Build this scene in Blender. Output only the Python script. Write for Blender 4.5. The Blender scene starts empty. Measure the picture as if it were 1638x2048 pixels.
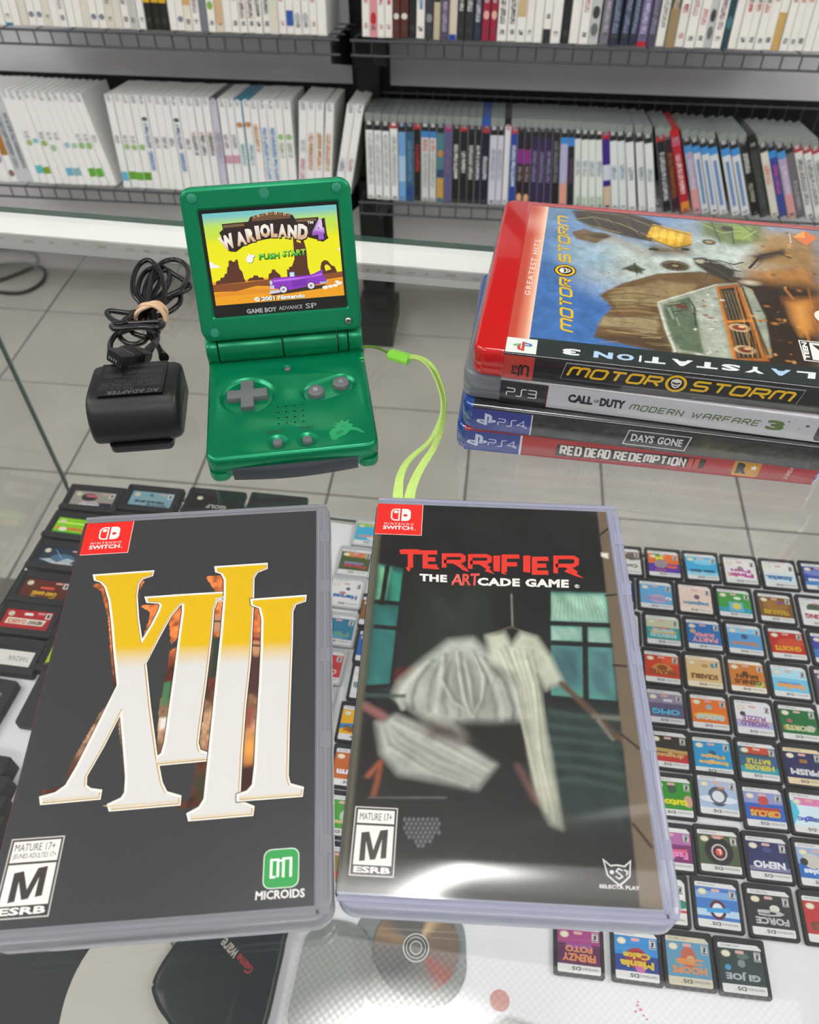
import bpy, bmesh, math, random
import numpy as np
from mathutils import Vector, Matrix
from mathutils.geometry import tessellate_polygon
MM = 0.001
sc = bpy.context.scene
COL = sc.collection
# ------------------------------------------------------------------ camera
CAM_Z, PITCH, ROLL, FPX = 0.27335, 0.84447, -0.00443, 1617.0
cam = bpy.data.cameras.new('camera')
co = bpy.data.objects.new('camera', cam); COL.objects.link(co); sc.camera = co
_c, _s = math.cos(PITCH), math.sin(PITCH)
_F = Vector((0, _c, -_s)); _R = Vector((1, 0, 0)); _U = _R.cross(_F)
_R2 = _R*math.cos(ROLL) + _U*math.sin(ROLL); _U2 = _U*math.cos(ROLL) - _R*math.sin(ROLL)
co.matrix_world = Matrix(((_R2.x, _U2.x, -_F.x, 0), (_R2.y, _U2.y, -_F.y, 0), (_R2.z, _U2.z, -_F.z, CAM_Z), (0, 0, 0, 1)))
cam.sensor_fit = 'HORIZONTAL'; cam.sensor_width = 36; cam.lens = FPX/1638*36
cam.clip_start = 0.01; cam.clip_end = 50
cam.dof.use_dof = True; cam.dof.focus_distance = 0.37; cam.dof.aperture_fstop = 22
# ------------------------------------------------------------------ world and exposure
w = bpy.data.worlds.new('world'); sc.world = w; w.use_nodes = True
w.node_tree.nodes['Background'].inputs[0].default_value = (0.75, 0.8, 0.85, 1)
w.node_tree.nodes['Background'].inputs[1].default_value = 0.25
sc.view_settings.view_transform = 'Standard'
try: sc.view_settings.look = 'None'
except Exception: pass
sc.view_settings.gamma = 1; sc.view_settings.use_curve_mapping = False
sc.view_settings.exposure = 0.0
sc.cycles.max_bounces = 10; sc.cycles.transparent_max_bounces = 24
sc.cycles.glossy_bounces = 4; sc.cycles.diffuse_bounces = 3; sc.cycles.use_denoising = True
LUM = 12.5
CEIL = 1.9
# ------------------------------------------------------------------ helpers
def lin(h):
    if isinstance(h, (tuple, list)): return tuple(h)[:3]
    h = h.lstrip('#'); o = []
    for i in (0, 2, 4):
        v = int(h[i:i+2], 16)/255
        o.append(v/12.92 if v <= .04045 else ((v+.055)/1.055)**2.4)
    return tuple(o)
MATS = {}
def mat(name, color='808080', rough=.5, metal=0, coat=0, spec=.5, emit=None, trans=0, bump=0, bscale=400, alpha=1, var=0, vscale=60, ior=1.45, coat_rough=.05):
    if name in MATS: return MATS[name]
    m = bpy.data.materials.new(name); m.use_nodes = True; MATS[name] = m
    nt = m.node_tree; b = nt.nodes['Principled BSDF']
    b.inputs['Base Color'].default_value = (*lin(color), 1)
    b.inputs['Roughness'].default_value = rough; b.inputs['Metallic'].default_value = metal
    b.inputs['Coat Weight'].default_value = coat; b.inputs['Coat Roughness'].default_value = coat_rough
    b.inputs['Specular IOR Level'].default_value = spec; b.inputs['IOR'].default_value = ior
    b.inputs['Transmission Weight'].default_value = trans; b.inputs['Alpha'].default_value = alpha
    if emit: b.inputs['Emission Color'].default_value = (*lin(emit[0]), 1); b.inputs['Emission Strength'].default_value = emit[1]
    if bump or var:
        tc = nt.nodes.new('ShaderNodeTexCoord'); n = nt.nodes.new('ShaderNodeTexNoise')
        n.inputs['Scale'].default_value = bscale if bump else vscale; n.inputs['Detail'].default_value = 6
        nt.links.new(tc.outputs['Object'], n.inputs['Vector'])
        if bump:
            bp = nt.nodes.new('ShaderNodeBump'); bp.inputs['Strength'].default_value = bump; bp.inputs['Distance'].default_value = .0005
            nt.links.new(n.outputs['Fac'], bp.inputs['Height']); nt.links.new(bp.outputs['Normal'], b.inputs['Normal'])
        if var:
            n2 = nt.nodes.new('ShaderNodeTexNoise'); n2.inputs['Scale'].default_value = vscale; n2.inputs['Detail'].default_value = 8
            nt.links.new(tc.outputs['Object'], n2.inputs['Vector'])
            mx = nt.nodes.new('ShaderNodeMix'); mx.data_type = 'RGBA'
            c = lin(color); mx.inputs[6].default_value = (*[v*(1-var) for v in c], 1); mx.inputs[7].default_value = (*[min(1, v*(1+var)) for v in c], 1)
            nt.links.new(n2.outputs['Fac'], mx.inputs[0]); nt.links.new(mx.outputs[2], b.inputs['Base Color'])
    return m
def mat_print(name, rough=.35, coat=.3, emit=0, spec=.5):
    if name in MATS: return MATS[name]
    m = bpy.data.materials.new(name); m.use_nodes = True; MATS[name] = m
    nt = m.node_tree; b = nt.nodes['Principled BSDF']
    a = nt.nodes.new('ShaderNodeAttribute'); a.attribute_name = 'Col'
    if emit:
        b.inputs['Base Color'].default_value = (0.01, 0.01, 0.01, 1)
        nt.links.new(a.outputs['Color'], b.inputs['Emission Color']); b.inputs['Emission Strength'].default_value = emit
    else: nt.links.new(a.outputs['Color'], b.inputs['Base Color'])
    b.inputs['Roughness'].default_value = rough; b.inputs['Coat Weight'].default_value = coat; b.inputs['Specular IOR Level'].default_value = spec
    return m
def mat_glass(name, tint='eef4f1', rough=0.0, ior=1.5, milk=0, milkcol='c8cad6', ripple=0):
    """thin clear glass / film: Fresnel mix of a clear and a glossy layer, optionally part milky"""
    if name in MATS: return MATS[name]
    m = bpy.data.materials.new(name); m.use_nodes = True; MATS[name] = m
    nt = m.node_tree; nt.nodes.clear(); N = nt.nodes.new; L = nt.links.new
    out = N('ShaderNodeOutputMaterial'); mx = N('ShaderNodeMixShader'); fr = N('ShaderNodeFresnel'); g = N('ShaderNodeNewGeometry')
    mr = N('ShaderNodeMapRange'); mr.inputs['To Min'].default_value = ior; mr.inputs['To Max'].default_value = 1/ior
    L(g.outputs['Backfacing'], mr.inputs['Value']); L(mr.outputs['Result'], fr.inputs['IOR'])
    tr = N('ShaderNodeBsdfTransparent'); tr.inputs[0].default_value = (*lin(tint), 1)
    gl = N('ShaderNodeBsdfGlossy'); gl.inputs['Roughness'].default_value = rough; gl.inputs[0].default_value = (1, 1, 1, 1)
    a = tr.outputs[0]
    if milk:
        d = N('ShaderNodeBsdfDiffuse'); d.inputs[0].default_value = (*lin(milkcol), 1)
        t2 = N('ShaderNodeBsdfTranslucent'); t2.inputs[0].default_value = (*lin(milkcol), 1)
        ad = N('ShaderNodeMixShader'); ad.inputs[0].default_value = .45; L(d.outputs[0], ad.inputs[1]); L(t2.outputs[0], ad.inputs[2])
        m2 = N('ShaderNodeMixShader'); m2.inputs[0].default_value = milk; L(a, m2.inputs[1]); L(ad.outputs[0], m2.inputs[2]); a = m2.outputs[0]
    if ripple:
        tc = N('ShaderNodeTexCoord'); n = N('ShaderNodeTexNoise'); n.inputs['Scale'].default_value = 28; n.inputs['Detail'].default_value = 1
        bp = N('ShaderNodeBump'); bp.inputs['Strength'].default_value = ripple; bp.inputs['Distance'].default_value = .002
        L(tc.outputs['Object'], n.inputs['Vector']); L(n.outputs['Fac'], bp.inputs['Height']); L(bp.outputs['Normal'], gl.inputs['Normal']); L(bp.outputs['Normal'], fr.inputs['Normal'])
    L(fr.outputs[0], mx.inputs[0]); L(a, mx.inputs[1]); L(gl.outputs[0], mx.inputs[2]); L(mx.outputs[0], out.inputs[0])
    return m
def link(o, parent=None, label=None, cat=None, group=None, kind=None):
    COL.objects.link(o)
    if parent: o.parent = parent
    if label: o['label'] = label
    if cat: o['category'] = cat
    if group: o['group'] = group
    if kind: o['kind'] = kind
    return o
def empty(name, loc=(0, 0, 0), rot=(0, 0, 0), label=None, cat=None, group=None, kind=None):
    o = bpy.data.objects.new(name, None); o.empty_display_size = .02
    o.location = [v*MM for v in loc]; o.rotation_euler = rot
    return link(o, None, label, cat, group, kind)
def place(me, name, parent=None, loc=(0, 0, 0), rot=(0, 0, 0), **k):
    o = bpy.data.objects.new(name, me); o.location = [v*MM for v in loc]; o.rotation_euler = rot
    return link(o, parent, **k)
def rrect(wd, h, r, n=5, cx=0, cy=0):
    r = max(min(r, wd/2-.01, h/2-.01), .01); p = []
    for (sx, sy, a0) in ((1, 1, 0), (-1, 1, 90), (-1, -1, 180), (1, -1, 270)):
        for i in range(n+1):
            a = math.radians(a0+90*i/n)
            p.append((cx+sx*(wd/2-r)+r*math.cos(a), cy+sy*(h/2-r)+r*math.sin(a)))
    return p
def circ(r, n=24, cx=0, cy=0, ry=None): return [(cx+r*math.cos(2*math.pi*i/n), cy+(ry or r)*math.sin(2*math.pi*i/n)) for i in range(n)]
class MB:
    def __init__(s): s.v = []; s.f = []; s.m = []
    def ring_faces(s, a, b, n, mi, closed=True):
        for i in range(n if closed else n-1):
            j = (i+1) % n; s.f.append((a+i, a+j, b+j, b+i)); s.m.append(mi)
    def loft(s, rings, mi=0, cap0=True, cap1=True):
        n = len(rings[0]); b0 = len(s.v)
        for r in rings: s.v += [tuple(p) for p in r]
        for k in range(len(rings)-1): s.ring_faces(b0+k*n, b0+(k+1)*n, n, mi)
        if cap0: s.f.append(tuple(range(b0+n-1, b0-1, -1))); s.m.append(mi)
        if cap1: s.f.append(tuple(range(b0+(len(rings)-1)*n, b0+len(rings)*n))); s.m.append(mi)
        return s
    def plate(s, wd, h, r, prof, cx=0, cy=0, mi=0, n=5, caps=(True, True)):
        """rounded-rectangle solid, prof = [(inset, z), ...] from bottom to top"""
        s.loft([[(x, y, z) for x, y in rrect(wd-2*i, h-2*i, r-i if r-i > .05 else .05, n, cx, cy)] for i, z in prof], mi, *caps); return s
    def disc(s, r, prof, cx=0, cy=0, mi=0, n=24, ry=None, caps=(True, True)):
        s.loft([[(x, y, z) for x, y in circ(r-i, n, cx, cy, (ry-i) if ry else None)] for i, z in prof], mi, *caps); return s
    def box(s, x0, x1, y0, y1, z0, z1, mi=0):
        b = len(s.v); s.v += [(x, y, z) for z in (z0, z1) for x, y in ((x0, y0), (x1, y0), (x1, y1), (x0, y1))]
        for f in ((3, 2, 1, 0), (4, 5, 6, 7), (0, 1, 5, 4), (1, 2, 6, 5), (2, 3, 7, 6), (3, 0, 4, 7)):
            s.f.append(tuple(b+i for i in f)); s.m.append(mi)
        return s
    def tube(s, pts, r, n=8, mi=0, caps=True, flat=1.0):
        P = [Vector(p) for p in pts]; rings = []; up = Vector((0, 0, 1))
        for i, p in enumerate(P):
            t = (P[min(i+1, len(P)-1)]-P[max(i-1, 0)]).normalized()
            if abs(t.dot(up)) > .95: up = Vector((0, 1, 0))
            a = t.cross(up).normalized(); b = a.cross(t).normalized(); up = b
            rr = r(i/(len(P)-1)) if callable(r) else r
            rings.append([p+a*rr*math.cos(2*math.pi*k/n)+b*rr*flat*math.sin(2*math.pi*k/n) for k in range(n)])
        return s.loft(rings, mi, caps, caps)
    def xf(s, M, start=0):
        s.v[start:] = [tuple(M @ Vector(p)) for p in s.v[start:]]; return s
    def mesh(s, name, mats, smooth=True, ang=40):
        me = bpy.data.meshes.new(name)
        me.from_pydata([(x*MM, y*MM, z*MM) for x, y, z in s.v], [], s.f)
        for m in (mats if isinstance(mats, (list, tuple)) else [mats]): me.materials.append(m)
        me.polygons.foreach_set('material_index', s.m)
        bm = bmesh.new(); bm.from_mesh(me); bmesh.ops.recalc_face_normals(bm, faces=bm.faces); bm.to_mesh(me); bm.free()
        if smooth: me.shade_smooth(); me.set_sharp_from_angle(angle=math.radians(ang))
        me.update(); return me
    def obj(s, name, mats, parent=None, loc=(0, 0, 0), rot=(0, 0, 0), smooth=True, ang=40, **k):
        return place(s.mesh(name, mats, smooth, ang), name, parent, loc, rot, **k)
def spline(P, n=8, closed=False):
    P = [Vector(p) for p in P]; o = []; N = len(P)
    for i in range(N if closed else N-1):
        g = (lambda k: P[k % N]) if closed else (lambda k: P[max(0, min(N-1, k))])
        a, b, c, d = g(i-1), g(i), g(i+1), g(i+2)
        for k in range(n):
            t = k/n; o.append(.5*((2*b)+(c-a)*t+(2*a-5*b+4*c-d)*t*t+(3*b-a-3*c+d)*t**3))
    if not closed: o.append(P[-1])
    return o
_fc = {}
def text_mesh(t, bold=0.0, spacing=1.0):
    k = (t, bold, spacing)
    if k in _fc: return _fc[k]
    cu = bpy.data.curves.new('t', 'FONT'); cu.body = t; cu.offset = bold; cu.space_character = spacing; cu.resolution_u = 2; cu.dimensions = '2D'; cu.fill_mode = 'FRONT'
    ob = bpy.data.objects.new('t', cu); me = bpy.data.meshes.new_from_object(ob)
    V = np.array([(v.co.x, v.co.y) for v in me.vertices]) if len(me.vertices) else np.zeros((0, 2)); Fa = [tuple(p.vertices) for p in me.polygons]
    bpy.data.objects.remove(ob); bpy.data.curves.remove(cu); bpy.data.meshes.remove(me)
    if len(V):
        mn, mx = V.min(0), V.max(0); V = (V-mn)/np.maximum(mx-mn, 1e-6)
    _fc[k] = (V, Fa); return _fc[k]
GW = {'I': .25, 'M': 1.35, 'W': 1.35, '1': .5}
GLY = {'T': [(False, [(0, 1), (1, 1)]), (False, [(.5, 1), (.5, 0)])], 'E': [(False, [(1, 1), (0, 1), (0, 0), (1, 0)]), (False, [(0, .5), (.85, .5)])],
 'R': [(False, [(0, 0), (0, 1), (.85, 1), (1, .88), (1, .6), (.85, .48), (0, .48)]), (False, [(.5, .48), (1, 0)])], 'I': [(False, [(.5, 0), (.5, 1)])], 'F': [(False, [(1, 1), (0, 1), (0, 0)]), (False, [(0, .5), (.85, .5)])],
 'M': [(False, [(0, 0), (0, .86), (.1, 1), (.4, 1), (.5, .86), (.5, .15)]), (False, [(.5, .86), (.6, 1), (.9, 1), (1, .86), (1, 0)])], 'O': [(True, [(.14, 0), (0, .14), (0, .86), (.14, 1), (.86, 1), (1, .86), (1, .14), (.86, 0)])],
 'S': [(False, [(1, 1), (.14, 1), (0, .88), (0, .64), (.14, .52), (.86, .52), (1, .4), (1, .12), (.86, 0), (0, 0)])], 'D': [(True, [(0, 0), (0, 1), (.8, 1), (1, .82), (1, .18), (.8, 0)])], 'N': [(False, [(0, 0), (0, 1), (1, 0), (1, 1)])],
 'A': [(False, [(0, 0), (0, .8), (.2, 1), (.8, 1), (1, .8), (1, 0)]), (False, [(0, .45), (1, .45)])], 'C': [(False, [(1, 1), (.14, 1), (0, .86), (0, .14), (.14, 0), (1, 0)])], 'P': [(False, [(0, 0), (0, 1), (.85, 1), (1, .86), (1, .6), (.85, .46), (0, .46)])],

 'W': [(False, [(0, 1), (.25, 0), (.5, .75), (.75, 0), (1, 1)])],
 'L': [(False, [(0, 1), (0, 0), (1, 0)])], 'Y': [(False, [(0, 1), (.5, .5), (1, 1)]), (False, [(.5, .5), (.5, 0)])], 'B': [(True, [(0, 0), (0, 1), (.85, 1), (1, .8), (.85, .5), (1, .25), (.85, 0)]), (False, [(0, .5), (.85, .5)])], 'U': [(False, [(0, 1), (0, .14), (.14, 0), (.86, 0), (1, .14), (1, 1)])], 'H': [(False, [(0, 0), (0, 1)]), (False, [(1, 0), (1, 1)]), (False, [(0, .5), (1, .5)])]}
class Print:
    """flat print: coloured polygons, text and painted patches in mm on z = 0, colours in the attribute Col"""
    DZ = .012
    def __init__(s, H=None): s.v = []; s.f = []; s.c = []; s.H = H; s.layer = 0
    def map(s, p):
        if s.H is None: return p
        x, y = p; h = s.H; q = h[2][0]*x+h[2][1]*y+1
        return ((h[0][0]*x+h[0][1]*y+h[0][2])/q, (h[1][0]*x+h[1][1]*y+h[1][2])/q)
    def raw(s, V, F, color, z=None):
        b = len(s.v); s.layer += 1; zz = (s.layer*s.DZ if z is None else z)
        s.v += [(x, y, zz) for x, y in V]
        for f in F: s.f.append(tuple(b+i for i in f))
        s.c += [lin(color(x, y)) if callable(color) else lin(color) for x, y in V]
    def poly(s, pts, color, mapped=True, z=None):
        P = [s.map(p) for p in pts] if mapped else list(pts)
        tri = tessellate_polygon([[Vector((x, y, 0)) for x, y in P]])
        s.raw(P, [t for t in tri], color, z); return s
    def rect(s, x0, y0, x1, y1, color, mapped=False): return s.poly([(x0, y0), (x1, y0), (x1, y1), (x0, y1)], color, mapped)
    def rr(s, cx, cy, wd, h, r, color, mapped=False): return s.poly(rrect(wd, h, r, 4, cx, cy), color, mapped)
    def ell(s, cx, cy, rx, ry, color, n=24, mapped=False): return s.poly(circ(rx, n, cx, cy, ry), color, mapped)
    def stroke(s, pts, wd, color, closed=False, mapped=True):
        P = [Vector(s.map(p)) for p in pts] if mapped else [Vector(p) for p in pts]
        Q = [P[0]]
        for q in P[1:]:
            if (q-Q[-1]).length > 1e-4: Q.append(q)
        if closed and (Q[0]-Q[-1]).length < 1e-4: Q.pop()
        P = Q; n = len(P); V = []
        for i in range(n):
            a = (P[i]-P[i-1]).normalized() if (closed or i > 0) else (P[1]-P[0]).normalized()
            b = (P[(i+1) % n]-P[i]).normalized() if (closed or i < n-1) else a
            m = a+b; m = m.normalized() if m.length > .2 else b
            k = max(.45, abs(m.dot(b))); nn = Vector((-m.y, m.x))*(wd/2/k); V += [tuple(P[i]-nn), tuple(P[i]+nn)]
        F = [(2*i, (2*i+2) % (2*n), (2*i+3) % (2*n), 2*i+1) for i in range(n if closed else n-1)]
        s.raw(V, F, color); return s
    def text(s, t, quad, color, bold=.02, spacing=1.0, mapped=False, arc=0, outline=None, ow=.3):
        """quad = (x0,y0,x1,y1) box or 4 corners BL, BR, TR, TL"""
        V, F = text_mesh(t, bold, spacing)
        if not len(V): return s
        if len(quad) == 4 and not isinstance(quad[0], (tuple, list)):
            x0, y0, x1, y1 = quad; quad = [(x0, y0), (x1, y0), (x1, y1), (x0, y1)]
        Q = np.array([s.map(q) if mapped else q for q in quad], float)
        u, v = V[:, :1], V[:, 1:]
        P = Q[0]*(1-u)*(1-v)+Q[1]*u*(1-v)+Q[2]*u*v+Q[3]*(1-u)*v
        if arc: P[:, 1] += arc*(1-(2*V[:, 0]-1)**2)
        if outline:
            for k in range(8):
                a = k*math.pi/4; s.layer -= (k > 0); s.raw([(x+ow*math.cos(a), y+ow*math.sin(a)) for x, y in P], F, outline)
        s.raw([tuple(p) for p in P], F, color); return s
    def glyphs(s, word, quad, wd, color, gap=.28, mapped=False, widths=None):
        """lettering built from squared strokes, fitted into the quad BL, BR, TR, TL"""
        if len(quad) == 4 and not isinstance(quad[0], (tuple, list)):
            x0, y0, x1, y1 = quad; quad = [(x0, y0), (x1, y0), (x1, y1), (x0, y1)]
        Q = [Vector(s.map(q) if mapped else q) for q in quad]; ws = [GW.get(c, 1) for c in word]; tot = sum(ws)+gap*(len(word)-1); u0 = 0; done = False
        for c, w_ in zip(word, ws):
            for cl_, path in GLY[c]:
                P = []
                for gx, gy in path:
                    u = (u0+gx*w_)/tot; v = gy; P.append(tuple(Q[0]*(1-u)*(1-v)+Q[1]*u*(1-v)+Q[2]*u*v+Q[3]*(1-u)*v))
                s.stroke(P, wd, color, cl_, False)
                if done: s.layer -= 1
                done = True
            u0 += w_+gap
        s.layer += 1; return s
    def patch(s, ras, mask=None, z=None):
        V, F, C = ras.grid(mask); b = len(s.v); s.layer += 1; zz = s.layer*s.DZ if z is None else z
        s.v += [(x, y, zz) for x, y in V]; s.f += [tuple(b+i for i in f) for f in F]; s.c += [tuple(c) for c in C]; return s
    def mesh(s, name, material):
        me = bpy.data.meshes.new(name); me.from_pydata([(x*MM, y*MM, z*MM) for x, y, z in s.v], [], s.f)
        at = me.color_attributes.new('Col', 'FLOAT_COLOR', 'POINT')
        at.data.foreach_set('color', np.hstack([np.array(s.c, np.float32), np.ones((len(s.c), 1), np.float32)]).ravel())
        nz = np.zeros(len(me.polygons)*3, np.float32); me.polygons.foreach_get('normal', nz); nz = nz.reshape(-1, 3)
        if (nz[:, 2] < 0).any():
            bm = bmesh.new(); bm.from_mesh(me); bmesh.ops.reverse_faces(bm, faces=[f for f in bm.faces if f.normal.z < 0]); bm.to_mesh(me); bm.free()
        me.materials.append(material); me.update(); return me
    def obj(s, name, material, parent=None, loc=(0, 0, 0), rot=(0, 0, 0), **k): return place(s.mesh(name, material), name, parent, loc, rot, **k)
class Ras:
    """small painted field sampled on a grid (mm); used for pictures printed on covers"""
    def __init__(s, x0, y0, x1, y1, res, base):
        s.nx = int((x1-x0)/res)+2; s.ny = int((y1-y0)/res)+2
        s.X, s.Y = np.meshgrid(np.linspace(x0, x1, s.nx), np.linspace(y0, y1, s.ny)); s.C = np.zeros((s.ny, s.nx, 3)); s.C[:] = lin(base)
    def blend(s, a, color):
        a = np.clip(a, 0, 1)[..., None]; c = np.array(lin(color)) if not isinstance(color, np.ndarray) else color
        s.C = s.C*(1-a)+c*a
    def dist(s, P, closed=True):
        d = np.full(s.X.shape, 1e9); ins = np.zeros(s.X.shape, bool); n = len(P)
        for i in range(n if closed else n-1):
            (x1, y1), (x2, y2) = P[i], P[(i+1) % n]; dx, dy = x2-x1, y2-y1; L = dx*dx+dy*dy+1e-9
            t = np.clip(((s.X-x1)*dx+(s.Y-y1)*dy)/L, 0, 1); d = np.minimum(d, np.hypot(s.X-x1-t*dx, s.Y-y1-t*dy))
            if abs(dy) > 1e-9: ins ^= ((s.Y > min(y1, y2)) & (s.Y <= max(y1, y2)) & (s.X < x1+(s.Y-y1)*dx/dy))
        return np.where(ins, -d, d) if closed else d
    def poly(s, P, color, soft=.5, al=1.0): s.blend(al*(.5-s.dist(P)/soft), color); return s
    def line(s, P, wd, color, soft=.5, al=1.0): s.blend(al*(.5-(s.dist(P, False)-wd/2)/soft), color); return s
    def ell(s, cx, cy, rx, ry, color, soft=.3, al=1.0):
        r = np.hypot((s.X-cx)/rx, (s.Y-cy)/ry); s.blend(al*(.5-(r-1)/soft), color); return s
    def grad(s, fn, color, al=1.0): s.blend(al*fn(s.X, s.Y), color); return s
    def noise(s, scale, seed=0, stretch=1.0, ang=0):
        rg = np.random.RandomState(seed); G = rg.rand(64, 64); ca, sa = math.cos(ang), math.sin(ang)
        u = (s.X*ca+s.Y*sa)/scale+31; v = (-s.X*sa+s.Y*ca)/(scale*stretch)+31; iu, iv = np.floor(u).astype(int), np.floor(v).astype(int); fu, fv = u-iu, v-iv
        fu = fu*fu*(3-2*fu); fv = fv*fv*(3-2*fv); g = lambda a, b: G[a % 64, b % 64]
        return (g(iu, iv)*(1-fu)+g(iu+1, iv)*fu)*(1-fv)+(g(iu, iv+1)*(1-fu)+g(iu+1, iv+1)*fu)*fv
    def speck(s, scale, amp, seed=0, stretch=1.0, ang=0, mask=None):
        n = (s.noise(scale, seed, stretch, ang)+.5*s.noise(scale*.45, seed+1, stretch, ang)-.75)*amp
        if mask is not None: n = n*mask
        s.C = np.clip(s.C*(1+n[..., None]), 0, 1); return s
    def grid(s, mask=None):
        V = list(zip(s.X.ravel().tolist(), s.Y.ravel().tolist())); C = s.C.reshape(-1, 3); nx = s.nx
        keep = None
        if mask is not None:
            keep = np.zeros(s.X.shape, bool)
            for m in mask: keep |= s.dist(m) < 0
        F = []
        for j in range(s.ny-1):
            for i in range(nx-1):
                if keep is None or keep[j, i] or keep[j+1, i+1]:
                    a = j*nx+i; F.append((a, a+1, a+1+nx, a+nx))
        if keep is not None:
            u = sorted({i for f in F for i in f}); mp = {k: n for n, k in enumerate(u)}
            return [V[k] for k in u], [tuple(mp[i] for i in f) for f in F], C[u] if len(u) else C[:0]
        return V, F, C
def ordinal(n):
    o = ['first', 'second', 'third', 'fourth', 'fifth', 'sixth', 'seventh', 'eighth', 'ninth', 'tenth', 'eleventh', 'twelfth', 'thirteenth', 'fourteenth', 'fifteenth', 'sixteenth', 'seventeenth', 'eighteenth', 'nineteenth']
    if n < 19: return o[n]
    t = (n+1)//10; r = (n+1) % 10; T = {2: 'twent', 3: 'thirt', 4: 'fort', 5: 'fift', 6: 'sixt'}[t]
    return T+'ieth' if r == 0 else T+'y-'+o[r-1]
PI = math.pi; rad = math.radians
# ------------------------------------------------------------------ materials of the place
m_floor = mat('floor_grout', '6a6862', .8, var=.15, vscale=3)
m_tile = mat('floor_tile', 'b4b2aa', .33, bump=.25, bscale=60, var=.24, vscale=6)
m_ceil = mat('ceiling_board', 'e2e2df', .9)
m_wall = mat('wall_paint', 'd2d2d0', .85)
m_wallg = mat('wall_grey', '8d8d90', .85)
m_panel = mat('panel_grey', 'd8d7dc', .6, var=.05, vscale=4)
m_black = mat('powder_black', '17181b', .45, bump=.1)
m_blackp = mat('panel_black', '141517', .7)
m_wire = mat('wire_dark', '3f434b', .4)
m_glass = mat_glass('counter_glass', 'fdfdfd')
m_edge = mat('glass_edge', '1b463a', .4, coat=.1)
m_edge2 = mat('glass_edge_light', '7d958c', .2, coat=.5)
m_alu = mat('white_aluminium', 'eff1ee', .35)
m_strip = mat('strip_grey', 'a9aaa6', .6, var=.25, vscale=90)
m_paper = mat('white_card', 'e2e5e8', .6)
# ------------------------------------------------------------------ room shell
def slab(name, x0, x1, y0, y1, z0, z1, m, kind='structure', parent=None, rot=(0, 0, 0), loc=(0, 0, 0), **k):
    return MB().box(x0, x1, y0, y1, z0, z1).obj(name, m, parent, loc, rot, smooth=False, kind=kind, **k)
FL = -1000
fl = slab('floor', -3200, 3200, -3200, 3400, FL-40, FL-3, m_floor)
slab('ceiling', -3200, 3200, -3200, 3400, CEIL*1000+12, CEIL*1000+60, m_ceil)
slab('wall_back', -3200, 3200, 3400, 3460, FL, CEIL*1000+60, m_wall)
slab('wall_front', -3200, 3200, -3260, -3200, FL, CEIL*1000+60, m_wall)
slab('wall_left', -3260, -3200, -3200, 3400, FL, CEIL*1000+60, m_wall)
slab('wall_right', 3200, 3260, -3200, 3400, FL, CEIL*1000+60, m_wall)
TH_F = rad(-6.64); PT = 293.0
tm = MB().plate(PT-5, PT-5, 2, [(0, -9), (0, -1), (.8, 0)], n=1).mesh('tile', m_tile, ang=20)
rt = random.Random(4)
for i in range(-6, 6):
    for j in range(-1, 5):
        x = -18+PT*(i+.5); y = 1155+PT*(j+.5)
        c, s = math.cos(TH_F), math.sin(TH_F)
        place(tm, 'tile', fl, (x*c-y*s, x*s+y*c, FL+rt.uniform(-.5, .4)), (0, 0, TH_F+rt.choice((0, PI/2, PI))))
# ------------------------------------------------------------------ ceiling lights (one known by its reflection, the rest unseen)
def mat_lamp(tube=False):
    m = bpy.data.materials.new('lamp_diffuser'); m.use_nodes = True; nt = m.node_tree; nt.nodes.clear(); N = nt.nodes.new; L = nt.links.new
    o = N('ShaderNodeOutputMaterial'); e = N('ShaderNodeEmission'); tc = N('ShaderNodeTexCoord'); mp = N('ShaderNodeMapping'); mp.inputs['Rotation'].default_value = (0, 0, PI/4)
    v = N('ShaderNodeTexVoronoi'); v.inputs['Scale'].default_value = 75; v.inputs['Randomness'].default_value = 0
    r = N('ShaderNodeMapRange'); r.inputs['From Min'].default_value = .15; r.inputs['From Max'].default_value = .6; r.inputs['To Min'].default_value = LUM*1.35; r.inputs['To Max'].default_value = LUM*.55
    L(tc.outputs['Object'], mp.inputs[0]); L(mp.outputs[0], v.inputs['Vector']); L(v.outputs['Distance'], r.inputs['Value']); 
    if tube:   # hot spot put into the emission off-centre to shape its reflection in the glass
        m2 = N('ShaderNodeMapping'); m2.vector_type = 'TEXTURE'; m2.inputs['Location'].default_value = (-.28, .02, 0); m2.inputs['Scale'].default_value = (.36, .235, 1); L(tc.outputs['Object'], m2.inputs[0]); ln = N('ShaderNodeVectorMath'); ln.operation = 'LENGTH'; L(m2.outputs[0], ln.inputs[0])
        q = N('ShaderNodeMapRange'); q.interpolation_type = 'SMOOTHSTEP'; q.inputs['From Min'].default_value = .15; q.inputs['From Max'].default_value = 1.0; q.inputs['To Min'].default_value = 3.2; q.inputs['To Max'].default_value = .16; L(ln.outputs['Value'], q.inputs['Value'])
        mm = N('ShaderNodeMath'); mm.operation = 'MULTIPLY'; L(r.outputs[0], mm.inputs[0]); L(q.outputs[0], mm.inputs[1]); L(mm.outputs[0], e.inputs['Strength'])
    else: L(r.outputs[0], e.inputs['Strength'])
    e.inputs[0].default_value = (1, .985, .95, 1); L(e.outputs[0], o.inputs[0]); return m
m_lamp = mat_lamp(); m_lamp2 = mat_lamp(True)
lamp_spots = [(270, 178, -7.5), (-1800, 205, -9), (2000, 205, -9), (-1500, -1300, -9), (250, -1400, -9), (2000, -1300, -9), (-2450, 1050, -9), (2550, 1000, -9)]  # last two are unseen side lamps added to brighten the shelves
dm = MB().box(-600, 600, -300, 300, -4, 0).mesh('diffuser', m_lamp, smooth=False)
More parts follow.
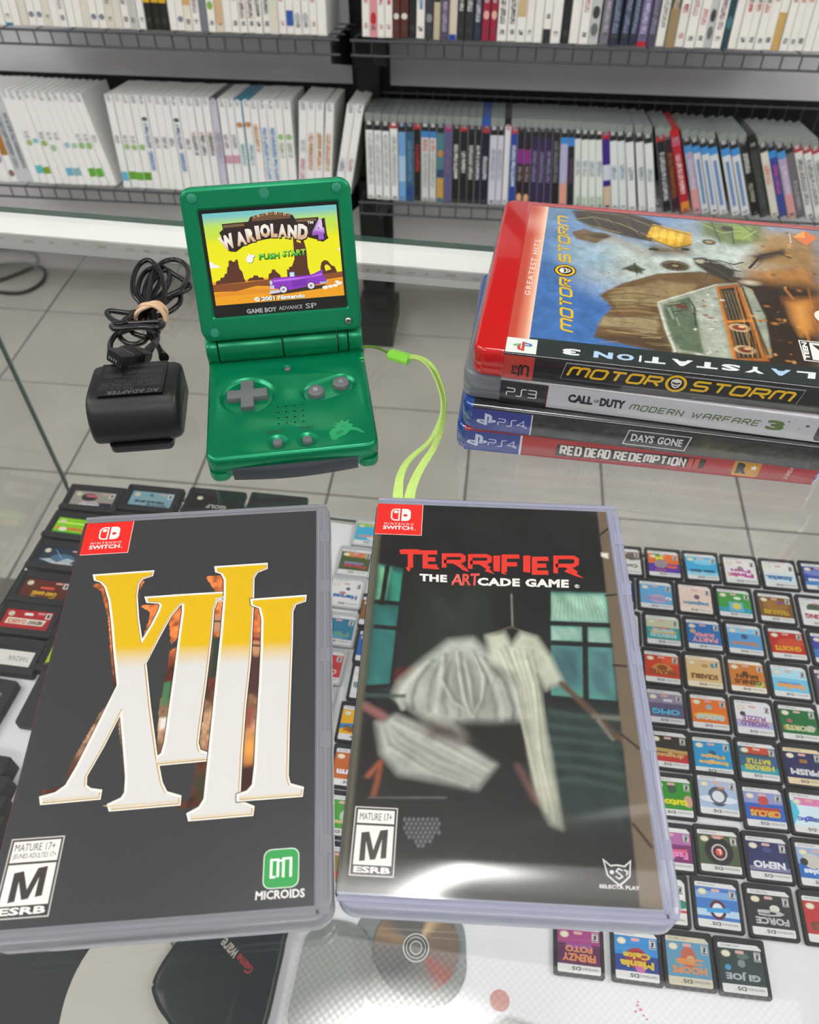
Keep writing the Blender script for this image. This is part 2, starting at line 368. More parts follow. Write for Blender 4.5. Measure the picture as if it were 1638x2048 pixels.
fm = MB().box(-620, 620, 300, 320, -8, 10).box(-620, 620, -320, -300, -8, 10).box(600, 620, -300, 300, -8, 10).box(-620, -600, -300, 300, -8, 10).box(-600, 600, -300, 300, 4, 10).mesh('lamp_frame', m_alu, smooth=False)
for i, (x, y, a) in enumerate(lamp_spots):
    t = empty('ceiling_light', (x, y, CEIL*1000), (0, 0, rad(a)), 'recessed white ceiling light panel, %s of eight, out of view above the shop' % ordinal(i), 'ceiling light', 'ceiling light panels')
    if i == 0:
        d2 = dm.copy(); d2.materials[0] = m_lamp2; k_ = place(d2, 'diffuser', t); place(fm, 'lamp_frame', t)
    else: place(dm, 'diffuser', t); place(fm, 'lamp_frame', t)
# ------------------------------------------------------------------ shelving behind the counter
GX, GY, GT = 87.0, 1614.0, rad(-6)
def gl(x, y, z): return (GX+x*math.cos(GT)-y*math.sin(GT), GY+x*math.sin(GT)+y*math.cos(GT), z)
su = empty('shelving_unit', gl(0, 0, FL), (0, 0, GT), 'black shelving unit with grey back panels standing against the wall behind the counter', 'shelving')
def part(mb, name, m, parent, **k): return mb.obj(name, m, parent, **k)
B0 = -FL
for x0, x1 in ((-1500, -226), (-145, 1300)):
    part(MB().box(x0, x1, 200, 212, -412+B0, 900+B0), 'back_panel', m_panel, su, smooth=False)
    part(MB().box(x0, x1, 201, 213, -604+B0, -412+B0), 'back_panel', m_blackp, su, smooth=False, label='black lower back panel')
    part(MB().box(x0, x1, 200, 212, -840+B0, -604+B0), 'back_panel', m_panel, su, smooth=False)
for xc in (-186, -1500, 1300):
    part(MB().box(xc-22, xc+22, 150, 214, 0, 1900).box(xc-40, xc-22, 196, 214, 0, 1900).box(xc+22, xc+40, 196, 214, 0, 1900), 'upright', m_black, su, smooth=False)
    part(MB().box(xc-50, xc+50, 70, 230, 0, 60), 'foot', m_black, su, smooth=False)
for zc in (-262, -572):
    for x in (-228, -152):
        part(MB().loft([[(x-3, 0, zc-6+B0), (x+3, 0, zc-6+B0), (x+3, 0, zc-40+B0), (x-3, 0, zc-40+B0)], [(x-3, 190, zc-34+B0), (x+3, 190, zc-34+B0), (x+3, 190, zc-110+B0), (x-3, 190, zc-110+B0)]]), 'bracket', m_black, su, smooth=False)
    part(MB().box(-214, -158, 140, 150, zc-100+B0, zc-24+B0).box(-176, -168, 137, 140, zc-40+B0, zc-34+B0), 'bracket_plate', m_black, su, smooth=False)
TILT = rad(9.5)
def wire_shelf(x0, x1, z, label, back=False):
    t = empty('wire_shelf', gl(0, 0, z), (0, 0, GT), label, 'shelf')
    g = MB(); rr = 1.5
    for zz, r2 in ((-3, 2.4), (-28, 2.2)): g.tube([(x0, -7, zz), (x1, -7, zz)], r2, 6)
    x = x0+6
    while x < x1: g.tube([(x, -7, -3), (x, -7, -28)], rr, 5); x += 33.3
    part(g, 'front_guard', m_wire, t)
    d = MB(); x = x0+6; ct, st = math.cos(TILT), math.sin(TILT)
    while x < x1: d.tube([(x, -6, -3), (x, 188*ct, -3-188*st)], 1.1, 5); x += 66.6
    for k in (2, 4, 6): d.tube([(x0, 30*k*ct, -5-30*k*st), (x1, 30*k*ct, -5-30*k*st)], 1.3, 6)
    part(d, 'deck_grid', m_wire, t)
    if back:
        b = MB(); x = x0+6
        while x < x1: b.tube([(x, 186, -38), (x, 186, 150)], 1.4, 5); x += 33.3
        for zz in (40, 145): b.tube([(x0, 186, zz), (x1, 186, zz)], 2, 6)
        part(b, 'back_grid', m_wire, t)
    return t
ZU, ZL = -256, -567
wire_shelf(-1400, -212, ZU, 'upper left wire grid shelf holding white disc game cases')
wire_shelf(-192, 1250, ZU, 'upper right wire grid shelf holding mixed disc game cases')
wire_shelf(-1400, -212, ZL, 'lower left wire grid shelf holding leaning white game cases')
wire_shelf(-192, 1250, ZL, 'lower right wire grid shelf with tall wire back holding clear game cases', True)
# ------------------------------------------------------------------ glass display counter
CX, CY, CT = -345.0, 565.0, rad(-9.27)
def cl(x, y, z): return (CX+x*math.cos(CT)-y*math.sin(CT), CY+x*math.sin(CT)+y*math.cos(CT), z)
dc = empty('display_counter', cl(0, 0, FL), (0, 0, CT), 'glass display counter with green glass edges and a white aluminium rear rail', 'counter')
ZS = -318.0
def pane(name, x0, x1, y0, y1, z0, z1, axis, label=None):
    """glass slab: the two large faces clear, the narrow edges green"""
    g = MB().box(x0, x1, y0, y1, z0+B0, z1+B0)
    ed = {'z': (0, 0, 1, 1, 1, 1), 'x': (1, 1, 1, 0, 1, 0), 'y': (1, 1, 0, 1, 0, 1)}[axis]
    g.m = list(ed)
    k = {'label': label} if label else {}
    return g.obj(name, [m_glass, m_edge], dc, smooth=False, **k)
pane('top_pane', -60, 1300, -640, -30, -4, 0, 'z', 'thick clear glass counter top with dark green edge')
pane('shelf_pane', 5, 1290, -600, 0, ZS-6, ZS, 'z', 'clear glass shelf with green edge')
pane('side_pane', -3, 1, -600, -2, FL, -4.2, 'x')
pane('side_pane', 1291, 1295, -600, -2, FL, -4.2, 'x')
pane('front_pane', -3, 1297, -606, -601, FL, -4.2, 'y')
r = MB(); r.box(-60, 1300, -55, -29, -6.5+B0, -4.2+B0).box(-60, 1300, -55, -52, -8.6+B0, -6.5+B0).box(-60, 1300, -34, -29, -30+B0, -6.5+B0)
part(r, 'rear_rail', m_alu, dc, smooth=False, label='white aluminium rear rail under the glass top')
part(MB().box(-60, 1300, -56.6, -55.1, -10.2+B0, -4.4+B0), 'light_strip', m_strip, dc, smooth=False, label='speckled grey light strip')
g = MB(); rd = random.Random(2); x = -40
while x < 1290: w_ = rd.uniform(1.5, 7); z_ = rd.uniform(-9.4, -7.4); g.box(x, x+w_, -56.9, -56.6, z_+B0, z_+rd.uniform(.8, 2.2)+B0); x += w_+rd.uniform(3, 14)
part(g, 'light_diode', mat('diode', '8f8a76', .5), dc, smooth=False, kind='stuff')
part(MB().box(-3.2, .2, -1.2, .6, ZS+B0, -12+B0), 'corner_edge', m_edge2, dc, smooth=False, label='pale green glass corner edge')
part(MB().box(6, 1285, -3.2, -.4, ZS+.2+B0, ZS+1.4+B0), 'edge_strip', mat('strip_clear', 'b9c4c0', .2, coat=.6), dc, smooth=False)
liner = MB().box(8, 1280, -596, -9, 0, .5).obj('shelf_liner', m_paper, None, cl(0, 0, ZS+.05), (0, 0, CT), smooth=False, label='white card liner lying on the glass shelf under the cartridges', cat='liner')
DK = ZS+.6
# cable lying on the floor
m_cable = mat('cable_black', '1c1d20', .5)
cb = [(-1250, 2171), (-1127, 2163), (-1080, 2123), (-1078, 2082), (-1119, 2034), (-1180, 1995), (-1240, 2020), (-1200, 2080), (-1117, 2095), (-1050, 2070), (-1030, 2004), (-1055, 1955), (-1097, 1942), (-1180, 1960), (-1300, 2000)]
MB().tube(spline([(x, y, FL+6) for x, y in cb], 8), 5, 8).obj('floor_cable', m_cable, label='black cable looped on the tiled floor at the far left', cat='cable')
ROWS = {'UL':[(-894.9,0,'w'),(-879.4,0,'w'),(-864.0,0,'w'),(-848.6,0,'wt'),(-833.2,0,'w'),(-817.9,0,'c'),(-802.5,0,'wd'),(-787.2,0,'wd'),(-771.9,0,'cb'),(-756.7,0,'w'),(-741.5,0,'wg'),(-726.2,0,'w'),(-711.1,0,'w'),(-695.9,0,'c'),(-680.8,0,'wd'),(-665.7,0,'wd'),(-650.6,0,'cd'),(-635.5,0,'c'),(-620.5,0,'wk'),(-605.5,0,'g'),(-590.5,0,'wr'),(-575.6,0,'y'),(-560.6,0,'y'),(-545.7,0,'y'),(-530.8,0,'w'),(-516.0,0,'wd'),(-501.1,0,'ct'),(-486.3,0,'wp'),(-471.5,0,'gr'),(-456.8,0,'wg2'),(-442.0,0,'ct2'),(-427.3,0,'w'),(-412.6,0,'wr2'),(-397.9,0,'wk2'),(-383.3,0,'wk2'),(-368.7,0,'wk3'),(-354.1,0,'wk4'),(-339.5,0,'c'),(-324.9,0,'wr3'),(-310.4,0,'wb'),(-295.9,0,'wr4'),(-281.4,0,'wr4'),(-267.0,0,'wr3'),(-252.5,0,'w')],'UR':[(-170.6,0,'wr3'),(-156.8,0,'rp'),(-142.1,0,'wr3'),(-129.3,0,'wr3'),(-114.6,0,'br'),(-100.9,0,'br'),(-85.4,0,'kc'),(-71.7,0,'wbt'),(-56.2,0,'kg'),(-40.7,0,'kt'),(-28.0,0,'pu'),(-12.5,0,'cb2'),(2.0,0,'kw'),(15.6,0,'kw'),(31.9,0,'nw'),(46.3,0,'rd'),(60.8,0,'rd'),(74.3,0,'wk3'),(92.3,0,'wk3'),(108.4,0,'ct3'),(124.6,0,'wo'),(138.9,0,'w'),(155.0,0,'wkb'),(170.2,0,'wo'),(188.1,0,'k'),(203.2,0,'w'),(220.1,0,'wr2'),(237.0,0,'bw'),(257.4,0,'gp'),(273.3,0,'nv'),(292.8,0,'nv'),(308.7,0,'nv'),(322.8,0,'pr'),(340.4,0,'pu2'),(356.2,0,'wk5'),(372.0,0,'bt'),(389.5,0,'wr3'),(406.2,0,'wr2'),(424.5,0,'wp2'),(440.2,0,'bw'),(453.3,0,'wp'),(470.7,0,'tl'),(482.9,0,'w'),(497.6,0,'wro'),(513.2,0,'wro'),(527.1,0,'wro'),(541.8,0,'wro2'),(556.4,0,'wtb'),(571.1,0,'wro2'),(584.9,0,'wro2'),(597.8,0,'wro2'),(612.4,0,'w'),(626.9,0,'w')],'LL':[(-1045.2,3.0,'w'),(-1027.9,3.5,'w'),(-1010.6,4.0,'bb'),(-993.4,4.5,'bb'),(-976.2,5.0,'bb2'),(-959.0,5.5,'og'),(-941.8,6.0,'gt'),(-924.6,6.5,'gt'),(-907.5,7.0,'w2'),(-890.4,7.5,'gc'),(-873.3,8.0,'gb2'),(-856.2,8.5,'g2'),(-839.2,9.0,'g3'),(-822.2,9.5,'cc'),(-805.2,10.0,'cc2'),(-788.2,10.5,'g4'),(-771.3,11.0,'g5'),(-754.4,11.5,'g5'),(-737.5,12.0,'w3'),(-704.9,1.0,'c5'),(-688.1,1.0,'g6'),(-671.3,1.0,'g6'),(-654.6,1.0,'g7'),(-637.8,1.0,'bt1'),(-621.1,1.0,'gy'),(-604.4,1.0,'gy'),(-587.7,1.0,'rl'),(-571.1,1.0,'bt1'),(-554.4,1.0,'gy'),(-537.8,1.0,'rt'),(-521.2,1.0,'rt'),(-504.6,1.0,'rt'),(-488.1,1.0,'lv'),(-471.6,1.0,'gt2'),(-455.1,1.0,'gt2'),(-438.6,1.0,'tq'),(-422.1,1.0,'tq'),(-405.7,1.0,'ot'),(-389.3,1.0,'bl2'),(-372.9,1.0,'bl2'),(-356.5,1.0,'gn'),(-340.2,1.0,'gn'),(-321.7,-4,'pk'),(-304.4,-4,'or'),(-287.1,-4,'or'),(-269.8,-5,'or'),(-246.1,-11,'pm'),(-228.8,-11,'pm2')],'LR':[(-174.1,1.0,'h1'),(-157.0,1.1,'h1'),(-139.9,1.1,'h1'),(-123.9,1.2,'hr'),(-106.8,1.2,'bl'),(-90.9,1.3,'tb'),(-74.9,1.4,'krd'),(-60.1,1.4,'hb'),(-43.1,1.5,'hb'),(-28.3,1.5,'mu'),(-12.4,1.6,'mp'),(3.4,1.6,'kwt'),(19.2,1.7,'kwr'),(35.0,1.7,'kwt'),(49.8,1.8,'kwt'),(63.4,1.8,'kwr2'),(79.2,1.9,'hw'),(94.9,2.0,'hw'),(108.5,2.1,'hwr'),(122.1,2.5,'blr'),(136.7,2.9,'kp'),(151.3,3.3,'kp'),(165.9,3.7,'pp'),(181.5,4.2,'pp'),(196.0,4.6,'pp'),(210.5,5.0,'kk'),(227.1,5.7,'pb'),(243.7,6.4,'kb'),(258.1,7.0,'hg'),(272.6,7.7,'hg'),(288.1,8.3,'hg'),(303.5,9.0,'hg'),(320.0,10.6,'puw'),(336.4,11.4,'hw2'),(352.8,12.1,'hw2'),(370.2,12.7,'hw3'),(391.7,13.5,'hw3'),(410.0,14.0,'hw3'),(441.6,17.0,'kwx'),(459.9,18.5,'mo'),(479.1,20.1,'rdx'),(503.4,20.9,'pkb'),(520.6,21.4,'hbl'),(537.8,22.0,'hbl'),(554.9,22.6,'hbl'),(580.1,23.3,'hbl'),(600.1,23.7,'hbl'),(620.2,24.1,'kx'),(638.2,24.5,'kx2'),(659.2,24.9,'cr'),(676.1,25.3,'bm'),(693.1,25.6,'pkb'),(711.0,26.0,'gr2'),(728.8,26.4,'hrx'),(746.7,26.8,'hrx'),(764.5,27.0,'hrx')]}
# style code -> (what the spine looks like, shell colour, insert colour, header (colour, mm), marks (kind, z0, z1, colour))
GREY, BLK, RED_ = '8f9094', '1b1c20', 'b3202c'
WH, CLR = 'f5f5f5', '8c9391'
def W_(desc, *marks, shell='f0f0ee', body=WH, head=('t', 168, 184, 'a9aaae')): return (desc, shell, body, None, [head]+list(marks), 183)
def U_(desc, *marks, shell='f0f0ee', body='f6f3ee', foot=('t', 12, 20, '4a4a4c')): return (desc, shell, body, None, [foot]+list(marks) if foot else list(marks), 183)
def P_(desc, *marks, shell=CLR, body='eeeff1', head='202124', hh=17): return (desc, shell, body, (head, hh), [('t', 146, 153, '9a9b9d')]+list(marks)+[('t', 5, 10, '5c5d60')], 167)
def K_(desc, body, *marks, **k): return P_(desc, *marks, body=body, **k)
ST = {
 'w': U_('plain white spine', foot=None), 'c': U_('cream spine', body='e4dfd0', foot=None), 'wt': U_('white spine with teal foot', ('r', 0, 5, '2a7f96')),
 'wd': U_('white spine with grey disc mark', ('d', 14, 24, '7f8796'), foot=None), 'cb': U_('cream spine with blue edge', ('r', 60, 120, '9fb6d8'), body='e6e0cf'), 'wg': U_('white spine with grey lettering', ('t', 30, 90, '8f959c')),
 'cd': U_('cream spine with dark mark', ('t', 40, 110, '6c6a66'), body='e2dccc'), 'wk': U_('white spine with dark lettering', ('t', 40, 120, '444246')), 'g': U_('pale grey spine', body='c9c8c5'), 'wr': U_('white spine with red corner', ('r', 60, 72, 'a8434e')),
 'y': U_('yellow and black spine', ('r', 44, 190, 'e2b21c'), ('t', 60, 110, '8a6a12'), shell='2a2a22', body='1d1c1b'), 'ct': U_('cream spine with tan patch', ('r', 42, 80, 'd9ae6a'), body='ece6d8'), 'wp': U_('white spine with violet lettering', ('t', 30, 80, '9c7f97')),
 'gr': U_('grey spine', shell='73767c', body='7c8088', foot=None), 'wg2': U_('white spine with green dot', ('d', 36, 50, '8db54a'), ('d', 62, 72, 'c8325a')), 'ct2': U_('tan mottled spine', ('r', 14, 60, 'd8b68c'), body='e6d9c0'), 'wr2': U_('white spine with faint red lettering', ('t', 50, 110, 'c59a9c')),
 'wk2': U_('white spine with brown lettering', ('t', 24, 100, '704248')), 'wk3': U_('white spine with black lettering', ('t', 28, 110, '3c3b3e')), 'wk4': U_('white spine with grey and black lettering', ('t', 30, 90, '56555a')),
 'wr3': U_('white spine with red mark', ('t', 52, 66, 'b92f35'), foot=('t', 14, 22, 'c58a8c')), 'wb': U_('white spine with blue block', ('r', 14, 38, '2f5dae')), 'wr4': U_('white spine with red and grey mark', ('t', 55, 72, '91484a'), ('d', 18, 36, 'b9bcc2')),
 'rp': U_('red and pink patterned spine', ('d', 20, 40, 'c41f30'), ('r', 60, 190, 'c2243a'), body='e79aa4'), 'br': U_('brown spine with white disc mark', ('d', 30, 40, 'e4e0d8'), body='5b2a22', shell='26262a'), 'kc': U_('black spine with white disc mark', ('d', 62, 74, 'e6e3dc'), body='1d1e22', shell='26262a'),
 'wbt': U_('white spine with blue lettering', ('t', 46, 100, '3f7fb8')), 'kg': U_('charcoal spine with grey disc', ('d', 26, 40, '8c8e93'), body='3a3b41', shell='26262a'), 'kt': U_('charcoal spine with beige lower half', ('r', 0, 58, 'c9bc9c'), body='2f2c2a', shell='8a8a8a'),
 'pu': U_('purple grey spine', ('t', 14, 60, 'b8b0cc'), body='564c66', shell='6c6c74'), 'cb2': U_('cream spine with blue foot', ('r', 0, 9, '1f46a4'), body='ddd0bd', foot=None), 'kw': U_('black spine with white lettering', ('t', 46, 120, 'dcdcda'), body='2b2d33', shell='2b2d33'),
 'nw': U_('navy spine with white lettering', ('t', 30, 110, 'd6d9e2'), body='27304a', shell='2b2d33'), 'rd': U_('crimson spine', ('d', 34, 48, 'e7b3a8'), ('t', 60, 100, 'd8d3d0'), body='a01c3c', shell='3a2a30'), 'ct3': U_('white spine with tan upper part', ('r', 40, 190, 'd2b98c')),
 'wo': U_('white spine with orange cap', ('d', 74, 92, 'd98a4c')), 'wkb': U_('white spine with black foot', ('r', 0, 22, '2b3036'), foot=('t', 38, 46, '4a4a4c')), 'k': U_('black spine', body='1e1f23', shell='26262a'), 'bw': U_('black and white mottled spine', ('d', 14, 34, '6b6d70'), ('d', 40, 60, '3b3c40'), body='c6c8ca'),
 'gp': U_('grey purple spine', ('t', 20, 70, 'b8b3c0'), body='7d7684', shell='83848a'), 'nv': U_('dark navy spine', ('t', 20, 110, '8f9bb8'), body='242c42', shell='2b2d38'), 'pr': U_('violet spine with red foot', ('r', 0, 8, 'c3132c'), ('t', 20, 80, 'c9bfe0'), body='6f6690', shell='5b566e'),
 'pu2': U_('dark violet spine', ('t', 20, 80, '9a95b0'), body='4a4760', shell='35343f'), 'wk5': U_('white spine with thin grey lettering', ('t', 30, 110, '9a9a9a'), foot=None), 'bt': U_('brown and tan spine', ('r', 0, 60, 'a08a62'), ('t', 60, 100, 'cfc6b4'), body='5d4a3a', shell='6c6456'),
 'wp2': U_('white spine with pink lettering', ('t', 36, 60, 'cc7f92')), 'tl': U_('dark teal spine', ('d', 30, 50, '3f7f88'), body='1f4652', shell='23343c'), 'wro': U_('white spine with black and red lettering', ('t', 58, 70, 'c0403c'), ('t', 72, 110, '4a4a4c')),
 'wro2': U_('white spine with pale red lettering', ('t', 74, 84, 'd2807c'), ('t', 88, 110, '77777a')), 'wtb': U_('white spine with tan lower strip', ('r', 0, 58, 'd3ad66')),
 'bb': W_('white spine with blue blotches', ('d', 120, 138, 'a5aecb'), ('d', 88, 112, 'b3bfd8'), ('d', 50, 70, '8890b8'), ('t', 20, 40, 'c3b3ae')), 'bb2': W_('white spine with violet blotches', ('d', 40, 58, '8d93b5'), ('d', 90, 106, 'b8bed2')),
 'og': W_('white spine with long brown strip', ('r', 56, 142, 'b0793c'), ('d', 12, 26, '8b6f6c')), 'gt': W_('pale grey spine with tall grey lettering', ('t', 30, 140, '85898f'), body='ccd1d6'), 'w2': W_('plain white spine'), 'w3': W_('white spine at the group end', ('t', 90, 104, 'b5b5b5')),
 'gc': W_('white spine with cyan foot patch', ('t', 92, 106, '9c9ca0'), ('d', 78, 90, 'a8c37c'), ('r', 22, 38, '5fc0c8')), 'gb2': W_('white spine with green foot patch and cyan dot', ('d', 84, 94, '86c8cc'), ('r', 22, 36, '86a832')), 'g2': W_('white spine with green dot', ('t', 92, 106, '9c9ca0'), ('d', 78, 90, '9ab86c')),
 'g3': W_('white spine with pale green dot', ('t', 92, 106, '9c9ca0'), ('d', 68, 82, 'a9cba9')), 'cc': W_('white spine with sky blue patch', ('t', 92, 106, '9c9ca0'), ('r', 20, 36, '6fb8d2')), 'cc2': W_('white spine with grey blue patch', ('d', 76, 88, 'a3c6cf'), ('r', 20, 36, '8cb9bd')), 'g4': W_('white spine with mint dot', ('d', 76, 88, 'a8d2b0')),
 'g5': W_('white spine with bright green patch', ('t', 92, 106, '9c9ca0'), ('d', 76, 90, '98c27c'), ('r', 20, 37, '62b434')), 'c5': W_('white spine with cyan patch', ('t', 92, 106, '9c9ca0'), ('r', 16, 34, '6db6d6')), 'g6': W_('white spine with green lower patch', ('t', 92, 106, '9c9ca0'), ('d', 78, 90, 'a2c886'), ('r', 18, 34, '68ae2c')),
 'g7': W_('white spine with leaf green patch', ('d', 78, 90, '9bc680'), ('r', 18, 34, '5fa028')), 'bt1': W_('white spine with tall blue lettering', ('d', 136, 144, '55585f'), ('t', 84, 132, '4e6c9e'), ('t', 40, 80, '3f84c4')), 'gy': W_('white spine with grey purple block', ('t', 84, 106, '877f88')), 'rl': W_('white spine with thin red line', ('t', 90, 106, '8a8084')),
 'rt': W_('white spine with black and red lettering', ('t', 74, 112, '5b4a4c'), ('t', 112, 120, 'c99b96')), 'lv': W_('lavender spine', ('t', 60, 120, 'a9a3b8'), body='cdc9dc', shell='2b2b2e'), 'gt2': W_('white spine with grey block and pink foot', ('t', 90, 116, '7d7f84'), ('r', 60, 76, 'd9a3b4')),
 'tq': W_('white spine with teal top', ('t', 58, 100, '7fb8c4'), ('d', 132, 142, 'c89058'), shell='1f88a8'), 'ot': W_('white spine with orange lettering', ('t', 86, 140, 'cf8a45')), 'bl2': W_('white spine with long blue lettering', ('t', 30, 132, '4f92cc')), 'gn': W_('white spine with small green lettering', ('d', 110, 122, 'a2c886'), ('t', 76, 106, '9fae90')),
 'pk': W_('white spine with pink lower lettering', ('t', 28, 76, 'd690ac'), ('t', 90, 112, 'c5c2c8')), 'or': W_('white spine with orange lettering block', ('t', 54, 128, 'cf8e46')), 'pm': W_('white spine with purple mark leaning right', ('t', 54, 80, '77789e')), 'pm2': W_('white spine with red mark leaning right', ('t', 54, 80, 'b98a92')),
 'h1': P_('white spine under black header', ('t', 30, 130, 'b9b9bb')), 'hr': P_('white spine under red header', ('t', 30, 130, 'b5b3b3'), head='b01c26', hh=12), 'bl': K_('sky blue spine under black header', '6fa4d8', ('r', 40, 90, 'a9cbe8')), 'tb': K_('dark blue spine under black header', '2c5f86', ('t', 40, 120, '6d9ab4'), ('r', 0, 30, '1f4a8c')),
 'krd': K_('black spine with red lettering', '1c1c1f', ('t', 60, 112, 'c03a3a'), head='c3202a', hh=12), 'hb': K_('white spine with blue cap and red mark', 'd6d9d8', ('r', 126, 138, '3a85cc'), ('t', 100, 122, 'd0645c'), ('t', 30, 96, 'aeb4b4')), 'mu': K_('teal and gold patterned spine', '4f7f8c', ('d', 90, 104, 'c88a3c'), ('r', 8, 50, 'c49a4e'), ('r', 50, 66, '2d4a6c')),
 'mp': K_('purple patterned spine under magenta header', '5d5a8a', ('t', 60, 110, '8a6a92'), head='b02a7c', hh=12), 'kwt': K_('black spine with white lettering', '1a1a1e', ('t', 50, 116, 'd9dadb')), 'kwr': K_('black spine with short white lettering', '1a1a1e', ('t', 62, 104, 'dcdcdc'), head='b3202c', hh=12), 'kwr2': K_('black spine, white lettering, red and blue header', '1a1a1e', ('t', 50, 96, 'd5d5d8'), head='b3303c', hh=13, shell='2a58b0'),
 'hw': K_('pale lilac spine with grey lettering', 'd3d3e2', ('t', 50, 110, 'a6a6b8')), 'hwr': K_('white spine with small red mark', 'e6e6ee', ('t', 148, 156, 'b03a40'), head='e6e6ee', hh=5, shell='1c1c20'), 'blr': K_('blue spine with white lettering under red header', '2348a0', ('t', 40, 120, 'dfe4f0'), head='c23040', hh=12),
 'kp': K_('black spine with magenta glow', '241a2a', ('r', 84, 112, '8a2f86'), ('t', 50, 80, 'a58a84'), ('d', 8, 26, 'e0a884')), 'pp': K_('dark purple spine', '35244e', ('t', 50, 110, '8d84ac')), 'kk': K_('black spine with grey lettering', '1d1d20', ('t', 50, 130, '85858a')), 'pb': K_('pale pink and blue spine', 'b9b3d8', ('r', 8, 50, 'e0a090'), ('r', 126, 138, '3c8fd8')),
 'kb': K_('black spine with blue cap', '22202c', ('r', 122, 138, '3f86dc'), ('t', 50, 100, '6a4a6a')), 'hg': K_('white spine with grey green marks', 'e4eae6', ('t', 66, 96, '9fb2c0'), ('t', 6, 26, '9fc49a')), 'puw': K_('purple spine with white block and beige foot', '3d1f86', ('r', 60, 90, 'cfd8e4'), ('r', 0, 48, 'cfbda0'), head='b8183c', hh=14), 'hw2': K_('white spine with blue oval mark', 'e2e8ea', ('t', 62, 90, '7fa3b8')),
 'hw3': K_('white spine with grey oval mark', 'e4e8ea', ('t', 62, 88, '8a9aa2')), 'kwx': K_('black spine with large white lettering', '1d1d22', ('t', 24, 120, 'cfd0d4'), head='b3202c', hh=12), 'mo': K_('maroon spine with orange lettering', '3a1a2c', ('t', 30, 120, '9a5a2c')), 'rdx': K_('red spine with white lettering', 'b52036', ('t', 40, 120, 'e8d4d0'), ('r', 4, 24, 'd98a2c'), shell='c01a22', head='c05a70'),
 'pkb': K_('pink and lilac spine with blue cap', 'b7a3c4', ('r', 0, 50, 'd69a9c'), ('r', 124, 138, '4a93d4'), ('t', 50, 110, 'd6cfe0')), 'hbl': K_('white spine with blue stripe and blue cap', 'd9dde4', ('r', 124, 138, '3f93dc'), ('c', 20, 112, '6d8fc0')), 'kx': K_('black spine with white and gold lettering', '1f2022', ('t', 90, 130, 'd9d9d4'), ('t', 30, 70, 'a8a490')),
 'kx2': K_('dark grey green spine in a black case', '3b403e', ('t', 20, 100, '555a58'), shell='1a1c1c'), 'cr': K_('cream spine with orange lettering', 'd9d6ca', ('t', 70, 110, 'dc8a70')), 'bm': K_('blue spine with magenta lettering', '3a4a9c', ('r', 124, 138, '3a8fe0'), ('t', 50, 110, 'c05aa0')), 'gr2': K_('grey spine with faint lettering', '6f6a72', ('t', 20, 80, 'a8a4aa')),
 'hrx': K_('white spine with black lettering under red header', 'e0e0e0', ('t', 30, 126, '77777b'), head='b02a30', hh=13),
}
m_spine = mat_print('spine_print', .4, .3)
def case_mat(col): return mat('case_'+col, col, .35, coat=.4)
_cm = {}
def case_mesh(th, h, col):
    k = (round(th, 1), h, col)
    if k not in _cm: _cm[k] = MB().box(.2, th-.2, 1.5, 135, 0, h).loft([[(0, 1.2, 0), (th, 1.2, 0), (th, 1.2, h), (0, 1.2, h)], [(.8, 0, .8), (th-.8, 0, .8), (th-.8, 0, h-.8), (.8, 0, h-.8)]]).mesh('case_shell', case_mat(col), smooth=False)
    return _cm[k]
_sm = {}
def spine_mesh(code, th, seed):
    k = (code, round(th), seed)
    if k in _sm: return _sm[k]
    desc, shell, body, head, marks, h = ST[code]; rs = random.Random(seed*7+len(code)); p = Print(); p.DZ = .05
    x0, x1 = .9, th-.9; top = h-2 if head is None else h-14
    p.rect(x0, 1, x1, top, body)
    if head: p.rect(x0, top-head[1], x1, top, head[0])
    for kind, z0, z1, c in marks:
        sh = (13 if head else 0)
        if kind == 'r': p.rect(x0, z0, x1, min(z1, top), c)
        elif kind == 'c': p.rect(x0+(x1-x0)*.3, z0, x0+(x1-x0)*.7, z1, c)
        elif kind == 'd': p.ell((x0+x1)/2, (z0+z1)/2, (x1-x0)*.42, (z1-z0)/2, c, 12)
        else:
            z = z0; a = x0+(x1-x0)*.22; b = x0+(x1-x0)*.78; ca, cb = lin(c), lin(body); p.rect(a, z0, b, z1, tuple(.3*u+.7*v for u, v in zip(ca, cb)))
            while z < z1-1:
                l = rs.uniform(1.6, 4.2); z2 = min(z1, z+l)
                t = rs.random()
                if t < .35: p.rect(a, z, b, z+.9, c); p.rect(a, z+.9, a+(b-a)*.25, z2, c)
                elif t < .7: p.rect(a, z, b, z+.8, c); p.rect(a, z2-.8, b, z2, c); p.rect(b-(b-a)*.25, z, b, z2, c)
                elif t < .9: p.rect(a+(b-a)*.3, z, b, z2, c)
                z = z2+rs.uniform(.5, 1.1)
    _sm[k] = p.mesh('spine_insert', m_spine); return _sm[k]
rowname = {'UL': ('upper left shelf', 'cases on the upper left shelf'), 'UR': ('upper right shelf', 'cases on the upper right shelf'), 'LL': ('lower left shelf', 'cases on the lower left shelf'), 'LR': ('lower right shelf', 'cases on the lower right shelf')}
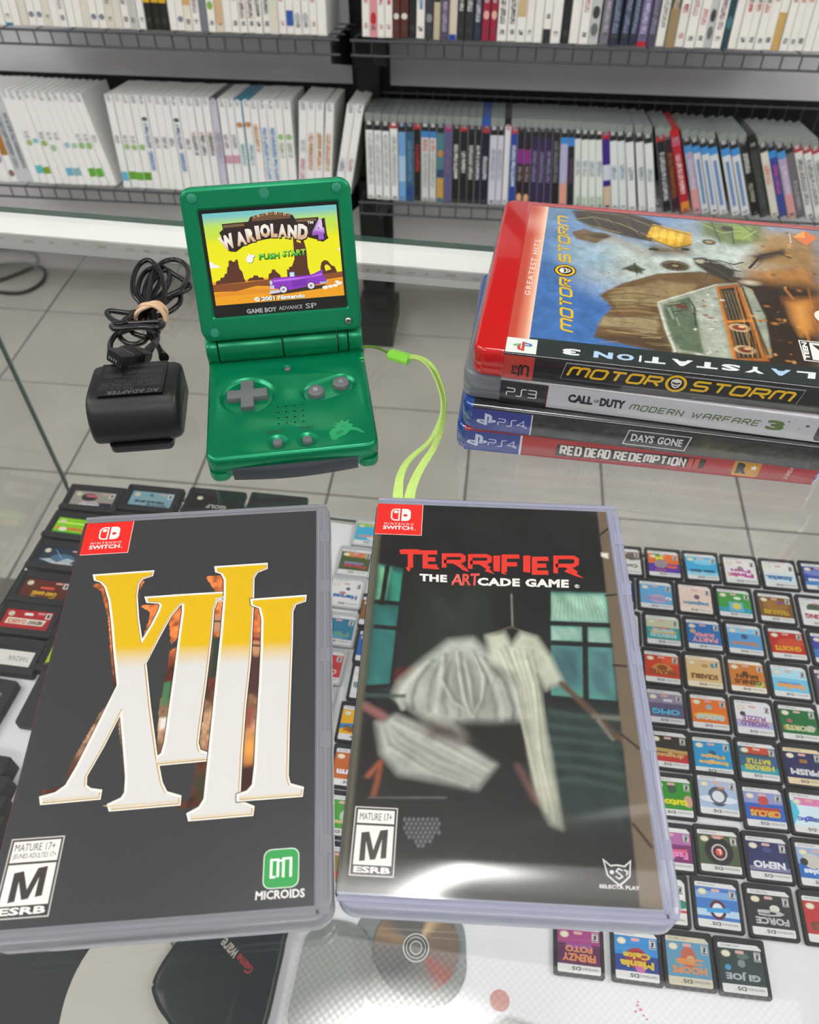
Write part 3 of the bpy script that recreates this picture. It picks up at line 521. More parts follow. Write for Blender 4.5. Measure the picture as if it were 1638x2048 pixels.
for rk, lst in ROWS.items():
    z0 = (ZU if rk[0] == 'U' else ZL)
    n0 = 0
    for i, (x, lean, code) in enumerate(lst):
        desc, shell, body, head, marks, h = ST[code]
        nx = lst[i+1][0] if i+1 < len(lst) else x+17
        th = max(12.6, min(16.8, (nx-x)*math.cos(rad(lean))-.35)); th = round(th*2)/2
        if (nx-x)*math.cos(rad(lean)) < th: th = math.floor(((nx-x)*math.cos(rad(lean))-.1)*10)/10
        e = empty('game_case', (0, 0, 0), (0, 0, 0), '%s, %s case from left, %s' % (desc, ordinal(i), rowname[rk][0]), 'game case', rowname[rk][1])
        yo = random.Random(i*3+len(rk)).uniform(-1.5, 2.5)
        hz = 0 if lean >= 0 else th*math.sin(rad(-lean))
        M = Matrix.Translation([v*MM for v in gl(x, yo, z0+.6)]) @ Matrix.Rotation(GT, 4, 'Z') @ Matrix.Rotation(-TILT, 4, 'X') @ Matrix.Translation((0, 0, hz*MM)) @ Matrix.Rotation(-rad(lean), 4, 'Y')
        e.matrix_world = M
        me = case_mesh(th, h, shell)
        place(me, 'case_shell', e)
        place(spine_mesh(code, th, i % 4), 'spine_insert', e, (0, -.1, 0), (PI/2, 0, 0))
# ------------------------------------------------------------------ print helpers shared by covers
m_cover = mat_print('cover_print', .3, .25)
m_sleeve = mat_glass('clear_sleeve', 'ffffff', .04, 1.45)
m_sleeve2 = mat_glass('clear_sleeve_soft', 'ffffff', .14, 1.8)
def quad(H, pts): 
    p = Print(H); return [p.map(q) for q in pts]
def switch_badge(p, x0=0, y0=-.2, s=1.0, rounded=False):
    """red corner badge with the console logo, 19.5 x 16.6 mm, top-left at x0,y0"""
    W, Hh = 19.6, 17.2
    p.rect(x0, y0-Hh-.3, x0+W+.3, y0, 'f3c9c2'); p.rect(x0, y0-Hh, x0+W, y0, 'e8261f')
    cx, cy, h = x0+W*.5+.6, y0-6.1, 6.9
    lw = 3.9
    def half(sx, grow, col):
        x_in = cx+sx*.38; x_out = cx+sx*(.38+lw); r = 2.0-grow; x_out -= sx*grow; x_in += sx*grow
        t, b = cy+h/2-grow, cy-h/2+grow; P = [(x_in, b), (x_in, t)]
        for i in range(7):
            a = rad(90-90*i/6); P.append((x_out-sx*r+sx*r*math.cos(a), t-r+r*math.sin(a)))
        for i in range(7):
            a = rad(-90*i/6); P.append((x_out-sx*r+sx*r*math.cos(a), b+r+r*math.sin(a)))
        p.poly(P, col, False)
    half(-1, 0, 'fbf3ee'); half(-1, .62, 'e8261f'); half(1, 0, 'fbf3ee')
    p.ell(cx-2.2, cy+1.55, .95, .85, 'fbf3ee'); p.ell(cx+2.0, cy-.3, .95, .72, 'c93026')
    p.text('NINTENDO', (x0+3.6, y0-12.0, x0+16.2, y0-10.8), 'fbf3ee', .0, 1.35)
    p.text('SWITCH', (x0+3.2, y0-14.6, x0+15.9, y0-12.5), 'fbf3ee', .03); p.text('TM', (x0+16.2, y0-14.6, x0+17.2, y0-14.2), 'fbf3ee')
def esrb(p, x0, y0, x1, y1, two=False, letter='M', top='MATURE 17+'):
    """rating box, corners in mm"""
    w, h = x1-x0, y1-y0; INK = '3a3433'; PAP = 'e8e6e2'
    p.rect(x0, y0, x1, y1, 'c9c5c4'); p.rect(x0+.4, y0+.4, x1-.4, y1-.4, INK)
    th = h*(.27 if two else .2)
    p.rect(x0+1, y1-1-th, x1-1, y1-1, PAP)
    if two:
        p.text(top, (x0+1.7, y1-1-th*.48, x1-2.4, y1-1-th*.12), INK, .0); p.text('JEUNES ADULTES 17+', (x0+1.7, y1-1-th*.9, x1-1.6, y1-1-th*.58), INK, .0)
    else: p.text(top, (x0+1.8, y1-1-th*.78, x1-1.8, y1-1-th*.24), INK, .0)
    yb = y0+h*.155
    p.rect(x0+1, yb, x1-1, y1-1.7-th, PAP)
    mx, my = (x0+x1)/2, (yb+y1-1.7-th)/2; a, b = w*.3, (y1-1.7-th-yb)*.36
    def sk(u, v): return (mx+a*u, my+b*v+u*.55*a*.28)
    p.poly([sk(*q) for q in ((-1, -1), (-.58, -1), (-.6, .35), (-.2, -1), (.2, -1), (.6, .35), (.58, -1), (1, -1), (1, 1), (.42, 1), (0, -.35), (-.42, 1), (-1, 1))], INK, False)
    p.text('ESRB', (x0+1.3, y0+h*.03+.35, x1-1.3, yb-.45), 'efeeea', .035)
def slim_case(name, label, x, y, th, shellmat, spinecol, group=None):
    """flat keep case 105 x 170 x 11 mm; local origin = top-left corner of the paper insert"""
    e = empty(name, (x, y, .15), (0, 0, th), label, 'game case')
    cx, cy = (-1.6+103.8)/2, (4.6-165.6)/2; W, Hh = 105.4, 170.2
    MB().plate(W, Hh, 6.5, [(.9, 0), (.15, .7), (0, 1.4), (0, 5.0)], cx, cy, n=8).obj('tray', shellmat, e)
    MB().plate(W, Hh, 6.5, [(.35, 5.1), (0, 5.4), (0, 9.3), (.35, 10.0), (1.1, 10.4)], cx, cy, n=8).obj('lid', shellmat, e)
    for (a, b, c, d) in ((-1, 102.6, 1.6, 3.2), (98.6, 99.4, -163.5, .8), (-1, 102.6, -163.6, -162.3), (101.2, 102.0, -160, -2)):
        MB().box(a, b, c, d, 10.35, 10.75).obj('rim_ridge', shellmat, e, smooth=False)
    for yy in (-12, -38, -70, -104, -140): MB().box(99.6, 103.5, yy-6, yy, 10.35, 10.65).obj('rim_tab', shellmat, e, smooth=False)
    MB().box(0, 160, 0, 8.6, 0, .1).obj('spine_insert', spinecol, e, (-1.75, -161, 1.0), (PI/2, 0, PI/2), smooth=False, label='thin side insert')
    return e
def sleeve(e, fn, matl, x1=98.6, y0=-161.6):
    nx, ny = 40, 180; V = []; g = MB()
    for j in range(ny+1):
        for i in range(nx+1):
            xx = -1.2+(x1+1.2)*i/nx; yy = y0+(-y0+.6)*j/ny; g.v.append((xx, yy, 11.05+fn(xx, yy)))
    for j in range(ny):
        for i in range(nx):
            a = j*(nx+1)+i; g.f.append((a, a+1, a+nx+2, a+nx+1)); g.m.append(0)
    g.obj('clear_sleeve', matl, e, ang=80)
m_shellG = mat_glass('shell_grey_clear', 'f2f2f6', .12, 1.45, milk=.78, milkcol='b0b1ba')
m_shellW = mat_glass('shell_milky_clear', 'f4f4fa', .12, 1.45, milk=.82, milkcol='c3c6da')
# ------------------------------------------------------------------ case 1: black cover, large yellow and white roman numerals
HX = [[0.1052229, 0.02666737, -45.43538], [-0.007890136, -0.1415273, 32.6751], [1.17956e-06, 0.0002661922, 1.0]]
X_, Y_, T_ = -138.35, 227.61, 0.069
e = slim_case('game_case', 'black game case with huge yellow and white roman numeral lettering lying at front left', X_, Y_, T_, m_shellG, mat('spine_red', '8e1f2c', .4))
p = Print(HX); p.DZ = .004
p.rect(-1.2, -161, 98, 0, '38383b')
sh = [[(400, 475), (470, 465), (500, 640), (510, 900), (500, 1000), (490, 880), (470, 620), (440, 500)], [(590, 465), (622, 460), (600, 500), (592, 560)],
      [(608, 565), (700, 555), (640, 680), (612, 720), (640, 640), (650, 590)], [(730, 590), (790, 560), (770, 700), (740, 730)], [(735, 760), (765, 740), (730, 1040), (705, 1200), (676, 1210), (690, 1000), (715, 880)],
      [(890, 440), (970, 435), (985, 520), (975, 700), (950, 900), (925, 1100), (905, 1300), (900, 1420), (770, 1438), (775, 1420), (820, 1400), (840, 1320), (870, 1100), (900, 900), (918, 720), (925, 560), (930, 500)],
      [(1088, 560), (1125, 570), (1137, 620), (1135, 750), (1128, 900), (1115, 1100), (1100, 1330), (1060, 1370), (1030, 1375), (1035, 1200), (1050, 1000), (1072, 800), (1085, 640)],
      [(430, 1030), (515, 930), (440, 1080), (365, 1230), (330, 1300), (285, 1330), (310, 1240), (380, 1120)], [(525, 1150), (560, 1170), (556, 1330), (545, 1370), (530, 1200)], [(510, 1010), (540, 1040), (545, 1150), (522, 1140)], [(185, 1362), (270, 1345), (270, 1375), (190, 1380)]]
R = Ras(0, -150, 98, -10, .45, 'd2733c')
R.grad(lambda X, Y: np.clip((-Y-58)/24, 0, 1), '5a2a1c').grad(lambda X, Y: np.clip(1-abs(Y+98)/14, 0, 1)*.6, 'd8b089').speck(5, .9, 3).speck(2.2, 1.2, 9)
q = lambda *P: quad(HX, P)
R.poly(q((915, 700), (985, 690), (960, 870), (900, 880)), '2c3a30', 1.5).ell(*quad(HX, [(940, 640)])[0], 2.6, 4, 'b98a66', .5).line(q((925, 632), (960, 632)), .8, '33201c').poly(q((1080, 760), (1130, 760), (1120, 950), (1060, 940)), '4a3030', 1.5).ell(*quad(HX, [(1108, 740)])[0], 2.2, 4.2, 'c08a62', .5).line(q((1090, 735), (1128, 738)), .8, '2c1a18').line(q((1085, 705), (1130, 712)), 1.6, '8c2c2c')
R.poly(q((1050, 1010), (1100, 1000), (1090, 1100), (1045, 1110)), '8a4a3a', 3).ell(*quad(HX, [(1075, 1180)])[0], 3, 6, 'e09a4c', 1.2, .9).poly(q((1040, 1260), (1100, 1250), (1095, 1330), (1035, 1340)), '3a1f1c', 2).poly(q((700, 900), (740, 890), (720, 990), (695, 1000)), '3f7a52', 1.5).poly(q((690, 1050), (725, 1045), (715, 1090), (690, 1100)), 'dcd9d2', 1).ell(*quad(HX, [(870, 1330)])[0], 2.5, 5, '3b3a26', .8)
q2 = [quad(HX, s) for s in sh]
p.patch(R, q2)
gl_ = [[(412,437),(655,420),(652,432),(612,445),(592,470),(584,520),(590,620),(607,735),(622,820),(640,1000),(668,1215),(690,1330),(712,1375),(770,1392),(768,1415),(480,1440),(476,1425),(530,1400),(548,1370),(552,1300),(540,1150),(527,1010),(515,900),(502,780),(490,640),(478,540),(460,480),(440,458),(415,450)],
 [(607,735),(660,650),(690,590),(700,560),(690,548),(640,545),(636,533),(800,522),(800,545),(770,560),(730,610),(680,700),(622,820)],
 [(515,900),(527,1000),(440,1170),(365,1300),(362,1345),(385,1362),(428,1368),(424,1390),(185,1412),(183,1395),(240,1380),(290,1345),(340,1260),(440,1060)],
 [(760,524),(965,512),(965,525),(935,535),(915,580),(905,700),(880,900),(855,1080),(845,1160),(855,1195),(895,1208),(890,1225),(675,1245),(672,1230),(705,1205),(720,1150),(735,1040),(760,860),(780,700),(795,590),(795,550),(770,540)],
 [(935,402),(1145,388),(1145,402),(1105,418),(1088,445),(1085,560),(1072,800),(1050,1000),(1035,1200),(1025,1380),(1030,1415),(1085,1437),(1082,1460),(822,1482),(818,1465),(865,1440),(890,1400),(900,1300),(920,1100),(940,900),(960,700),(975,520),(975,450),(960,422),(937,415)],
 [(1090,543),(1312,527),(1310,542),(1270,555),(1255,590),(1253,700),(1245,900),(1238,1100),(1233,1300),(1243,1340),(1298,1355),(1295,1378),(1032,1398),(1032,1385),(1070,1372),(1098,1340),(1108,1250),(1115,1100),(1128,900),(1135,750),(1137,620),(1125,570),(1092,558)]]
GL = [quad(HX, g) for g in gl_]
def numeral_col(x, y):
    t = (-y-66.5-(98-x)*-.03-(x*.0))/9.0
    t = max(0, min(1, t)); a, b = lin('d9b20c'), lin('d2d0d0'); return tuple(a[i]*(1-t)+b[i]*t for i in range(3))
for k, gset in enumerate([GL[:4], GL[4:5], GL[5:]]):
    for g in gset: p.stroke(g, 2.5, '0f0f10', True, False)
    for g in gset: p.stroke(g, 1.9, 'e4e2dc', True, False)
    for g in gset: p.stroke([(x+.25, y-.25) for x, y in g], .35, 'b98d2c', True, False)
    for g in gset:
        # split the numerals into thin bands so the print runs from yellow to white
        bm = bmesh.new(); vs = [bm.verts.new((x, y, 0)) for x, y in g]
        tri = tessellate_polygon([[Vector((x, y, 0)) for x, y in g]])
        for t in tri:
            try: bm.faces.new([vs[i] for i in t])
            except ValueError: pass
        for yc in np.arange(-80, -60, 1.5):
            bmesh.ops.bisect_plane(bm, geom=bm.verts[:]+bm.edges[:]+bm.faces[:], plane_co=(0, yc, 0), plane_no=(0, 1, 0))
        bm.verts.index_update(); bm.verts.ensure_lookup_table()
        p.raw([(v.co.x, v.co.y) for v in bm.verts], [tuple(v.index for v in f.verts) for f in bm.faces], numeral_col); bm.free()
p.poly([(440, 1428), (766, 1405), (764, 1409), (480, 1433)], 'd8c79a'); p.poly([(190, 1403), (420, 1382), (420, 1386), (190, 1407)], 'd8c79a'); p.poly([(826, 1473), (1080, 1451), (1080, 1455), (826, 1477)], 'd8c79a'); p.poly([(1036, 1391), (1292, 1370), (1292, 1374), (1036, 1395)], 'd8c79a'); p.poly([(680, 1238), (888, 1219), (888, 1223), (680, 1242)], 'd8c79a')
p.text('BANG', [(928, 556), (965, 548), (968, 522), (930, 530)], 'dcdad6', .03, mapped=True)
switch_badge(p, 0, -.3)
a = quad(HX, [(62, 1572), (283, 1555), (212, 1905)])
esrb(p, a[0][0]-.6, a[2][1], a[1][0], a[0][1], True)
a = quad(HX, [(1145, 1630), (1285, 1622), (1283, 1765), (1142, 1775)])
mx, my = (a[0][0]+a[1][0])/2, (a[0][1]+a[2][1])/2
p.rr(mx, my, 11.2, 12.0, 2.4, 'd6e6da'); p.rr(mx, my, 10.6, 11.4, 2.2, '2f9a4c')
for (x0, y0, x1, y1) in ((-3.5, -2.6, -2.7, 3.0), (-3.5, 2.3, -.6, 3.0), (-1.4, -2.6, -.6, 3.0), (-3.5, -2.9, -1.7, -2.2), (.3, -2.8, 1.1, 3.2), (.3, 2.5, 3.4, 3.2), (2.6, -2.8, 3.4, 3.2), (-1.4, 2.0, 1.1, 2.6)): p.rect(mx+x0, my+y0, mx+x1, my+y1, 'e9f3ea')
p.text('MICROIDS', [(1100, 1836), (1315, 1822), (1315, 1783), (1104, 1797)], 'e4e2e0', .03, mapped=True)
rs = random.Random(8)
for k in range(42):
    sx, sy = rs.uniform(4, 95), rs.uniform(-158, -6); p.ell(sx, sy, .14, .12, '8c8c90', 6)
p.obj('cover_insert', m_cover, e, (0, 0, 10.55))
sleeve(e, lambda x, y: .16*math.exp(-((y+140+(x-98)*-.35)/7)**2)*max(0, min(1, (x-50)/40))+.12*math.sin(x*.05+y*.03), m_sleeve)
# ------------------------------------------------------------------ case 2: red horror lettering; the picture is a generic dark room
HT = [[0.1033631, 0.01070736, -23.98809], [0.005221011, -0.1393016, 13.30844], [1.158568e-06, 0.000261455, 1.0]]
e = slim_case('game_case', 'dark game case with red dripping title lettering over a gloomy room picture, front centre', -12.58, 238.36, -.0564, m_shellW, mat('spine_dark', '2a2226', .35))
p = Print(HT); p.DZ = .004
R = Ras(-1.2, -161, 98, 0, .42, '17161a')
q = lambda *P: quad(HT, P)
R.poly(q((220, 150), (1200, 200), (1200, 300), (220, 130)), '1d2624', 12, .5)
R.poly(q((205, 360), (330, 390), (270, 900), (160, 900)), '1f4f4a', 1.2).poly(q((215, 375), (265, 385), (240, 520), (205, 520)), '6fb08c', 2).poly(q((270, 400), (320, 410), (300, 540), (262, 530)), '2f8a76', 2).poly(q((205, 560), (300, 560), (260, 900), (165, 890)), '2c6f6c', 5)
for L in (((250, 380), (225, 540)), ((200, 640), (330, 650)), ((190, 530), (350, 545)), ((330, 390), (270, 900)), ((165, 905), (330, 895))): R.line(q(*L), 2.0, '121215', .6)
R.poly(q((380, 470), (700, 480), (700, 900), (340, 900)), '26302c', 14, .8)
R.poly(q((955, 488), (1205, 495), (1245, 970), (950, 940)), '4f8a80', 1.5).poly(q((965, 500), (1195, 505), (1205, 620), (965, 612)), '93b7a4', 2).poly(q((965, 640), (1100, 648), (1098, 700), (965, 700)), '86a89a', 2).poly(q((1125, 650), (1215, 655), (1220, 720), (1125, 712)), '86a89a', 2).poly(q((965, 720), (1095, 730), (1095, 900), (960, 890)), '3b5f66', 5).poly(q((1130, 735), (1225, 740), (1240, 950), (1130, 935)), '41666c', 5)
for L in (((955, 625), (1215, 635)), ((955, 710), (1220, 722)), ((1110, 640), (1115, 950)), ((950, 490), (950, 950)), ((945, 950), (1245, 975))): R.line(q(*L), 2.2, '15171a', .6)
for k in range(16): R.line(q((980+k*14, 505), (960+k*19, 610)), .25, '5c8a72', .5, .7)
R.poly(q((900, 990), (1260, 1010), (1330, 1560), (980, 1500)), '22312f', 6).speck(4, .5, 2, 5, .5)
for k in range(6): R.line(q((960, 1010+k*60), (1080, 1030+k*55), (1270, 1040+k*62)), 1.0, '3d524e', 2.2, .8)
# a high-backed chair under a pale dust sheet
R.poly(q((290, 830), (380, 810), (370, 900), (280, 930)), '5e2420', 3).poly(q((300, 880), (400, 790), (520, 700), (620, 690), (720, 780), (830, 900), (860, 1050), (760, 1120), (560, 1130), (420, 1050), (275, 940)), 'aab0a6', 4)
R.poly(q((420, 830), (560, 770), (700, 830), (740, 1000), (600, 1060), (440, 980)), '8c9189', 8, .8)
R.poly(q((205, 1060), (290, 1030), (420, 1080), (560, 1140), (720, 1240), (640, 1340), (480, 1310), (300, 1280), (225, 1190)), 'b3b5ae', 4)
R.poly(q((290, 1110), (400, 1180), (560, 1250), (620, 1330), (440, 1290), (300, 1220)), '6f7069', 7, .8)
R.poly(q((560, 1060), (900, 1050), (920, 1150), (860, 1280), (700, 1200), (600, 1130)), '1c1a1c', 5)
def folds(A, B, n, cols, w0, sd):
    rr = random.Random(sd); A = [Vector(v) for v in quad(HT, A)]; B = [Vector(v) for v in quad(HT, B)]
    for k in range(n):
        t = (k+.5+rr.uniform(-.3, .3))/n; P = [tuple(a.lerp(b, t)+Vector((rr.uniform(-.5, .5), rr.uniform(-.5, .5)))) for a, b in zip(A, B)]
        s0 = rr.uniform(0, .3); P[0] = tuple(Vector(P[0]).lerp(Vector(P[1]), s0)); R.line(P, w0*rr.uniform(.5, 1.3), cols[k % len(cols)], w0*1.6, rr.uniform(.45, .85))
folds([(420, 790), (330, 880), (290, 950), (300, 990)], [(700, 770), (800, 880), (850, 1000), (850, 1060)], 15, ('c9cbc0', '4c4f4b', 'a4a79c', '6a6d67'), 1.1, 3)
folds([(480, 760), (450, 860), (520, 960), (600, 1010)], [(660, 740), (740, 860), (700, 960), (640, 1020)], 9, ('d4d6cb', '3c3e3b', '8c8f86'), .9, 5)
folds([(225, 1070), (240, 1160), (420, 1280), (600, 1335)], [(280, 1035), (420, 1085), (560, 1150), (710, 1240)], 11, ('c9cbc2', '565854', 'b0b2a8', '74766f'), 1.3, 9)
R.poly(q((560, 1060), (880, 1055), (900, 1140), (850, 1260), (700, 1200), (600, 1130)), '161517', 4, .9).poly(q((420, 1120), (560, 1150), (600, 1110), (540, 1060), (430, 1050)), '4a3a38', 5, .8)
# a pale nightgown hanging from a hook
R.line(q((790, 500), (795, 640)), .6, '7a8076', .6).line(q((680, 680), (790, 640), (900, 690)), .8, '5a4a3c', .7)
R.poly(q((680, 680), (760, 665), (790, 720), (830, 665), (900, 685), (960, 770), (1015, 880), (940, 915), (900, 850), (930, 1050), (960, 1200), (1010, 1520), (960, 1500), (900, 1380), (870, 1200), (840, 1000), (800, 850), (700, 800)), 'b9bdab', 3)
folds([(720, 720), (800, 900), (860, 1150), (910, 1400)], [(880, 720), (920, 900), (950, 1200), (1005, 1500)], 12, ('dcdccb', '6c6f62', 'b9bba8', '84877a'), .9, 12); R.poly(q((700, 800), (800, 850), (815, 900), (720, 860)), '5a5c52', 5, .6)
R.line(q((1010, 890), (1150, 1020), (1250, 1120), (1340, 1170)), 2.4, '5a4436', 1.6).line(q((1150, 1030), (1270, 1040)), 1.6, '7a766c', 1.5, .8).line(q((1170, 1050), (1230, 1130)), 1.2, '8a8278', 1.2, .8)
R.line(q((165, 1290), (220, 1230), (205, 1320), (190, 1370)), 1.6, '8f4a2c', 1.6).line(q((170, 1385), (505, 1385)), .5, '6c6c6c', .7, .8).line(q((150, 985), (230, 1030)), 3.0, '8f5a58', 2).line(q((820, 1250), (900, 1400)), 2.4, '6c4a46', 2, .8)
R.poly(q((150, 930), (330, 935), (330, 950), (150, 945)), '3a4a4a', 1.2)
R.poly(q((0, 1480), (1330, 1520), (1500, 2000), (0, 2000)), '141317', 18, .8)
R.speck(2.2, .12, 5).speck(7, .25, 11)
for j in range(7):
    for i in range(8):
        if (i-3.5)**2/16+(j-1)**2/26 < 1: R.ell(*quad(HT, [(325+i*20+(j % 2)*10, 1480+j*19)])[0], .55, .7, '66666a', .5, .8)
R.poly(q((1160, 110), (1205, 112), (1462, 1880), (1350, 1860), (1310, 1480), (1240, 800)), '6e5f4e', .8).poly(q((180, 230), (222, 235), (60, 1830), (40, 1790), (110, 1000)), '5c5a48', 1.2, .7)
for L in (((1170, 245), (1212, 212)), ((1200, 505), (1245, 500)), ((1235, 808), (1290, 812)), ((1270, 1110), (1345, 1170)), ((1320, 1500), (1400, 1600))): R.line(q(*L), .9, '2a201c', .5)
R.poly(q((1180, 318), (1212, 320), (1212, 345), (1182, 335)), 'd8d4ca', .8); R.speck(3, .12, 21)
p.patch(R)
q3 = lambda *P: quad(HT, P)
letters = [('T', 303, 398, 305, 390), ('E', 404, 478, 310, 385), ('R', 486, 592, 322, 390), ('R', 600, 706, 325, 395), ('I', 712, 740, 330, 398), ('F', 748, 836, 328, 410), ('I', 842, 872, 330, 402), ('E', 880, 962, 338, 412), ('R', 972, 1085, 332, 415)]
for ch, x0, x1, y0, y1 in letters:
    iw = 11
    if ch == 'I': p.poly([(x0, y1), (x1, y1+3), (x1+1, y0), (x0-1, y0+2)], 'e0362c')
    else: p.glyphs(ch, [(x0+iw, y1-iw+4), (x1-iw, y1-iw+4), (x1-iw, y0+iw-4), (x0+iw, y0+iw-4)], 2.2 if ch != 'R' else 1.9, 'e0362c', mapped=True)
for t in (((303, 305), (410, 308), (400, 326), (306, 324)), ((330, 380), (352, 386), (345, 402), (334, 392)), ((1040, 385), (1104, 430), (1068, 420), (1020, 400)), ((690, 385), (716, 412), (672, 398)), ((745, 395), (772, 414), (748, 410)), ((404, 378), (478, 384), (470, 392), (408, 386)), ((590, 380), (606, 402), (570, 392))): p.poly(list(t), 'e0362c')
p.text('THE', [(390, 442), (510, 448), (510, 416), (390, 410)], 'ecebe8', .05, 1.1, mapped=True)
p.text('CADE GAME', [(642, 462), (1040, 472), (1040, 436), (642, 427)], 'ecebe8', .05, 1.1, mapped=True)
p.text('ART', [(528, 460), (648, 462), (652, 408), (530, 412)], 'dc5046', .03, mapped=True)
p.stroke([(530, 450), (560, 415), (575, 462)], .25, 'f0b0a4'); p.ell(*quad(HT, [(1076, 465)])[0], 1.0, .9, 'dcdad8', 16); p.ell(*quad(HT, [(1076, 465)])[0], .75, .65, '2a2a2c', 16); p.text('R', (quad(HT, [(1072, 470)])[0][0], quad(HT, [(1072, 470)])[0][1], quad(HT, [(1081, 460)])[0][0], quad(HT, [(1081, 460)])[0][1]), 'dcdad8', .02)
switch_badge(p, -1.2, -.1)
a = quad(HT, [(105, 1425), (298, 1432), (275, 1735), (78, 1728)]); esrb(p, a[3][0]+.2, a[2][1], a[2][0]+.2, a[1][1]-.0)
cx, cy = quad(HT, [(1255, 1712)])[0]
p.stroke([(cx-4.2, cy+3.6), (cx-2.2, cy+1.9), (cx, cy+2.2), (cx+2.2, cy+1.9), (cx+4.2, cy+3.6), (cx+3.4, cy-1.0), (cx+1.6, cy-2.6), (cx, cy-3.8), (cx-1.6, cy-2.6), (cx-3.4, cy-1.0)], .5, 'd4d3d6', True, False)
p.stroke([(cx+1.4, cy+.6), (cx+.2, cy+1.2), (cx-.6, cy+.3), (cx+.4, cy-.4), (cx+1.2, cy-1.2), (cx, cy-1.9), (cx-1, cy-1.2)], .45, 'd4d3d6', False, False); p.ell(cx-2, cy, .7, .6, 'd4d3d6', 10); p.stroke([(cx+1.8, cy+.9), (cx+2.9, cy+.4), (cx+2.4, cy-.8)], .45, 'd4d3d6', False, False)
p.text('SELECTA PLAY', [(1172, 1780), (1350, 1790), (1348, 1772), (1172, 1763)], 'd4d3d6', .05, 1.1, mapped=True)
p.obj('cover_insert', m_cover, e, (0, 0, 10.55))
# two round black wall hooks printed at the left edge stay part of the picture; sleeve bulges towards its lower edge
def bulge(x, y):
    t = max(0, min(1, (-y-70)/79.5)); z = 1.7*t*t*(3-2*t)
    if y < -149.5: u = min(1, (-y-149.5)/12); z = 1.7*(1-u**1.5)
    v = max(0, min(1, (x-12)/30)); z *= .25+.75*v*v*(3-2*v)
    sx = max(0, min(1, (x-42)/50)); z += .9*sx*math.exp(-((y+127-(x-98)*.2)/5)**2)
    return z
sleeve(e, bulge, m_sleeve2)
CORD=[[(-151.4,392.0,7.0),(-153.3,396.6,8.1),(-158.2,403.4,9.2),(-161.1,415.0,10.1),(-161.8,426.7,10.5),(-159.7,434.7,10.8),(-155.6,436.4,10.8),(-150.0,430.0,10.5),(-144.8,419.3,10.1),(-141.0,407.1,9.5),(-139.8,395.5,8.7),(-141.3,390.4,8.0)],[(-151.3,394.9,5.0),(-153.3,401.2,5.0),(-158.7,411.9,5.0),(-160.3,425.2,5.0),(-158.6,434.5,4.9),(-154.4,438.4,4.6),(-150.0,438.8,4.4),(-146.3,435.7,4.1),(-143.6,428.6,4.2),(-143.4,414.8,4.5),(-147.2,403.7,4.7),(-147.7,394.9,5.0)],[(-147.3,390.5,8.0),(-148.6,396.7,8.0),(-150.3,409.4,8.0),(-152.0,418.6,7.7),(-152.1,430.6,7.3),(-150.2,439.4,6.9),(-147.3,443.6,6.4),(-142.5,444.9,6.0),(-136.6,440.7,6.0),(-132.6,432.5,6.0),(-131.5,420.3,6.6),(-133.2,410.2,7.4),(-138.0,404.0,8.0),(-143.8,396.6,8.0),(-144.9,390.5,8.0)],[(-143.6,393.4,6.0),(-144.5,400.3,5.6),(-140.1,405.1,5.2),(-135.0,410.0,4.8),(-130.0,416.0,4.3),(-130.3,420.9,4.0),(-135.7,426.6,4.0),(-141.9,432.3,4.0),(-147.0,436.5,4.3),(-150.3,431.2,4.8),(-152.8,419.3,5.2),(-152.1,407.7,5.6),(-148.4,393.4,6.0)],[(-145.9,389.6,3.0),(-140.9,391.6,3.0),(-135.9,396.7,3.0),(-133.0,404.0,3.0),(-134.3,411.1,3.3),(-137.5,409.2,3.9),(-140.8,401.9,4.4),(-144.5,396.9,5.0)],[(-149.9,398.4,4.0),(-149.9,409.6,3.6),(-148.9,422.3,3.2),(-149.6,431.7,3.0),(-152.7,437.5,3.0),(-155.8,434.1,3.0),(-156.4,422.3,3.2),(-155.1,410.7,3.6),(-150.7,396.4,4.0)],[(-151.7,392.4,6.0),(-157.9,390.0,5.6),(-165.0,391.8,5.1),(-170.1,393.0,5.0),(-171.7,390.9,5.0),(-168.0,384.9,5.7),(-161.5,378.9,7.0),(-152.2,375.9,8.4),(-143.3,374.2,10.2),(-135.4,371.7,12.0),(-133.6,368.0,12.9),(-135.8,364.4,13.8),(-146.4,365.5,13.3),(-157.9,365.4,12.4),(-161.4,368.0,11.3),(-162.5,372.3,10.0),(-156.9,376.4,8.8),(-154.1,383.6,7.9),(-147.8,391.9,7.0)],[(-148.7,393.9,5.0),(-151.7,386.0,5.5),(-155.8,373.4,6.0),(-160.1,368.2,7.0),(-161.0,361.2,8.0),(-159.9,354.3,9.0),(-157.0,347.0,10.0)],[(-151.0,389.9,7.0),(-158.2,384.2,6.1),(-161.6,377.5,5.2),(-159.6,369.5,4.7),(-155.3,364.4,4.2),(-150.3,362.5,4.2),(-145.9,363.7,4.7),(-143.7,367.7,5.2),(-141.8,379.1,6.1),(-144.4,389.9,7.0)],[(-154.6,392.3,4.0),(-158.6,382.9,3.5),(-154.7,375.7,3.0),(-150.6,372.7,3.0),(-145.5,370.7,3.0),(-140.8,371.0,3.5),(-139.5,374.2,4.0),(-141.7,379.4,4.5),(-148.7,390.8,5.0)],[(-132.2,342.0,19.0),(-133.1,350.8,14.8),(-135.7,360.7,11.0),(-141.9,370.6,8.0),(-145.9,381.5,5.8),(-147.4,392.2,4.0)],[(-150.4,393.7,3.0),(-147.6,383.5,3.0),(-142.4,369.2,4.8),(-135.9,357.8,7.6),(-130.7,346.9,11.0),(-126.0,336.3,15.0)]]
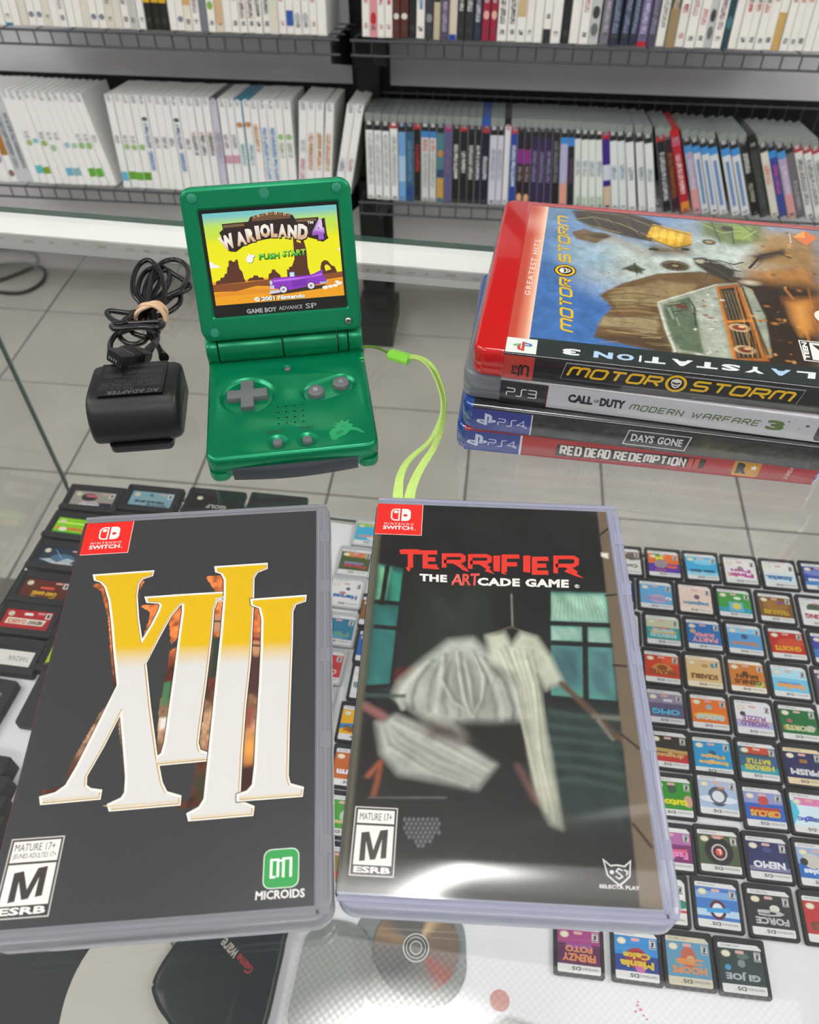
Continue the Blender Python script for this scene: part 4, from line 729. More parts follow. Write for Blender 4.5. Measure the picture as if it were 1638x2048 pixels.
BAND=[[(-154.8,383.7,12.0),(-151.8,388.7,12.0),(-146.3,390.7,12.0),(-140.2,389.6,12.0),(-135.7,384.5,12.0),(-134.5,381.5,12.0),(-138.0,378.5,12.0),(-144.6,382.6,12.0),(-150.4,382.1,12.0)],[(-153.8,383.2,13.0),(-148.4,385.2,13.0),(-142.2,383.1,13.0),(-136.3,377.1,13.0),(-133.6,372.2,13.0),(-134.4,379.0,13.0),(-135.7,386.1,13.0),(-142.2,389.2,13.0),(-149.2,388.7,13.0)]]
STRING=[(-23.8,346.5,14.0),(-19.0,353.4,8.7),(-14.7,355.7,5.3),(-10.4,353.8,4.0)]
CLASP=[(-11.0,355.0,4.0),(0.3,349.7,4.0)]
S1=[(-0.7,350.1,4.0),(4.3,349.3,4.0),(9.2,346.1,4.0),(13.0,339.8,3.7),(15.3,331.8,3.2),(17.0,323.2,3.0),(17.6,313.7,3.0),(16.9,306.0,3.0),(14.8,298.0,2.8),(11.9,290.2,2.5),(8.2,283.7,2.5),(2.7,277.3,2.5),(-1.7,270.6,2.4),(-4.3,262.3,2.2),(-5.1,254.2,1.9),(-5.3,247.5,1.7),(-5.1,243.1,1.5)]
S2=[(0.3,346.3,6.0),(6.2,344.7,6.0),(11.0,338.4,6.0),(14.2,329.8,5.5),(16.1,321.5,5.0),(17.3,313.4,4.5),(17.3,305.5,4.0),(16.2,297.1,3.5),(14.1,288.4,3.0),(11.2,279.9,3.0),(7.1,271.2,3.0),(3.9,264.3,2.5),(1.3,256.4,2.0),(-0.0,249.7,1.8),(-0.7,243.1,1.5)]
CONN=[(-144.6,324.8,22.0),(-133.0,328.9,22.0),(-132.2,342.0,19.0)]
# ------------------------------------------------------------------ stack of four keep cases
def keep_case(label, x, y, th, z, shell, xl, xr, depth, spine_print, cover=None, H=14.3, r=6, bandcol='1a1b1e', x1=None, stray=None):
    e = empty('game_case', (x, y, z), (0, 0, th), label, 'game case', 'stacked game cases')
    cx, cy, W, D = (xl+xr)/2, depth/2-.2, xr-xl, depth
    MB().plate(W, D, r, [(1.4, 0), (.5, .5), (.1, 1.5), (0, 4.9)], cx, cy, n=8).obj('tray', shell, e)
    MB().plate(W, D, r, [(.1, 5.0), (0, 5.2), (0, H-2.2), (.5, H-.9), (1.6, H)], cx, cy, n=8).obj('lid', shell, e)
    x1 = x1 or xr-8
    # paper insert wraps from spine over the rounded edge to the cover
    prof = [(-.38, .7), (-.42, 1.2), (-.42, H-2.2), (-.1, H-1.0), (.6, H-.25), (1.5, H+.06), (depth-5.5, H+.06)]
    g = MB()
    for k, (yy, zz) in enumerate(prof): g.v += [(0, yy, zz), (x1, yy, zz)]
    for k in range(len(prof)-1): g.f.append((2*k, 2*k+1, 2*k+3, 2*k+2)); g.m.append(0)
    g.obj('paper_insert', mat('insert_'+bandcol, bandcol, .3, coat=.4), e, ang=80)
    spine_print.obj('spine_insert', m_cover, e, (0, -.46, .6), (PI/2, 0, 0))
    if cover: cover.obj('cover_insert', m_cover, e, (0, 0, H+.1))
    g = MB()
    pr2 = [(-.55, .3), (-.8, 1.4), (-.8, H-2.1), (-.5, H-.8), (.3, H-.1), (1.4, H+.35), (2.6, H+.5), (depth-4, H+.5)]
    for yy, zz in pr2: g.v += [(-1.2, yy, zz), (x1+1, yy, zz)]
    for k in range(len(pr2)-1): g.f.append((2*k, 2*k+1, 2*k+3, 2*k+2)); g.m.append(0)
    g.obj('clear_sleeve', m_sleeve, e, ang=80)
    return e
m_red = mat('case_red_gloss', 'be0c10', .22, coat=.6)
m_clr = mat_glass('shell_smoke_clear', 'e8eaee', .1, 1.45, milk=.62, milkcol='a9acb4')
m_blu = mat('case_blue_gloss', '10449c', .15, coat=.7, trans=.25, spec=.6)
def ps_text(p, x, y, h, s, col):
    """thin rounded console lettering, strokes"""
    w = h*.86; lw = h*.13; gap = h*.3
    for ch in s:
        if ch == 'P': p.stroke([(x, y+h), (x+w*.85, y+h), (x+w, y+h*.9), (x+w, y+h*.62), (x+w*.85, y+h*.5), (x+w*.12, y+h*.5), (x, y+h*.4), (x, y)], lw, col, False, False)
        if ch == 'S': p.stroke([(x+w*1.15, y+h), (x+w*.65, y+h), (x+w*.5, y+h*.88), (x+w*.5, y+h*.12), (x+w*.4, y), (x-w*.15, y)], lw, col, False, False)
        if ch == '3': p.stroke([(x, y+h), (x+w*.9, y+h), (x+w, y+h*.9), (x+w, y+h*.6), (x+w*.9, y+h*.52), (x, y+h*.52)], lw, col, False, False); p.stroke([(x+w*.9, y+h*.52), (x+w, y+h*.4), (x+w, y+h*.1), (x+w*.9, y), (x, y)], lw, col, False, False)
        if ch == '4': p.stroke([(x+w*1.05, y+h*.28), (x-w*.05, y+h*.28), (x+w*.8, y+h), (x+w*.8, y)], lw, col, False, False)
        x += w+gap
def ps_logo(p, x, y, h, cols, rot=0):
    """standing P over a lying S"""
    c, s = math.cos(rot), math.sin(rot); T = lambda P: [(x+u*c*h-v*s*h, y+u*s*h+v*c*h) for u, v in P]
    p.poly(T([(-.62, -.12), (-.5, -.25), (-.1, -.36), (-.1, -.22), (-.42, -.12), (-.38, -.06), (-.1, -.12), (-.1, .02), (-.5, .04)]), cols[1], False)
    p.poly(T([(.12, -.2), (.5, -.1), (.62, 0), (.5, .1), (.12, .04), (.12, -.08), (.4, 0), (.44, -.05), (.12, -.08)]), cols[2], False)
    p.poly(T([(-.12, -.42), (.06, -.36), (.06, .34), (.14, .28), (.14, -.02), (.32, .02), (.34, .3), (.24, .46), (-.12, .56)]), cols[0], False)
def xo(V): return V
# bottom: blue case, red spine
p = Print(); p.DZ = .004
p.rect(0, 0, 162, 12.4, '2a3f92'); p.rect(26.4, 0, 27.4, 12.4, 'dcdce6'); p.rect(27.4, 0, 162, 12.4, 'b42b30')
p.rect(27.4, 0, 162, 5.5, 'a32a31'); ps_logo(p, 6.2, 6.2, 8.2, ['c9d2e6']*3); ps_text(p, 11.6, 4.0, 4.0, 'PS4', 'c9d2e6'); p.ell(24.6, 4.3, .5, .5, 'c9d2e6', 8)
p.poly([(43.5, 2.2), (45, 2), (112, 3.3), (112.5, 9.3), (100, 9.6), (44, 9.4)], '2c2022', False)
p.glyphs('RED', (46, 3.5, 55.2, 8.4), 1.15, 'e7e2de', .6); p.glyphs('DEAD', (57.6, 3.5, 68.6, 8.4), 1.1, 'e7e2de', .55); p.glyphs('REDEMPTION', (71.2, 3.7, 103.2, 8.2), 1.1, 'e7e2de', .55); p.text('II', (104.6, 3.0, 109.6, 9.0), 'c8443c', .05)
p.rr(131, 6.2, 12.2, 10.2, 1.8, 'c9922f'); p.text('R', (126.6, 2.6, 131.6, 9.4), '1c1510', .08)
st = [(134.2+ (1.9 if k % 2 == 0 else .8)*math.sin(k*PI/5), 6.9+(1.9 if k % 2 == 0 else .8)*math.cos(k*PI/5)) for k in range(10)]; p.poly(st, 'efe8dc', False); p.text('*', (135.2, 3.0, 136.6, 4.4), '1c1510')
p.text('2104354', [(151, 2.2), (152.9, 4.4), (151.6, 9.8), (149.7, 7.6)], 'd8b8b4', .02) if False else p.text('2104354', [(150.3, 2.0), (151.4, 9.2), (149.4, 9.9), (148.3, 2.7)], 'd8b8b4', .02)
keep_case('blue game case, red spine with white western lettering, bottom of the stack', 26.4, 283.4, rad(-8.9), .15, m_blu, -4.2, 166.5, 135, p, bandcol='a8282e', x1=162)
# third: blue case, black spine
p = Print(); p.DZ = .004
p.rect(0, 0, 160, 12.4, '26348a'); p.rect(27, 0, 27.6, 12.4, 'c3c5cf'); p.rect(27.6, 0, 160, 12.4, '1f2023')
R = Ras(28, 0.1, 160, 12.3, .55, '1f2023'); R.speck(6, .9, 3).speck(2, 1.4, 4)
R.poly([(98, 1), (122, 0), (128, 5), (104, 11)], '4b4632', 5, .7).poly([(60, 8), (92, 9), (90, 11), (62, 10)], '3c3d40', 2, .8).poly([(120, 6), (160, 4), (160, 7), (126, 9)], '45453e', 3, .8).speck(1.5, .9, 6); p.patch(R)
ps_logo(p, 6.6, 6.0, 7.6, ['c4cbe0']*3); ps_text(p, 12, 4.0, 3.9, 'PS4', 'c4cbe0'); p.ell(25, 4.2, .5, .5, 'c4cbe0', 8)
p.stroke([(69.6, 2.0), (96.8, 2.0), (98.2, 10.4), (71.0, 10.4)], .5, 'c8c8ca', True, False); p.text('DAYS', (72.5, 4.1, 82.6, 8.6), 'd0d0d2', .03); p.text('GONE', (84.2, 4.1, 95.2, 8.6), 'd0d0d2', .03)
keep_case('blue game case, black spine with boxed lettering, second from stack bottom', 29.4, 282.2, rad(-10.7), 14.75, m_blu, -5.2, 165.4, 135, p, bandcol='1c1d20', x1=161)
# second: clear case, silver spine
p = Print(); p.DZ = .004
p.rect(0, 0, 150, 12.4, '232225'); p.rect(21, 0, 21.4, 12.4, '7c2c30'); p.rect(21.4, 0, 150, 12.4, 'bdbec5')
ps_text(p, 3.0, 4.1, 4.2, 'PS3', 'd6d6da')
p.text('CALL', (30.5, 4.5, 41.5, 9.3), '1b1c1e', .06); p.text('OF', (42, 6.2, 44.2, 7.8), '1b1c1e', .03); p.text('DUTY', (44.6, 4.5, 55.6, 9.3), '1b1c1e', .06)
p.glyphs('MODERN', [(57.8, 4.9), (80.3, 4.9), (81, 7.8), (58.5, 7.8)], .6, '55683f', .5); p.glyphs('WARFARE', [(84.3, 4.9), (112.7, 4.9), (113.4, 7.8), (85, 7.8)], .6, '55683f', .5); p.text('3', (116, 3.6, 123.5, 9.2), '5a6f3a', .06)
for a, b, c in ((124.5, 9.4, .5), (132.5, 8.2, .9), (129.5, 6.2, .3), (127, 11, .25), (60, 10.5, .2)): p.ell(a, b, c, c*.7, '4c4c52', 8)
p.rr(142, 5.6, 10.5, 9.6, 1.6, '33383b'); p.text('1', (138.2, 6.2, 140.6, 9.6), 'c8cace'); p.stroke(circ(2.8, 14, 142.6, 4.2), .35, 'c8cace', True, False)
for k in (-1.3, 0, 1.3): p.stroke([(142.6+k, 1.6), (142.6+k*1.4, 6.8)], .25, 'c8cace', False, False)
p.stroke([(139.9, 4.2), (145.3, 4.2)], .25, 'c8cace', False, False)
keep_case('clear grey game case, silver spine with green lettering, second from stack top', 41.3, 284.6, rad(-11.8), 29.35, m_clr, -17.6, 153.2, 135, p, bandcol='b9bac2', x1=149)
# top: red case with cover facing up
HM = [[0.1217754, 0.02154041, -45.12534], [0.02232234, -0.2007009, 137.9869], [1.696748e-06, 0.0003829064, 1.0]]
p = Print(); p.DZ = .004
p.rect(0, 0, 148, 12.6, '17181b'); p.rect(0, 0, 13.2, 12.6, 'b5382f')
p.text('PS', [(6.2, 2.6), (6.2, 7.6), (3.6, 7.6), (3.6, 2.6)], '231a1c', .04); 
x3 = Print(); 
p.stroke([(6.9, 1.6), (6.9, 6.6), (7.5, 7.6), (8.2, 6.8), (8.2, 2.4)], 1.0, '231a1c', False, False); p.stroke([(8.6, 6.8), (9.4, 7.6), (10.6, 7.2), (10.9, 6.2), (10.9, 1.6)], 1.0, '231a1c', False, False)
def storm_logo(p, A, B, hgt, mapped=False, edge=True):
    """yellow italic title with a helmet badge between its halves, along the line A-B"""
    A, B = Vector(A), Vector(B); L = (B-A).length; u = (B-A)/L; n = Vector((-u.y, u.x)); sh = .28*hgt
    def Q(a, b, lo=0, hi=1.0, s=1): return [tuple(A+u*(L*a)+n*hgt*lo), tuple(A+u*(L*b)+n*hgt*lo), tuple(A+u*(L*b+sh*s)+n*hgt*hi), tuple(A+u*(L*a+sh*s)+n*hgt*hi)]
    def O(a, b, k):
        o = Q(a, b, -.28*k, 1.2*k); return o
    if edge:
        p.poly(O(-.02, 1.02, 1.08), '9c9ca0', False)
        p.poly(O(-.017, 1.017, 1.0), '141416', False)
    Q8 = lambda a, b: Q(a, b, .09, .91); p.glyphs('MOTOR', Q8(.01, .415), hgt*.2, 'e3b81a', .34); p.glyphs('STORM', Q8(.56, .985), hgt*.2, 'e3b81a', .34)
    c = A+u*(L*.483+sh*.5)+n*hgt*.5; r = hgt*.8
    p.ell(c.x, c.y, r*1.12, r*1.12, '1a1a1c', 20); p.ell(c.x, c.y, r, r, 'e3b81a', 24); p.ell(c.x, c.y, r*.74, r*.74, '17171a', 20)
    T = lambda P: [tuple(c+u*(a*r)+n*(b*r)) for a, b in P]
    p.poly(T([(-.5, .1), (-.42, .42), (0, .6), (.42, .42), (.5, .1), (.3, -.4), (0, -.58), (-.3, -.4)]), 'e8e6dc', False)
    p.poly(T([(-.4, .2), (0, .08), (.4, .2), (.36, 0), (0, -.14), (-.36, 0)]), '2a2420', False); p.poly(T([(-.3, -.14), (0, -.28), (.3, -.14), (.24, -.26), (0, -.42), (-.24, -.26)]), '2a2420', False)
storm_logo(p, (27, 4.6), (122, 4.2), 5.6)
p.poly([(100, 1), (148, 1.4), (148, 4.2), (110, 3.2)], '2c332c', False)
cov = Print(HM); cov.DZ = .004
qm = lambda *P: quad(HM, P)
R = Ras(9.5, 10.5, 148, 129, .5, '3f6fae')
R.grad(lambda X, Y: np.clip((Y-60)/60, 0, 1)*.6, '7fa0b8').poly(qm((560, 260), (700, 200), (900, 240), (1100, 160), (1500, 200), (1640, 500), (1500, 700), (900, 500), (700, 430), (600, 380)), 'b9c4bd', 30, .95).ell(*qm((640, 300))[0], 12, 9, '8fb0c6', 1.2, .7)
R.poly(qm((690, 450), (760, 415), (920, 370), (1110, 360), (1300, 390), (1640, 420), (1640, 830), (1250, 760), (950, 720), (800, 690), (640, 650), (665, 580), (720, 520), (665, 465)), '6d5434', 1.2)
R.poly(qm((700, 455), (930, 400), (1100, 420), (1000, 520), (740, 520)), '8f7b56', 2, .9).poly(qm((680, 560), (930, 560), (920, 640), (660, 600)), '9a8a66', 2, .8).poly(qm((640, 650), (930, 640), (1000, 730), (820, 690)), '4e3d2a', 3, .9)
for k in range(9): R.line(qm((690+k*3, 440+k*24), (820, 430+k*26), (930, 445+k*26)), .7, '3f3222' if k % 2 else 'a3936c', 1, .7)
R.poly(qm((1250, 380), (1640, 360), (1640, 860), (1350, 830), (1300, 760)), '2e2118', 9, .95).poly(qm((1300, 350), (1640, 300), (1640, 430), (1320, 400)), 'a8763c', 9, .8).poly(qm((1480, 480), (1640, 480), (1640, 640), (1560, 640)), 'a8682c', 6, .8)
# pale rusted truck seen from the front, turned on its side
R.poly(qm((925, 500), (1060, 455), (1190, 415), (1270, 410), (1340, 440), (1400, 560), (1430, 740), (1260, 760), (1180, 745), (1000, 715), (960, 620)), '98a190', 1)
R.poly(qm((945, 505), (1060, 475), (1100, 600), (1130, 725), (1010, 705), (970, 620)), '5d6e58', 1.2).line(qm((925, 500), (960, 620), (1000, 715)), 1.2, 'd0d2c2', .8).line(qm((930, 495), (1180, 420)), 1.0, 'cfd0c4', .8).poly(qm((1080, 470), (1180, 430), (1200, 560), (1240, 740), (1150, 728), (1110, 600)), 'a9b0a3', 1.5, .9)
R.poly(qm((1185, 428), (1280, 415), (1420, 760), (1262, 752)), 'a8642a', 1).poly(qm((1200, 440), (1270, 430), (1320, 570), (1235, 580)), '231b16', 1.2).poly(qm((1240, 590), (1330, 580), (1390, 745), (1275, 745)), '1f1813', 1.2)
for k in range(5): R.line(qm((1205+k*14, 445), (1245+k*16, 575)), .5, '8a7a5c', .6)
for k in range(5): R.line(qm((1250+k*16, 600), (1285+k*20, 740)), .5, '8f7f62', .6)
for cc in ((1285, 610), (1310, 708)): R.ell(*qm(cc)[0], 4.6, 3.0, 'c9b088', .3).ell(*qm(cc)[0], 3.2, 2.1, '7c3a20', .4).ell(*qm((cc[0]+10, cc[1]-4))[0], 1.4, .9, 'e0b890', .5)
R.line(qm((1235, 583), (1400, 578)), 1.4, 'c98438', .8).line(qm((1185, 428), (1262, 752)), 1.2, 'c4823c', .8).line(qm((1290, 420), (1420, 750)), 1.3, '4c3a20', 1)
# yellow buggy, wheels, flying riders, green buggy and dust
R.poly(qm((545, 90), (720, 80), (860, 120), (940, 150), (900, 230), (760, 200), (620, 160), (560, 130)), '332a1c', 2).poly(qm((900, 150), (1070, 190), (1075, 240), (1000, 260), (870, 210)), 'd9a81e', 1.2).poly(qm((930, 170), (1040, 200), (1030, 230), (900, 205)), 'eec63c', 2, .7)
R.poly(qm((540, 185), (600, 170), (700, 210), (650, 235), (560, 215)), '6a5434', 1.5).line(qm((560, 110), (700, 150), (830, 200), (900, 215)), 1.0, '1d1a16', .8).line(qm((580, 90), (760, 110), (900, 160)), .8, '8c7a4c', .8).line(qm((600, 150), (760, 190)), .7, 'a08a54', .8)
R.poly(qm((620, 210), (760, 230), (880, 290), (820, 250), (700, 200)), 'b09a70', 8, .8)
R.ell(*qm((1000, 335))[0], 7.0, 4.6, '4c4030', .3).ell(*qm((1000, 332))[0], 5, 3, '7c6a4a', .4).ell(*qm((660, 200))[0], 6, 3, '55452c', .4)
R.poly(qm((770, 345), (820, 325), (860, 350), (855, 370), (800, 360)), '4a4f3a', 1.5).line(qm((765, 350), (865, 352)), .8, '2c2f26', .8).line(qm((820, 322), (830, 372)), .7, '2c2f26', .8)
R.poly(qm((1080, 300), (1180, 310), (1270, 360), (1250, 410), (1150, 370), (1090, 330)), '3a3630', 2).line(qm((1090, 310), (1240, 330), (1300, 390)), 1.2, '8a8476', 1).ell(*qm((1110, 315))[0], 2, 2, 'b0aa98', .5)
R.poly(qm((1100, 130), (1400, 150), (1420, 240), (1250, 250), (1120, 200)), '6a7a48', 5, .85).poly(qm((1240, 150), (1340, 165), (1340, 225), (1260, 215)), '8aa04c', 2, .9).ell(*qm((1150, 230))[0], 3.4, 2.6, '5a4a38', .3).ell(*qm((1230, 170))[0], 3, 2.4, '2c2a22', .4)
R.poly(qm((1400, 180), (1640, 190), (1640, 360), (1300, 330), (1340, 280)), '9c7a48', 8, .85).poly(qm((1330, 290), (1480, 260), (1500, 280), (1380, 320)), '4a3a28', 3, .9).poly(qm((880, 240), (1080, 250), (1060, 290), (900, 290)), '6a5a3c', 5, .7)
R.speck(3.0, .3, 7, 1.5, .6).speck(1.2, .22, 17).speck(8, .3, 27)
# finer drawing on top of the painted masses: frames, wheels, grilles, flying dirt
rm = random.Random(31)
def ln(pts, w_, c, soft=.5, al=1): R.line(qm(*pts), w_, c, soft, al)
for k in range(10): x_ = 575+k*30; ln([(x_, 95+k*7), (x_+45, 125+k*9), (x_+70, 165+k*6)], .45, ('0f0d0b', '7a6a48', '1b1712')[k % 3], .5, .9)
ln([(555, 128), (640, 118), (760, 150), (870, 198)], .6, 'a08c60'); ln([(560, 95), (700, 95), (830, 125), (905, 160)], .5, '0e0d0c'); ln([(700, 100), (760, 190)], .6, '141210'); ln([(800, 120), (850, 200)], .6, '141210')
for k in range(8): ln([(915+k*19, 160+k*5), (900+k*19, 225+k*4)], .35, '9c7412' if k % 2 else 'f4dc6c', .4, .8)
ln([(900, 155), (1065, 198)], .6, '5c4410'); ln([(880, 212), (1000, 258), (1070, 242)], .7, '4a3810'); R.ell(*qm((905, 262))[0], 2.6, 1.6, '3a3020', .35).ell(*qm((1045, 262))[0], 2.2, 1.5, '3a3020', .35)
for cc, rx, ry in (((1000, 335), 4.6, 2.8), ((1150, 230), 1.8, 1.3), ((1000, 335), 1.6, 1.0)): R.ell(*qm(cc)[0], rx, ry, '2e261b' if rx > 3 else 'a08e68', .3)
for k in range(12): a_ = k*PI/6; cx_, cy_ = qm((1000, 335))[0]; R.line([(cx_+2.6*math.cos(a_), cy_+1.6*math.sin(a_)), (cx_+6.6*math.cos(a_), cy_+4.2*math.sin(a_))], .3, '8f7c58', .3, .6)
for s_ in (((1085, 305), (1130, 300), (1170, 330)), ((1120, 330), (1180, 350), (1250, 395)), ((1190, 310), (1260, 330), (1300, 320)), ((1150, 360), (1130, 400)), ((1230, 350), (1290, 360))): ln(s_, .9, rm.choice(('1f1d1a', '55503f', '8c8470')), .6)
ln([(1330, 345), (1380, 290), (1460, 275), (1510, 300)], 1.4, '221c14', .8); ln([(1350, 350), (1400, 310), (1450, 300)], .6, '8c7448', .6)
for s_ in (((1120, 150), (1210, 190), (1290, 180)), ((1160, 140), (1200, 230)), ((1250, 160), (1260, 240)), ((1290, 150), (1370, 210)), ((1300, 215), (1360, 180))): ln(s_, .6, rm.choice(('1e2416', '3a4428', 'b4c070')), .6)
for k in range(26):
    x_, y_ = rm.uniform(660, 930), rm.uniform(440, 690); ln([(x_, y_), (x_+rm.uniform(50, 120), y_+rm.uniform(-8, 14))], rm.uniform(.25, .7), rm.choice(('3a2e1f', '5c4a30', 'b4a27a', '8f7c58')), .5, .75)
for k in range(18):
    x_, y_ = rm.uniform(950, 1130), rm.uniform(470, 715); ln([(x_, y_), (x_+rm.uniform(-8, 22), y_+rm.uniform(15, 50))], rm.uniform(.3, 1.0), rm.choice(('4a5a48', '7d8b74', '3a4638', 'c4c8b8')), .8, .55)
for k in range(26):
    x_, y_ = rm.uniform(1080, 1230), rm.uniform(440, 735); R.ell(*qm((x_, y_))[0], rm.uniform(.4, 1.6), rm.uniform(.3, 1.0), rm.choice(('c8ccc0', '7a8478', '8c5a30', '6c4424', 'dadccf')), .7, .7)
ln([(1060, 478), (1085, 520), (1092, 600)], .8, '2a2c24', .7); ln([(970, 515), (1045, 500), (1055, 530), (990, 540)], .6, '3a2c20', .7); R.ell(*qm((1030, 516))[0], 2.6, 1.4, '6a3c28', .5)
for k in range(5): ln([(1265+k*9, 432), (1300+k*12, 560), (1345+k*14, 740)], .4, ('e0a04c', '2c1c10', 'c47c30')[k % 3], .5, .8)
for k in range(60):
    x_, y_ = rm.uniform(1330, 1635), rm.uniform(190, 840); c_ = rm.choice(('c8863c', '8a5426', 'e0a85c', '1c1410', '5c3c1e', 'b07434')); R.ell(*qm((x_, y_))[0], rm.uniform(.3, 1.9), rm.uniform(.3, 1.2), c_, .8, .6)
for k in range(14):
    x_, y_ = rm.uniform(1380, 1620), rm.uniform(420, 760); ln([(x_, y_), (x_+rm.uniform(10, 40), y_+rm.uniform(30, 90))], rm.uniform(.4, 1.4), rm.choice(('100c0a', 'c27a34', '3a2412')), .9, .7)
R.poly(qm((1500, 500), (1590, 490), (1610, 620), (1560, 650), (1520, 580)), 'd89a4c', 4, .6).ell(*qm((1330, 410))[0], 4, 2, 'e8e2cc', 1.2, .6)
for k in range(40):
    x_, y_ = rm.uniform(560, 1300), rm.uniform(240, 440); R.ell(*qm((x_, y_))[0], rm.uniform(.15, .5), rm.uniform(.15, .4), rm.choice(('4a3a28', '8a7452', 'e0dcc8')), .6, .7)
cov.patch(R)
# grey header band, badge and side strip
cov.poly([(233, 738), (245, 714), (1640, 861+0), (1640, 790), (378, 655), (262, 648)], '26302f')
cov.rect(0, 0, 148, .3, '3a4444')
a = quad(HM, [(262, 648), (378, 657), (366, 738), (245, 716)]); cov.poly([(0, 0), (13.3, .2), (13.3, 10.6), (0, 10.6)], 'dfe6e2', False)
ps_logo(cov, 7.2, 5.4, 7.0, ['c9463a', '3f7fb0', '4c9a6a'], PI)
cov.poly([(7.0, 5.2), (8.6, 5.0), (8.6, 9.0), (7.0, 9.3)], '4c8ab8', False) if False else None
cov.poly([(13.3, .3), (148, .3), (148, 10.6), (13.3, 10.6)], '262f2f', False)
word = 'PLAYSTATION 3'; cells = []
xs = {'3': (500, 580), 'N': (640, 725), 'O': (742, 820), 'I': (842, 852), 'T': (868, 960), 'A': (985, 1080), 'T2': (1098, 1192), 'S': (1205, 1290), 'Y': (1312, 1400), 'A2': (1425, 1515), 'L': (1540, 1625)}
for kx, (xa, xb) in xs.items():
    ch = kx[0]; ya = 700+(xa-500)*.098; yb = ya+24
    yb2 = 700+(xb-500)*.098
    # letters stand upside down seen from the camera
    cov.text(ch, [(xb, yb2), (xa, ya), (xa-4, yb+4), (xb-4, yb2+28)], 'aecbe8' if kx in ('O', 'A2', 'N') else 'dfe4e6', .05, mapped=True)
# red strip
R2 = Ras(0, 10.6, 9.6, 129.2, .6, 'c04838'); R2.grad(lambda X, Y: np.clip((X-3)/7, 0, 1), 'f0b08c').grad(lambda X, Y: np.clip((X-7)/3.5, 0, 1)*.8, 'fbe6d2').grad(lambda X, Y: np.clip(1-abs(Y-112)/12, 0, 1)*.25, 'f6d8c8').speck(2, .06, 3); cov.patch(R2)
cov.text('GREATEST HITS', [(330, 468), (385, 220), (404, 220), (352, 468)], 'f4dcd2', .01, 1.25, mapped=True) if False else cov.text('GREATEST HITS', [quad(HM, [(355, 468)])[0], quad(HM, [(404, 222)])[0], quad(HM, [(378, 218)])[0], quad(HM, [(330, 464)])[0]], 'f4dcd2', .01, 1.25)
A = quad(HM, [(545, 636)])[0]; B = quad(HM, [(525, 118)])[0]
storm_logo(cov, (A[0]+.6, A[1]), (B[0]+.4, B[1]+.5), 6.0, edge=False)
a = qm((1520, 210), (1572, 180), (1632, 212), (1582, 246)); cov.poly(a, 'd9722c', False); cov.poly([a[0], a[1], ((a[1][0]+a[3][0])/2, (a[1][1]+a[3][1])/2)], 'e8a04a', False); cov.text('SONY', [qm((1518, 235))[0], qm((1510, 188))[0], qm((1503, 188))[0], qm((1508, 235))[0]], 'e8e0d0', .03)
a = qm((1545, 665), (1640, 672), (1640, 765), (1572, 757)); cov.poly([a[0], (150, a[0][1]), (150, a[3][1]), a[3]], 'e6e4e0', False); b = [(a[0][0]+.6, a[0][1]-.6), (150, a[0][1]-.6), (150, a[3][1]+.6), (a[3][0]+.6, a[3][1]+.6)]
cov.poly(b, '2a2624', False); cov.text('TEEN', [(a[0][0]+3.4, a[3][1]+1.4), (a[0][0]+3.4, a[0][1]-1.2), (a[0][0]+1.2, a[0][1]-1.2), (a[0][0]+1.2, a[3][1]+1.4)], 'f0efec', .05)
cov.poly([(a[0][0]+4.4, a[0][1]-1.2), (150, a[0][1]-1.2), (150, a[3][1]+1.2), (a[0][0]+4.4, a[3][1]+1.2)], 'eceae6', False); cov.poly([(a[0][0]+5.4, a[0][1]-2.4), (a[0][0]+8.2, a[0][1]-2.8), (a[0][0]+13, a[3][1]+6), (a[0][0]+12, a[3][1]+2)], '2a2624', False)
cov.ell(quad(HM, [(1640, 560)])[0][0]+2, quad(HM, [(1640, 560)])[0][1], 4.2, 5, 'e8e4da')
keep_case('red game case with an off-road racing picture and yellow lettering, on top of the stack', 41.52, 283.55, rad(-10.8), 43.95, m_red, -14.0, 157.0, 135.2, p, cov, bandcol='17181b', x1=148)
# ------------------------------------------------------------------ green folding handheld console
m_gr = mat('console_green', '008257', .32, metal=.5, coat=.12, bump=.05, bscale=3000, coat_rough=.12)
m_gr2 = mat('console_green_dark', '04452f', .4, metal=.3)
m_pad = mat('pad_teal', '1c7f66', .55)
m_key = mat('key_grey', '636569', .4, bump=.05)
m_blkg = mat('gloss_black', '0b0b0d', .12, coat=.5)
con = empty('handheld_console', (-102.39, 331.15, .1), (0, 0, .137), 'green folding handheld console, open with its lit screen showing a desert scene', 'game console')
W = 79.6
def face_with_holes(g, outer, holes, z, mi=0):
    loops = [[Vector((x, y, z)) for x, y in outer]]+[[Vector((x, y, z)) for x, y in h] for h in holes]
    b = len(g.v)
    for l in loops: g.v += [tuple(v) for v in l]
    for t in tessellate_polygon(loops): g.f.append(tuple(b+i for i in t)); g.m.append(mi)
def capsule(a, b, r, n=10):
    a, b = Vector(a), Vector(b); d = (b-a).normalized(); nn = Vector((-d.y, d.x)); ang = math.atan2(nn.y, nn.x)
    P = [(a.x+r*math.cos(ang+PI*i/n), a.y+r*math.sin(ang+PI*i/n)) for i in range(n+1)]
    return P+[(b.x+r*math.cos(ang+PI+PI*i/n), b.y+r*math.sin(ang+PI+PI*i/n)) for i in range(n+1)]
g = MB(); y0, y1 = -70.7, 9.0; D = y1-y0; cy = (y0+y1)/2; cx = W/2; ZT = 14.5
prof = [(.4, 5.6), (0, 6.2), (0, ZT-2.2), (.35, ZT-1.0), (1.0, ZT-.3), (1.9, ZT)]
g.plate(W, D, 6, prof, cx, cy, n=8, caps=(True, False))
outer = rrect(W-3.8, D-3.8, 6-1.9, 8, cx, cy)
